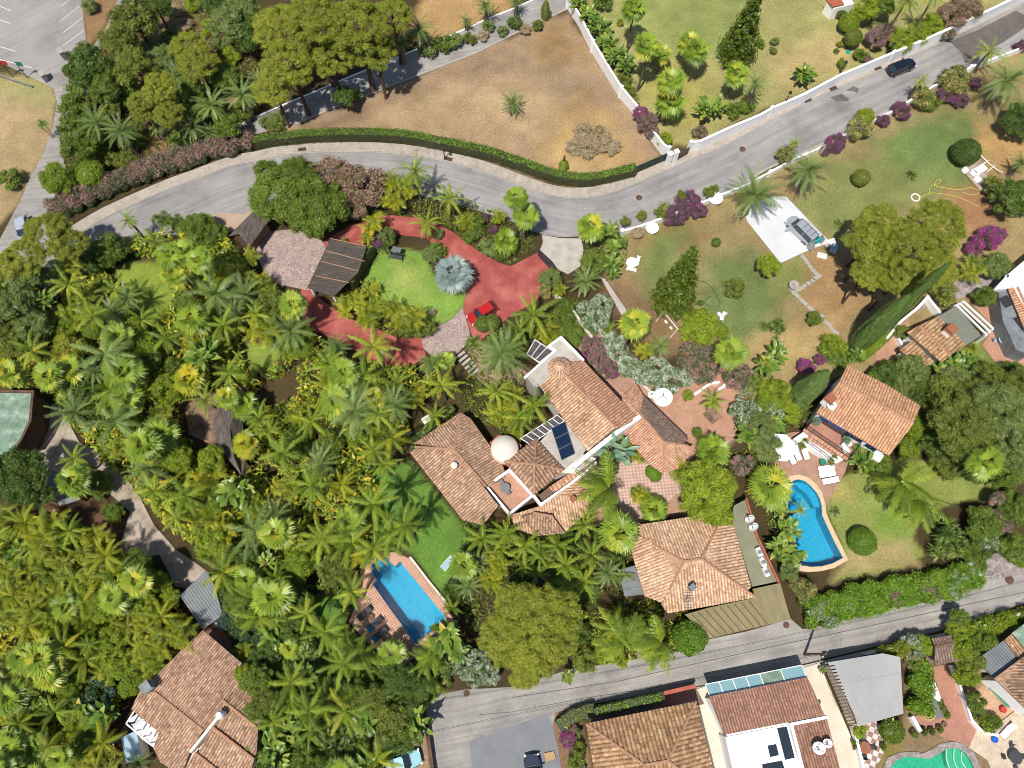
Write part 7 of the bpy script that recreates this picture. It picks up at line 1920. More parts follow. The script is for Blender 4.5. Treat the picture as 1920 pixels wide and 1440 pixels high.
# hedges
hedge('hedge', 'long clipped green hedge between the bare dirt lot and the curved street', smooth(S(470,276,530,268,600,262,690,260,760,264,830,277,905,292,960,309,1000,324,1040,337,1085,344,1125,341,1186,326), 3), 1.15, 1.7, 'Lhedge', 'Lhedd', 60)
rough_hedge('oleander_hedge', 'long dusty pink oleander hedge above the left part of the street', smooth(S(105,402,150,384,200,362,250,340,300,320,350,304,400,289,450,277,478,270), 3), 3.0, 2.2, 'Lpnk', seed=2)
hedge('hedge', 'bright hedge strip hugging the right edge of the carport', S(700,478,685,500,675,520,664,545), .7, 2.6, 'Lbrt', 'Lhedd', 60)
hedge('hedge', 'clipped green hedge left of the small yard of the corner house', S(1114,1333,1180,1317,1237,1304), .8, 1.9, 'Lhedge', 'Lhedd', 70)
hedge('hedge', 'brownish clipped hedge at the street corner beside the asphalt patch', S(1050,1358,1075,1340,1108,1330), 1.3, 1.4, 'Lolv', 'Lhedd', 60)
rough_hedge('hedge', 'thick flowering hedge between the lawn of the kidney pool and the back street', smooth(S(1505,1150,1560,1142,1620,1122,1700,1108,1770,1096,1825,1073), 3), 3.6, 2.3, 'Lhedge', seed=3)
for x, y, r_, m in ((1530,1150,16,'Lwht'),(1560,1165,14,'Lwht'),(1545,1135,12,'Lwht'),(1590,1140,12,'Lwht'),(1680,1120,14,'Lpnk'),(1740,1100,18,'Lpnk'),(1785,1108,16,'Lwht'),(1800,1085,16,'Lwht'),(1755,1115,12,'Lpnk')):
    e = plant('flow', x, y, r_, 2.0, m)
finish_labels()
rough_hedge('hedge', 'dense tall hedge along the right side of the grey flat canopy', S(1708,1236,1712,1260,1714,1290,1712,1330), 2.4, 2.5, 'Lhedge', seed=4)
rough_hedge('hedge', 'green hedge below the back street from the gate roof to the right edge', S(1800,1186,1850,1173,1900,1160,1960,1144), 1.8, 1.9, 'Lbrt', seed=5)
rough_hedge('hedge', 'thin yellow-green hedge above the grey flat canopy beside the back street', S(1640,1226,1690,1216,1745,1205), 1.2, 2.0, 'Lyel', seed=6)
hedge('hedge', 'dark green hedge along the left of the bright lawn below the villa roof', S(775,842,800,880,850,935,885,985), .8, 1.2, 'Lhedge', 'Lhedd', 50)
hedge('hedge', 'low hedge under the left roof edge of the villa by the small terrace', S(775,835,810,805,850,772), .8, 1.6, 'Lhedge', 'Lhedd', 50)
rough_hedge('vine_hedge', 'long blue-dotted vine hedge beside the corrugated car shelter', S(402,1092,420,1130,445,1165,470,1200,500,1235), 2.6, 2.3, 'Lblf', seed=7)
hedge('hedge', 'bright green low hedge along the foot of the two tall cypresses', S(1665,628,1640,652,1610,675), .9, 1.0, 'Lbrt', 'Lbrt', 60)
rough_hedge('hedge', 'pinkish flower hedge behind the curb of the corner house garden', S(1062,1362,1075,1400,1090,1450), 1.6, 1.1, 'Lrsp', seed=8, cr=.5)
# ---------------------------------------------------------------- cars
def car(name, cat, px, py, head, L_, W_, H_, paint, label, kind='hatch', pm=None):
    """head: direction of the nose in degrees, 0 = +x (right of the photo), 90 = up"""
    e = empty(name, (*G(px, py, .8), 0), R(head), label, cat); P = pm
    def outline(z, sx, sy, n=36, pw=4.0, shift=0):
        o = []
        for k in range(n):
            a = 2*math.pi*k/n; c, s = math.cos(a), math.sin(a); o.append((math.copysign(abs(c)**(2/pw), c)*L_/2*sx+shift, math.copysign(abs(s)**(2/pw), s)*W_/2*sy, z))
        return o
    def loft(rings, mats, capm):
        mb = MB(); n = len(rings[0])
        for i in range(len(rings)-1):
            for k in range(n): mb.face([rings[i][k], rings[i][(k+1) % n], rings[i+1][(k+1) % n], rings[i+1][k]], mats)
        mb.face(rings[-1], capm); return mb
    hb = .92 if kind != 'van' else 1.08
    def deck(z0):   # bonnet falls to the nose
        return [(x, y, z0-.28*max(0, (x/(L_/2)-.35))**1.4-.10*max(0, (-x/(L_/2)-.8))) for x, y, z in outline(0, .96, .93)]
    rings = [outline(.22, .95, .90), outline(.38, 1, .98), outline(.62, 1, 1), [(x, y, min(z, .80)) for x, y, z in outline(.80, .99, .985)], deck(hb)]
    loft(rings, P, P).build('body', e, smooth=True).data.update()
    f0, f1, b0, b1 = {'hatch': (.44, .16, -.94, -.72), 'sedan': (.38, .12, -.72, -.46), 'van': (.56, .34, -.97, -.92), 'suv': (.42, .18, -.94, -.80)}[kind]
    h2 = L_/2; wb, wt = W_/2*.90, W_/2*.72
    def cab(z, xf, xb, wd, n=8):
        o = []
        for (x, y) in ((xf, -wd*.8), (xf, wd*.8), (xf-.22, wd), (xb+.15, wd), (xb, wd*.85), (xb, -wd*.85), (xb+.15, -wd), (xf-.22, -wd)): o.append((x, y, z))
        return o
    zr = H_-.07
    g0, g1 = cab(hb-.02, f0*h2, b0*h2, wb), cab(zr, f1*h2, b1*h2, wt)
    mb = MB()
    for k in range(8): mb.face([g0[k], g0[(k+1) % 8], g1[(k+1) % 8], g1[k]], M['glass'] if not (kind == 'van' and k in (2, 6)) else M['glass'])
    mb.build('windows', e)
    r2 = [(x*.97+.0, y*.93, H_) for x, y, z in g1]; mb = MB()
    for k in range(8): mb.face([(g1[k][0], g1[k][1], zr), (g1[(k+1) % 8][0], g1[(k+1) % 8][1], zr), r2[(k+1) % 8], r2[k]], P)
    mb.face(r2, P)
    for sy in (-1, 1):
        for xf, xb in ((f0*h2-.12, f1*h2-.12), ((b0*h2+.1), (b1*h2+.1)), ((f1+b1)*h2*.5-.05, (f1+b1)*h2*.5)):
            mb.tube([(xf, sy*wb*.995, hb-.03), (xb, sy*wt*1.0, zr+.02)], .045, P, 5)
    mb.build('roof', e)
    for sx in (-1, 1):
        for sy in (-1, 1):
            c = (sx*h2*.62, sy*(W_/2-.10), .32); mb = MB(); mb.tube([(c[0], c[1]-.10, c[2]), (c[0], c[1]+.10, c[2])], .32, M['rubber'], 18); wl = mb.build('wheel', e)
            mb = MB(); mb.tube([(c[0], c[1]-.115*1, c[2]), (c[0], c[1]+.115, c[2])], .2, M['chrome'], 12); mb.build('rim', wl)
    for sy in (-1, 1):
        mb = MB(); mb.box((h2*.93, sy*W_*.36, .66), (.16, .34, .16), M['white'], sy*-.35); mb.build('headlight', e)
        mb = MB(); mb.box((-h2*.96, sy*W_*.38, .78), (.1, .26, .2), M['plred'], sy*.2); mb.build('tail_light', e)
        mb = MB(); mb.box((f0*h2-.25, sy*(W_/2+.08), hb+.05), (.16, .22, .14), P); mb.build('mirror', e)
    mb = MB(); mb.box((h2*.975, 0, .42), (.08, W_*.55, .14), M['black']); mb.build('grille', e)
    mb = MB()
    for sy in (-.45, .45): mb.box((h2*.62, sy*W_*.75, hb-.045), (h2*.42, .012, .006), M['black'], 0, 0, .06)
    mb.box((f0*h2+.06, 0, hb-.0), (.1, W_*.7, .015), M['black']); mb.build('trim', e); return e
def paint(name, c, met=.3, rough=.25):
    m = plain(name, c, rough, met, .02); b = m.node_tree.nodes['Principled BSDF']; b.inputs['Coat Weight'].default_value = .8; b.inputs['Coat Roughness'].default_value = .06; return m
car('parked_car', 'car', 1691, 124, 24, 4.25, 1.75, 1.45, None, 'dark navy hatchback parked by the kerb of the upper street', 'hatch', paint('navy_paint', (.012, .018, .035)))
car('parked_car', 'car', 904, 586, 34+180, 4.0, 1.7, 1.42, None, 'bright red hatchback on the red driveway, half under palm fronds', 'hatch', paint('red_paint', (.5, .015, .012), .15))
v = car('parked_van', 'van', 1503, 431, 127, 4.7, 1.85, 1.95, None, 'grey van with ladder roof bars and open doors on the white driveway', 'van', paint('silver_paint', (.42, .46, .5), .35, .35))
mb = MB()
for t in (-.2, -.9, -1.6): mb.box((t, 0, 2.03), (.06, 1.25, .05), M['black'])
mb.build('roof_bar', v); mb = MB()
for k in range(2): mb.tube([(.4, -.75+.35*k, 2.08), (-2.2, -.75+.35*k, 2.08)], .03, M['chrome'], 5)
for k in range(8): mb.tube([(.2-.32*k, -.75, 2.08), (.2-.32*k, -.4, 2.08)], .02, M['chrome'], 5)
mb.build('roof_ladder', v)
mb = MB(); mb.box((1.0, 1.25, .95), (.9, .07, .9), v.children[0].data.materials[0], R(60)); mb.build('front_door', v)
for s_ in (1, -1): mb = MB(); mb.box((-2.65, .95*s_, 1.1), (.75, .06, 1.3), v.children[0].data.materials[0], R(15*s_)); mb.build('rear_door', v)
def blob(name, px, py, z, d, mat, label, cat, rz=0):
    x, y = G(px, py, z); e = empty(name, (x, y, z), rz, label, cat); return e
def bag(px, py, z, mat, label, rz=0, sz=(.6, .35, .35), cat='bag'):
    x, y = G(px, py, z); mb = MB(); mb.box((0, 0, sz[2]/2), sz, M[mat], 0, taper=.85); mb.tube([(-sz[0]*.25, 0, sz[2]), (-.1, 0, sz[2]+.12), (.1, 0, sz[2]+.12), (sz[0]*.25, 0, sz[2])], .02, M['black'], 5)
    o = mb.build('bag', bevel=.05, label=label, cat=cat); o.location = (x, y, z); o.rotation_euler = (0, 0, rz); return o
bag(1528, 455, .0, 'teal', 'turquoise bag on the ground behind the open van', .4, (.9, .6, .9)); bag(1522, 462, 0, 'plred', 'red bag behind the open van at the edge of the white driveway', .9, (.7, .35, .4))
x, y = G(1533, 448, .5); mb = MB(); mb.lathe([(.03, 0), (.2, .08), (.27, .27), (.2, .46), (.03, .54)], M['orange'], 16); o = mb.build('beach_ball', smooth=True, label='orange ball behind the open van', cat='ball'); o.location = (x, y, 0)
bag(1556, 457, 0, 'white', 'white sack beside the van and the stepping stones', .3, (1.3, .9, .6), 'sack'); bag(1562, 468, 0, 'lightblue', 'pale blue sack in the pile beside the white driveway', 1.2, (1.1, .9, .7), 'sack'); bag(1541, 480, 0, 'white', 'flat white box on the grass below the van', -.3, (1.3, .7, .25), 'box')
car('parked_car', 'car', 752, 1430, 17, 4.3, 1.78, 1.5, None, 'light blue car at the bottom edge beside the dirt strip', 'hatch', paint('light_blue_paint', (.24, .46, .52), .35))
car('parked_car', 'car', 1001, 1455, 97, 4.2, 1.75, 1.45, None, 'dark car cut by the bottom edge on the asphalt patch', 'hatch', paint('dark_paint', (.02, .03, .06)))
car('parked_car', 'car', 408, 1148, -52, 4.2, 1.75, 1.45, None, 'white and blue car under the corrugated car shelter', 'hatch', paint('white_paint', (.65, .68, .8), .1))
car('parked_car', 'car', 43, 430, -70, 4.2, 1.75, 1.45, None, 'silver car parked in the left lane beneath the pine', 'hatch', paint('silver_white_paint', (.5, .55, .62), .3))
# ---------------------------------------------------------------- furniture
def lounger(px, py, az, mat, frame, label, group=None, back=28, towel=None, L_=1.95, W_=.68):
    e = empty('sun_lounger', (*G(px, py, .35), 0), R(az), label, 'sun lounger', group)
    mb = MB(); mb.box((-.3, 0, .34), (L_*.66, W_, .09), M[mat]); mb.build('mattress', e, bevel=.03)
    mb = MB(); a = R(back); mb.box((L_*.18+.30*math.cos(a), 0, .36+.33*math.sin(a)), (L_*.34, W_, .09), M[mat], ry=-a); mb.build('backrest', e, bevel=.03)
    mb = MB()
    for s in (-1, 1): mb.box((0, s*(W_/2+.02), .28), (L_, .05, .06), M[frame])
    mb.build('frame', e)
    for sx in (-.8, .6):
        for s in (-1, 1): mb = MB(); mb.box((sx, s*W_/2, .13), (.06, .05, .26), M[frame]); mb.build('leg', e)
    if towel: mb = MB(); mb.box((-.82, 0, .42), (.45, W_+.03, .08), M[towel]); tw = mb.build('cushion', e, bevel=.03)
    return e
for (x, y, a, l) in ((1483,856,115,'left'),(1494,849,110,'middle'),(1509,847,108,'right')): lounger(x, y, a-5, 'white', 'wood', 'white sun lounger standing upright in the picture below the house terrace, %s of three' % l, 'white loungers beside the kidney pool')
for (x, y, a, l) in ((1549,878,8,'upper'),(1551,889,8,'middle'),(1557,901,10,'lower')): lounger(x, y, a, 'white', 'wood', 'white sun lounger lying crosswise on the pool terrace, %s of three' % l, 'white loungers beside the kidney pool')
for (x, y, l) in ((703,1169,'upper'),(713,1188,'lower')): lounger(x, y, 42, 'fabric', 'black', '%s dark grey sun lounger with a blue cushion on the dotted pool deck' % l, 'dark loungers by the rectangular pool', towel='towel')
lounger(684, 1150, 42, 'fabric', 'black', 'dark grey sun lounger half under palm fronds on the dotted pool deck', 'dark loungers by the rectangular pool')
lounger(840, 1055, 48, 'lightblue', 'white', 'pale blue sun lounger alone on the bright lawn'); lounger(864, 1077, 48, 'lightblue', 'white', 'pale blue sun lounger half hidden by palms at the edge of the bright lawn')
lounger(1755, 1327, 105, 'slate', 'greymetal', 'grey sun lounger on the brick patio beside the tall hedge', L_=2.3, W_=.85, back=8)
def rtable(px, py, r, mat, label, h=.7, chairs=0, cm=None, cl=None, sx=1.0, az=0, cr=None, off=0):
    x, y = G(px, py, h); e = empty('table', (x, y, 0), R(az), label, 'table'); mb = MB()
    mb.lathe([(r*.98, h-.05), (r, h-.03), (r, h)], M[mat], 28); mb.v = [(a*sx, b, c) for a, b, c in mb.v]; mb.build('table_top', e)
    mb = MB(); mb.lathe([(r*.5, 0), (.06, .06), (.05, h-.05)], M['greymetal'], 12); mb.build('pedestal', e)
    for k in range(chairs):
        a = 2*math.pi*k/chairs+off; d = cr or r+.35; c = empty('chair', (x+d*math.cos(a)*sx, y+d*math.sin(a), 0), a, cl[k] if isinstance(cl, list) else cl, 'chair', 'chairs around a table')
        mb = MB(); mb.box((0, 0, .44), (.42, .42, .05), M[cm]); mb.build('seat', c, bevel=.02); mb = MB(); mb.box((.2, 0, .68), (.05, .42, .45), M[cm]); mb.build('backrest', c, bevel=.02)
        for p in ((-.18, -.18), (-.18, .18), (.18, -.18), (.18, .18)): mb = MB(); mb.tube([(*p, 0), (*p, .43)], .02, M[cm], 5); mb.build('leg', c)
    return e
def raise_(o, z): o.location.z += z
t = rtable(947, 914, .55, 'slate', 'round grey table on the villa roof terrace', chairs=0); x, y = G(947, 914, 4.2); t.location = (x, y, 3.5)
for k, (px, py, a, l) in enumerate(((940,903,120,'upper left'),(953,924,-60,'lower right'))):
    x, y = G(px, py, 4.0); c = empty('chair', (x, y, 3.5), R(a), 'grey metal chair at the %s of the round table on the villa roof terrace' % l, 'chair', 'chairs on the villa roof terrace')
    mb = MB(); mb.box((0, 0, .44), (.45, .45, .04), M['greymetal']); mb.build('seat', c); mb = MB(); mb.box((.22, 0, .68), (.04, .45, .45), M['greymetal']); mb.build('backrest', c)
    for p in ((-.18, -.18), (-.18, .18), (.18, -.18), (.18, .18)): mb = MB(); mb.tube([(*p, 0), (*p, .43)], .02, M['greymetal'], 5); mb.build('leg', c)
rtable(694, 1158, .42, 'wood', 'small round brown table at the upper dark loungers', .5); rtable(724, 1196, .42, 'wood', 'small round brown table beside the lower dark lounger', .5)
t = rtable(1586, 842, .35, 'white', 'small round white table on the terrace of the poolside house', .6, 0); x, y = G(1586, 842, 3.3); t.location = (x, y, 2.6)
for px, py, l in ((1580,835,'left'),(1592,834,'right'),(1588,846,'lower')):
    x, y = G(px, py, 3.0); mb = MB(); mb.lathe([(.22, 0), (.2, .42), (.26, .45), (.24, .75)], M['white'], 14); o = mb.build('stool', label='%s white round seat at the small terrace table of the poolside house' % l, cat='seat', group='white seats on the terrace'); o.location = (x, y, 2.6)
rtable(1622, 1402, .62, 'clay', 'oval pale brown table on the checkered patio', .74, 4, 'fabric', ['dark chair at the right end of the oval table','dark chair above the oval table','dark chair at the left end of the oval table','dark chair below the oval table'], sx=1.0, cr=.95)
rtable(1884, 636, .75, 'lightblue', 'table with pale green cloth on the orange patio by the bungalow', .75, 4, 'lightblue', ['pale chair right of the cloth-covered table','pale chair above the cloth-covered table','pale chair left of the cloth-covered table','pale chair below the cloth-covered table'])
rtable(1185, 492, .75, 'white', 'white garden table on the brown lawn beside the strelitzias', .75)
for k, (px, py, l) in enumerate(((1196,488,'right of'),(1184,505,'below'))):
    c = empty('bench', (*G(px, py, .4), 0), R(-15+90*(k == 0)), 'white slatted bench %s the white garden table' % l, 'bench'); 
    for q in range(4): mb = MB(); mb.box((0, -.18+.12*q, .44), (1.3, .09, .04), M['white']); mb.build('slat', c)
    for s in (-.55, .55): mb = MB(); mb.box((s, 0, .21), (.06, .4, .42), M['white']); mb.build('leg', c)
rtable(1905, 1420, .7, 'fabric', 'dark round table on the beige patio at the lower right', .74, 4, 'fabric', ['dark chair right of the patio table at the lower right','dark chair above the patio table at the lower right','dark chair left of the patio table at the lower right','dark chair below the patio table at the lower right'])
def parasol(px, py, r, h, mat, n, label):
    x, y = G(px, py, h); e = empty('parasol', (x, y, 0), .3, label, 'parasol'); mb = MB(); top = (0, 0, h+.35)
    for k in range(n):
        a, b = 2*math.pi*k/n, 2*math.pi*(k+1)/n; p, q = (r*math.cos(a), r*math.sin(a), h-.15), (r*math.cos(b), r*math.sin(b), h-.15); mb.face([top, p, q], M[mat]); mb.face([p, (p[0], p[1], p[2]-.18), (q[0], q[1], q[2]-.18), q], M[mat])
    mb.build('canopy', e); mb = MB(); mb.tube([(0, 0, 0), (0, 0, h+.45)], .035, M['greymetal'], 8); mb.build('pole', e); mb = MB(); mb.lathe([(.35, 0), (.35, .08), (.05, .1)], M['concrete'], 16); mb.build('base', e); return e
parasol(1465, 838, 1.75, 2.3, 'white', 8, 'large white octagonal parasol left of the white loungers')
# swing bench on the round lawn
e = empty('swing_bench', (*G(744, 483), 0), R(-14), 'dark swing bench with a small grey canopy on the round lawn', 'swing bench')
mb = MB(); mb.box((0, -.15, .5), (1.7, .55, .1), M['fabric']); mb.build('seat', e, bevel=.03); mb = MB(); mb.box((0, .12, .8), (1.7, .1, .5), M['black']); mb.build('backrest', e, bevel=.03)
mb = MB(); mb.box((.1, .3, 1.7), (1.2, .8, .06), M['slate'], rx=-.2); mb.build('canopy', e, bevel=.02); mb = MB()
for s in (-.95, .95): mb.tube([(s, -.5, 0), (s, 0, 1.7), (s, .5, 0)], .03, M['black'], 6)
mb.build('frame', e)
# swing set
e = empty('swing_set', (*G(1252, 612), 0), R(-55), 'white swing set frame with two white seats on the brown lawn', 'swing set'); mb = MB()
mb.tube([(-1.4, 0, 1.9), (1.4, 0, 1.9)], .05, M['white'], 8)
for s in (-1.4, 1.4):
    for q in (-.8, .8): mb.tube([(s, q, 0), (s, 0, 1.9)], .04, M['white'], 8)
mb.build('frame', e)
for s in (-.5, .5):
    mb = MB(); mb.box((s, 0, .5), (.45, .25, .04), M['white']); 
    for q in (-.2, .2): mb.tube([(s+q, 0, .5), (s+q, 0, 1.88)], .012, M['greymetal'], 4)
    mb.build('seat', e)
# plastic chairs on the lawn
for px, py, a, l in ((1348,589,200,'left'),(1358,588,320,'right'),(1353,597,90,'lower')):
    c = empty('garden_chair', (*G(px, py, .4), 0), R(a), '%s of the three white garden chairs grouped on the lawn' % l, 'chair', 'white garden chairs on the lawn'); mb = MB(); mb.box((0, 0, .42), (.48, .48, .05), M['white']); mb.build('seat', c, bevel=.02)
    mb = MB(); mb.box((.24, 0, .68), (.05, .48, .5), M['white'], ry=.2); mb.build('backrest', c, bevel=.02)
    for p in ((-.22, -.22), (-.22, .22), (.22, -.22), (.22, .22)): mb = MB(); mb.tube([(p[0]*1.3, p[1]*1.3, 0), (*p, .42)], .025, M['white'], 5); mb.build('leg', c)
# lounge set
for px, py, s, l, nm in ((1838,318,(1.9, .9),'long white lounge sofa on the paved square','sofa'),(1826,324,(.8, .8),'white lounge armchair between the stool and the sofa','armchair'),(1833,336,(.9, .8),'lowest white lounge armchair','armchair'),(1810,319,(.8, .7),'white stool-like seat left of the lounge set','seat')):
    c = empty(nm, (*G(px, py, .3), 0), R(32), l, nm); mb = MB(); mb.box((0, 0, .22), (*s, .32), M['white']); mb.build('seat', c, bevel=.05); mb = MB(); mb.box((0, s[1]/2-.05, .5), (s[0], .12, .5), M['white']); mb.build('backrest', c, bevel=.04)
e = empty('hammock_stand', (*G(1850, 312), 0), R(-52), 'curved white hammock stand beside the white lounge sofa', 'hammock stand'); mb = MB(); mb.tube([(-2.1, 0, 1.0), (-1.2, .35, .35), (0, .5, .12), (1.2, .35, .35), (2.1, 0, 1.0)], .06, M['white'], 8); mb.build('frame', e)
for s_ in (-.5, .6): mb = MB(); mb.tube([(s_, -.7, .05), (s_, 1.0, .05)], .05, M['white'], 6); mb.build('foot', e)
# fountain, planters, pots
e = empty('garden_fountain', (*G(1485, 540), 0), 0, 'round stone fountain at the corner of the stepping stone path', 'fountain'); mb = MB(); mb.lathe([(.42, 0), (.35, .1), (.2, .3), (.25, .6), (.62, .8), (.66, .92), (.58, .92), (.5, .84), (.05, .82)], M['kerb'], 24); mb.build('bowl', e, smooth=True); mb = MB(); mb.lathe([(.12, .8), (.1, 1.15), (.2, 1.25), (.03, 1.3)], M['kerb'], 12); mb.build('finial', e)
e = empty('stone_fountain', (*G(1737, 1335), 0), 0, 'round yellowish fountain with a statue on the brick patio beside the tall hedge', 'fountain'); mb = MB(); mb.lathe([(.85, 0), (.85, .4), (.7, .4), (.68, .25), (.02, .22)], plain('ochre_stone', sg(200,176,110), .8), 24); mb.build('basin', e); mb = MB(); mb.lathe([(.2, .2), (.15, .6), (.4, .7), (.1, .75), (.12, 1.0), (.16, 1.1), (.02, 1.25)], M['greymetal'], 14); mb.build('statue', e, smooth=True)
def pot(px, py, r, h, mat, label, leafm=None, leafr=None, cat='plant pot', z=0):
    x, y = G(px, py, z+h); e = empty('plant_pot', (x, y, z), 0, label, cat); mb = MB(); mb.lathe([(r*.65, 0), (r, h*.95), (r*1.08, h*.95), (r*1.08, h), (r*.92, h), (r*.85, h*.88), (.01, h*.86)], M[mat], 20); mb.build('pot', e, smooth=False)
    if leafm: c = put('plant', crown_mesh('bush', 0, leafm), e); s = (leafr or r)/1.5; c.scale = (s, s, s); c.location = (0, 0, h+s*.9)
    return e
pot(1223, 427, .8, 1.0, 'white', 'huge white conical planter between the brown shrub and the purple bougainvillea'); pot(1342, 371, .9, 1.1, 'white', 'huge white conical planter by the big date palm at the street bend')
pot(1503, 832, .45, .5, 'clay', 'clay pot with a dark clipped bush at the left end of the low terrace', 'Lolv', .75); pot(1558, 862, .45, .5, 'clay', 'clay pot with a dark clipped bush at the right end of the low terrace', 'Lolv', .75); pot(1543, 866, .35, .7, 'bin', 'dark green round container beside the clipped bush pot')
pot(1307, 813, .45, .5, 'clay', 'clay pot with a small round bush on the patio', 'Lgrn', .7)
for px, py, l in ((1530,791,'left end'),(1586,826,'middle')): pot(px, py, .4, .45, 'clay', 'clay pot with a leafy plant at the %s of the upper terrace' % l, 'Lteal', .55, z=2.6)
for px, py, l, m in ((1761,1315,'highest','Lolv'),(1767,1328,'second highest','Lgrn'),(1774,1340,'third highest','Lgrn'),(1731,1372,'leftmost dark','Ldrk'),(1746,1371,'middle dark','Ldrk'),(1761,1367,'rightmost dark','Lgrn')): pot(px, py, .32, .4, 'clay', '%s potted plant on the brick patio' % l, m, .42)
pot(1771, 1358, .25, .4, 'wood', 'small wooden tub on the brick patio'); pot(1655, 1400, .3, .4, 'clay', 'clay pot at the right edge of the checkered patio', 'Lgrn', .4)
pot(1590, 97, .3, .12, 'teal', 'small turquoise basin on the upper lawn')
# bins, posts, lamps, poles
for px, py, m, l in ((12,118,'plred','red banner on a thin post at the wire gate left'),(40,120,'bin','green banner on a thin post at the wire gate')):
    e = empty('sign_post', (*G(px+12, py+26), 0), 0, l, 'sign post'); mb = MB(); mb.tube([(0, 0, 0), (0, 0, 3.2)], .05, M['black'], 6); mb.build('post', e); mb = MB(); mb.box((.4, 0, 2.8), (.8, .05, .8), M[m]); mb.build('banner', e)
for px, py, l in ((122,108,'upper'),(88,150,'lower')):
    e = empty('gate_cabin', (*G(px, py), 0), R(-55), '%s pale metal cabinet by the parking lot entrance' % l, 'cabinet'); mb = MB(); mb.box((0, 0, .7), (1.0, .6, 1.4), M['slate']); mb.build('body', e, bevel=.03); mb = MB(); mb.box((0, 0, 1.45), (1.1, .7, .1), M['kerb']); mb.build('lid', e)
def lamp(px, py, h, az, label):
    e = empty('street_lamp', (*G(px, py), 0), R(az), label, 'street lamp'); mb = MB(); mb.tube([(0, 0, 0), (0, 0, h)], [.08, .05], M['black'], 8); mb.build('pole', e); mb = MB(); mb.tube([(0, 0, h), (.5, 0, h+.15)], .035, M['black'], 6); mb.build('arm', e); mb = MB(); mb.lathe([(.08, h-.1), (.24, h-.05), (.2, h+.15), (.05, h+.22)], M['black'], 12, (.55, 0, 0)); mb.build('lamp_shade', e)
lamp(834, 300, 3.6, -80, 'black street lamp on the pavement in front of the clipped hedge'); lamp(1465, 208, 3.2, 60, 'dark street lamp on the pavement against the street wall, lower left one'); lamp(1567, 152, 3.2, 60, 'dark street lamp on the pavement against the street wall, middle one'); lamp(1655, 118, 3.2, 60, 'dark street lamp on the pavement beside the navy car')
def upole(px, py, h, label):
    e = empty('utility_pole', (*G(px, py), 0), 0, label, 'utility pole'); mb = MB(); mb.tube([(0, 0, 0), (0, 0, h)], [.16, .11], M['wood'], 10); mb.build('pole', e); mb = MB(); mb.box((0, 0, h-.4), (1.0, .08, .1), M['wood'], .8); mb.build('crossarm', e)
    for s in (-.4, .4): mb = MB(); mb.lathe([(.05, 0), (.07, .08), (.04, .18)], M['white'], 8, (s*.7, s*.72, h-.35)); mb.build('insulator', e)
    return Vector((*G(px, py), h-.15))
a = upole(803, 1366, 7.5, 'wooden utility pole at the left end of the back street'); b_ = upole(1508, 1227, 6.5, 'wooden utility pole beside the modern house on the back street'); c_ = Vector((*G(1990, 1110), 6.5))
for nm, p, q in (('left', a, b_), ('right', b_, c_)):
    mb = MB()
    for o in (0, .12): mb.tube([p.lerp(q, t/14)+Vector((0, o, -1.0*math.sin(math.pi*t/14))) for t in range(15)], .018, M['black'], 4, False)
    tag(mb.build('overhead_cable'), 'thin overhead cable above the %s half of the back street' % nm, 'cable')
# stepping stones
SS = [(1505,481,0),(1510,487,0),(1514,493,0),(1519,500,0),(1524,507,0),(1530,513,0),(1532,520,1),(1524,526,0),(1516,531,0),(1508,536,0),(1499,542,1),(1492,552,1),(1506,566,1),(1521,580,1),(1541,593,0),(1552,607,1),(1564,621,1)]
for k, (px, py, big_) in enumerate(SS):
    a = R(-45 if k > 10 or k < 6 else 30); mb = MB(); mb.box((0, 0, .04), (1.25 if big_ else .55, .5, .08), M['kerb']); o = mb.build('stepping_stone', bevel=.015, label=('%s slab of the stepping stone path, counted from the van' % ['first', 'second', 'third', 'fourth', 'fifth', 'sixth', 'seventh', 'eighth', 'ninth', 'tenth', 'eleventh', 'twelfth', 'thirteenth', 'fourteenth', 'fifteenth', 'sixteenth', 'last'][k]), cat='stepping stone', group='stepping stones from the white driveway')
    o.location = (*G(px, py), 0); o.rotation_euler = (0, 0, a)
# steps between stone apron and villa
e = empty('garden_steps', (*G(872, 682), 0), 0, 'short flight of pale steps below the round stone apron', 'steps')
for k in range(6):
    A, B = Vector(G(856+k*5.6, 674+k*6.4)), Vector(G(872+k*5, 662+k*6)); d = B-A; mb = MB(); c = (A+B)/2; mb.box((c.x, c.y, .5-.07*k), (d.length, .34, .16), M['kerb'], math.atan2(d.y, d.x)); mb.build('step', e)
fin(e)
# hoses and ring
def hose(pts, mat, label):
    q = [(*G(*p), .04) for p in smooth(pts, 5)]; mb = MB(); mb.tube(q, .035, M[mat], 5, False); tag(mb.build('garden_hose'), label, 'hose')
hose(S(1742,364,1744,350,1758,345,1764,338,1758,337,1752,348,1775,353,1800,356,1820,352,1838,360,1822,366,1804,360), 'yellow', 'yellow garden hose looping over the upper right lawn')
hose(S(1296,526,1318,528,1335,540,1345,558,1350,570,1342,576,1325,572,1322,562,1335,555), 'greengate', 'thin green garden hose on the lawn right of the tall conifer')
hose(S(1720,372,1735,366,1750,362,1790,368,1820,380,1836,388), 'yellow', 'yellow hose end beside the pines')
mb = MB(); n = 20; cx, cy = G(1716, 371); mb.tube([(cx+.55*math.cos(2*math.pi*k/n), cy+.55*math.sin(2*math.pi*k/n), .1) for k in range(n+1)], .09, M['white'], 8, False); tag(mb.build('ring'), 'white round ring on the grass above the pines', 'ring')
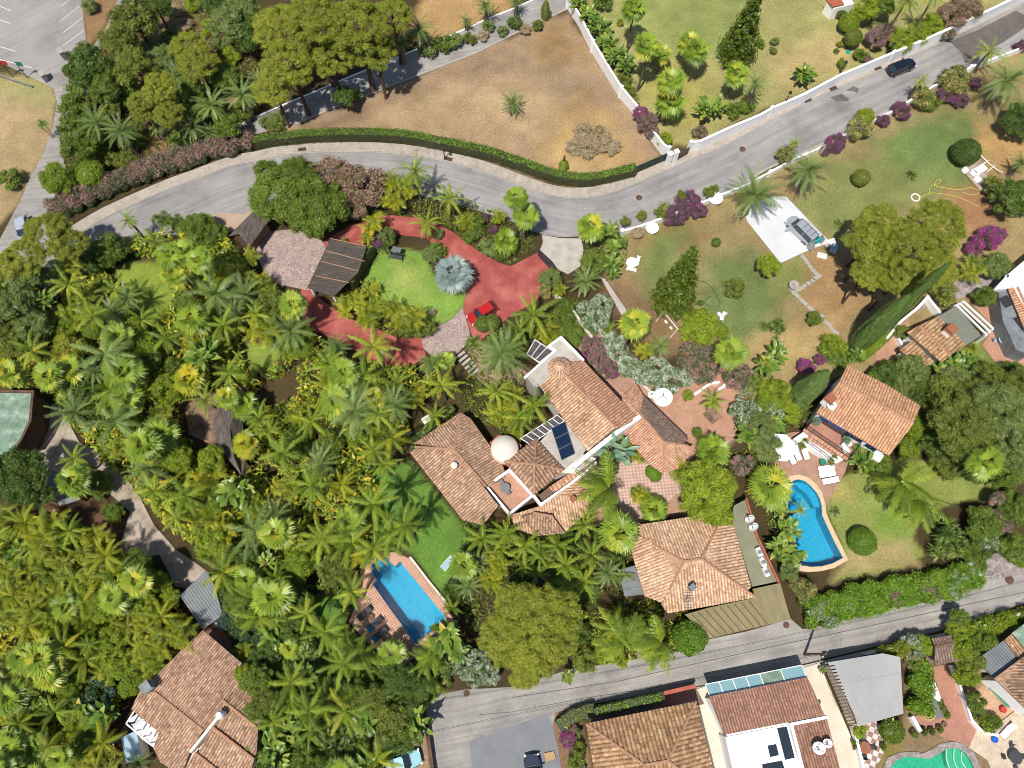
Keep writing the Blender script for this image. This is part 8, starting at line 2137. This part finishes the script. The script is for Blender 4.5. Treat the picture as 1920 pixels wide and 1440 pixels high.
# manholes and grates
for px, py, r_, l in ((1392,280,.42,'manhole cover on the street below the street wall'),(1198,371,.42,'manhole cover at the street bend'),(1892,1087,.5,'manhole cover at the right end of the back street'),(1474,1172,.35,'small round manhole below the olive canopy'),(875,1300,.35,'manhole cover below the white oleander by the back street')):
    mb = MB(); mb.lathe([(r_, .015), (r_, .035), (r_*.8, .036), (r_*.8, .03), (.01, .03)], M['brownwall'], 24); o = mb.build('manhole_cover', label=l, cat='manhole cover'); o.location = (*G(px, py), .035 if py > 1000 else .03)
for px, py, a, l in ((1645,129,24,'upper rusty grate in the pavement by the navy car'),(1562,167,24,'middle rusty grate in the pavement by the street wall'),(1514,189,24,'lower small grate in the pavement by the street wall'),(567,281,8,'rusty grate in the pavement in front of the clipped hedge'),(841,299,-20,'small dark grate beside the street lamp')):
    mb = MB(); mb.box((0, 0, .13), (1.1, .55, .02), M['brownwall']); 
    for k in range(6): mb.box((-.45+.18*k, 0, .145), (.06, .5, .012), M['rubber'])
    o = mb.build('drain_grate', label=l, cat='grate'); o.location = (*G(px, py), 0); o.rotation_euler = (0, 0, R(a))
# small things at lower right and left
for px, py, m, l in ((1878,1330,'plred','red folded chair beside the green bench'),(1862,1386,'blue','blue round seat on the beige patio'),):
    mb = MB(); mb.lathe([(.3, 0), (.34, .4), (.3, .45), (.02, .46)], M[m], 16); o = mb.build('stool', label=l.replace('folded chair', 'stool'), cat='stool'); o.location = (*G(px, py), 0)
lounger(1890, 1370, 40, 'white', 'greymetal', 'white lounger on the beige patio at the lower right')
for k, (px, py, s) in enumerate(((1620,395,0),)): pass
e = empty('bench', (*G(1872, 1305), 0), R(-50), 'green slatted bench against the wall of the lower right house', 'bench')
for q in range(5): mb = MB(); mb.box((0, -.3+.15*q, .45), (2.6, .11, .05), M['bin']); mb.build('slat', e)
mb = MB(); mb.box((-1.1, 0, .22), (.08, .6, .42), M['white']); mb.box((1.1, 0, .22), (.08, .6, .42), M['white']); mb.build('leg', e)
# pool deck small terrace left of villa
e = empty('terrace_table', (*G(800, 787, .5), 0), R(35), 'white garden table on the small dark terrace left of the villa', 'table'); mb = MB(); mb.box((0, 0, .7), (1.1, .8, .06), M['white']); mb.build('table_top', e)
for p in ((-.45, -.3), (-.45, .3), (.45, -.3), (.45, .3)): mb = MB(); mb.tube([(*p, 0), (*p, .68)], .03, M['white'], 5); mb.build('leg', e)
bag(768, 813, 0, 'white', 'small white box on the dark terrace left of the villa', .5, (.6, .4, .4), 'box')
M['stept'] = plain('step_tile', sg(90, 190, 150), .6)
# pool rounded steps of the green pool
e = empty('pool_steps', (*G(1815, 1425), 0), 0, 'white concentric round steps in the green pool', 'pool steps'); cx, cy = G(1826, 1424)
for k, (r_, z) in enumerate(((2.6, -.62), (1.9, -.45), (1.2, -.28))):
    mb = MB(); pts = [(cx, cy)]+[(cx+r_*math.cos(R(t)), cy+r_*math.sin(R(t))) for t in range(125, 281, 8)]; mb.prism(pts, -1.4, z, M['stept']); mb.tube([(*p, z+.02) for p in pts[1:]], .05, M['white'], 5); mb.build('step', e)
fin(e)
for o in bpy.data.objects:      # every villa-like child part keeps plain names
    if o.type == 'MESH' and not o.data.materials: print('no material', o.name)
print('PLANTS', len(ALLP), 'OBJ', len(bpy.data.objects))
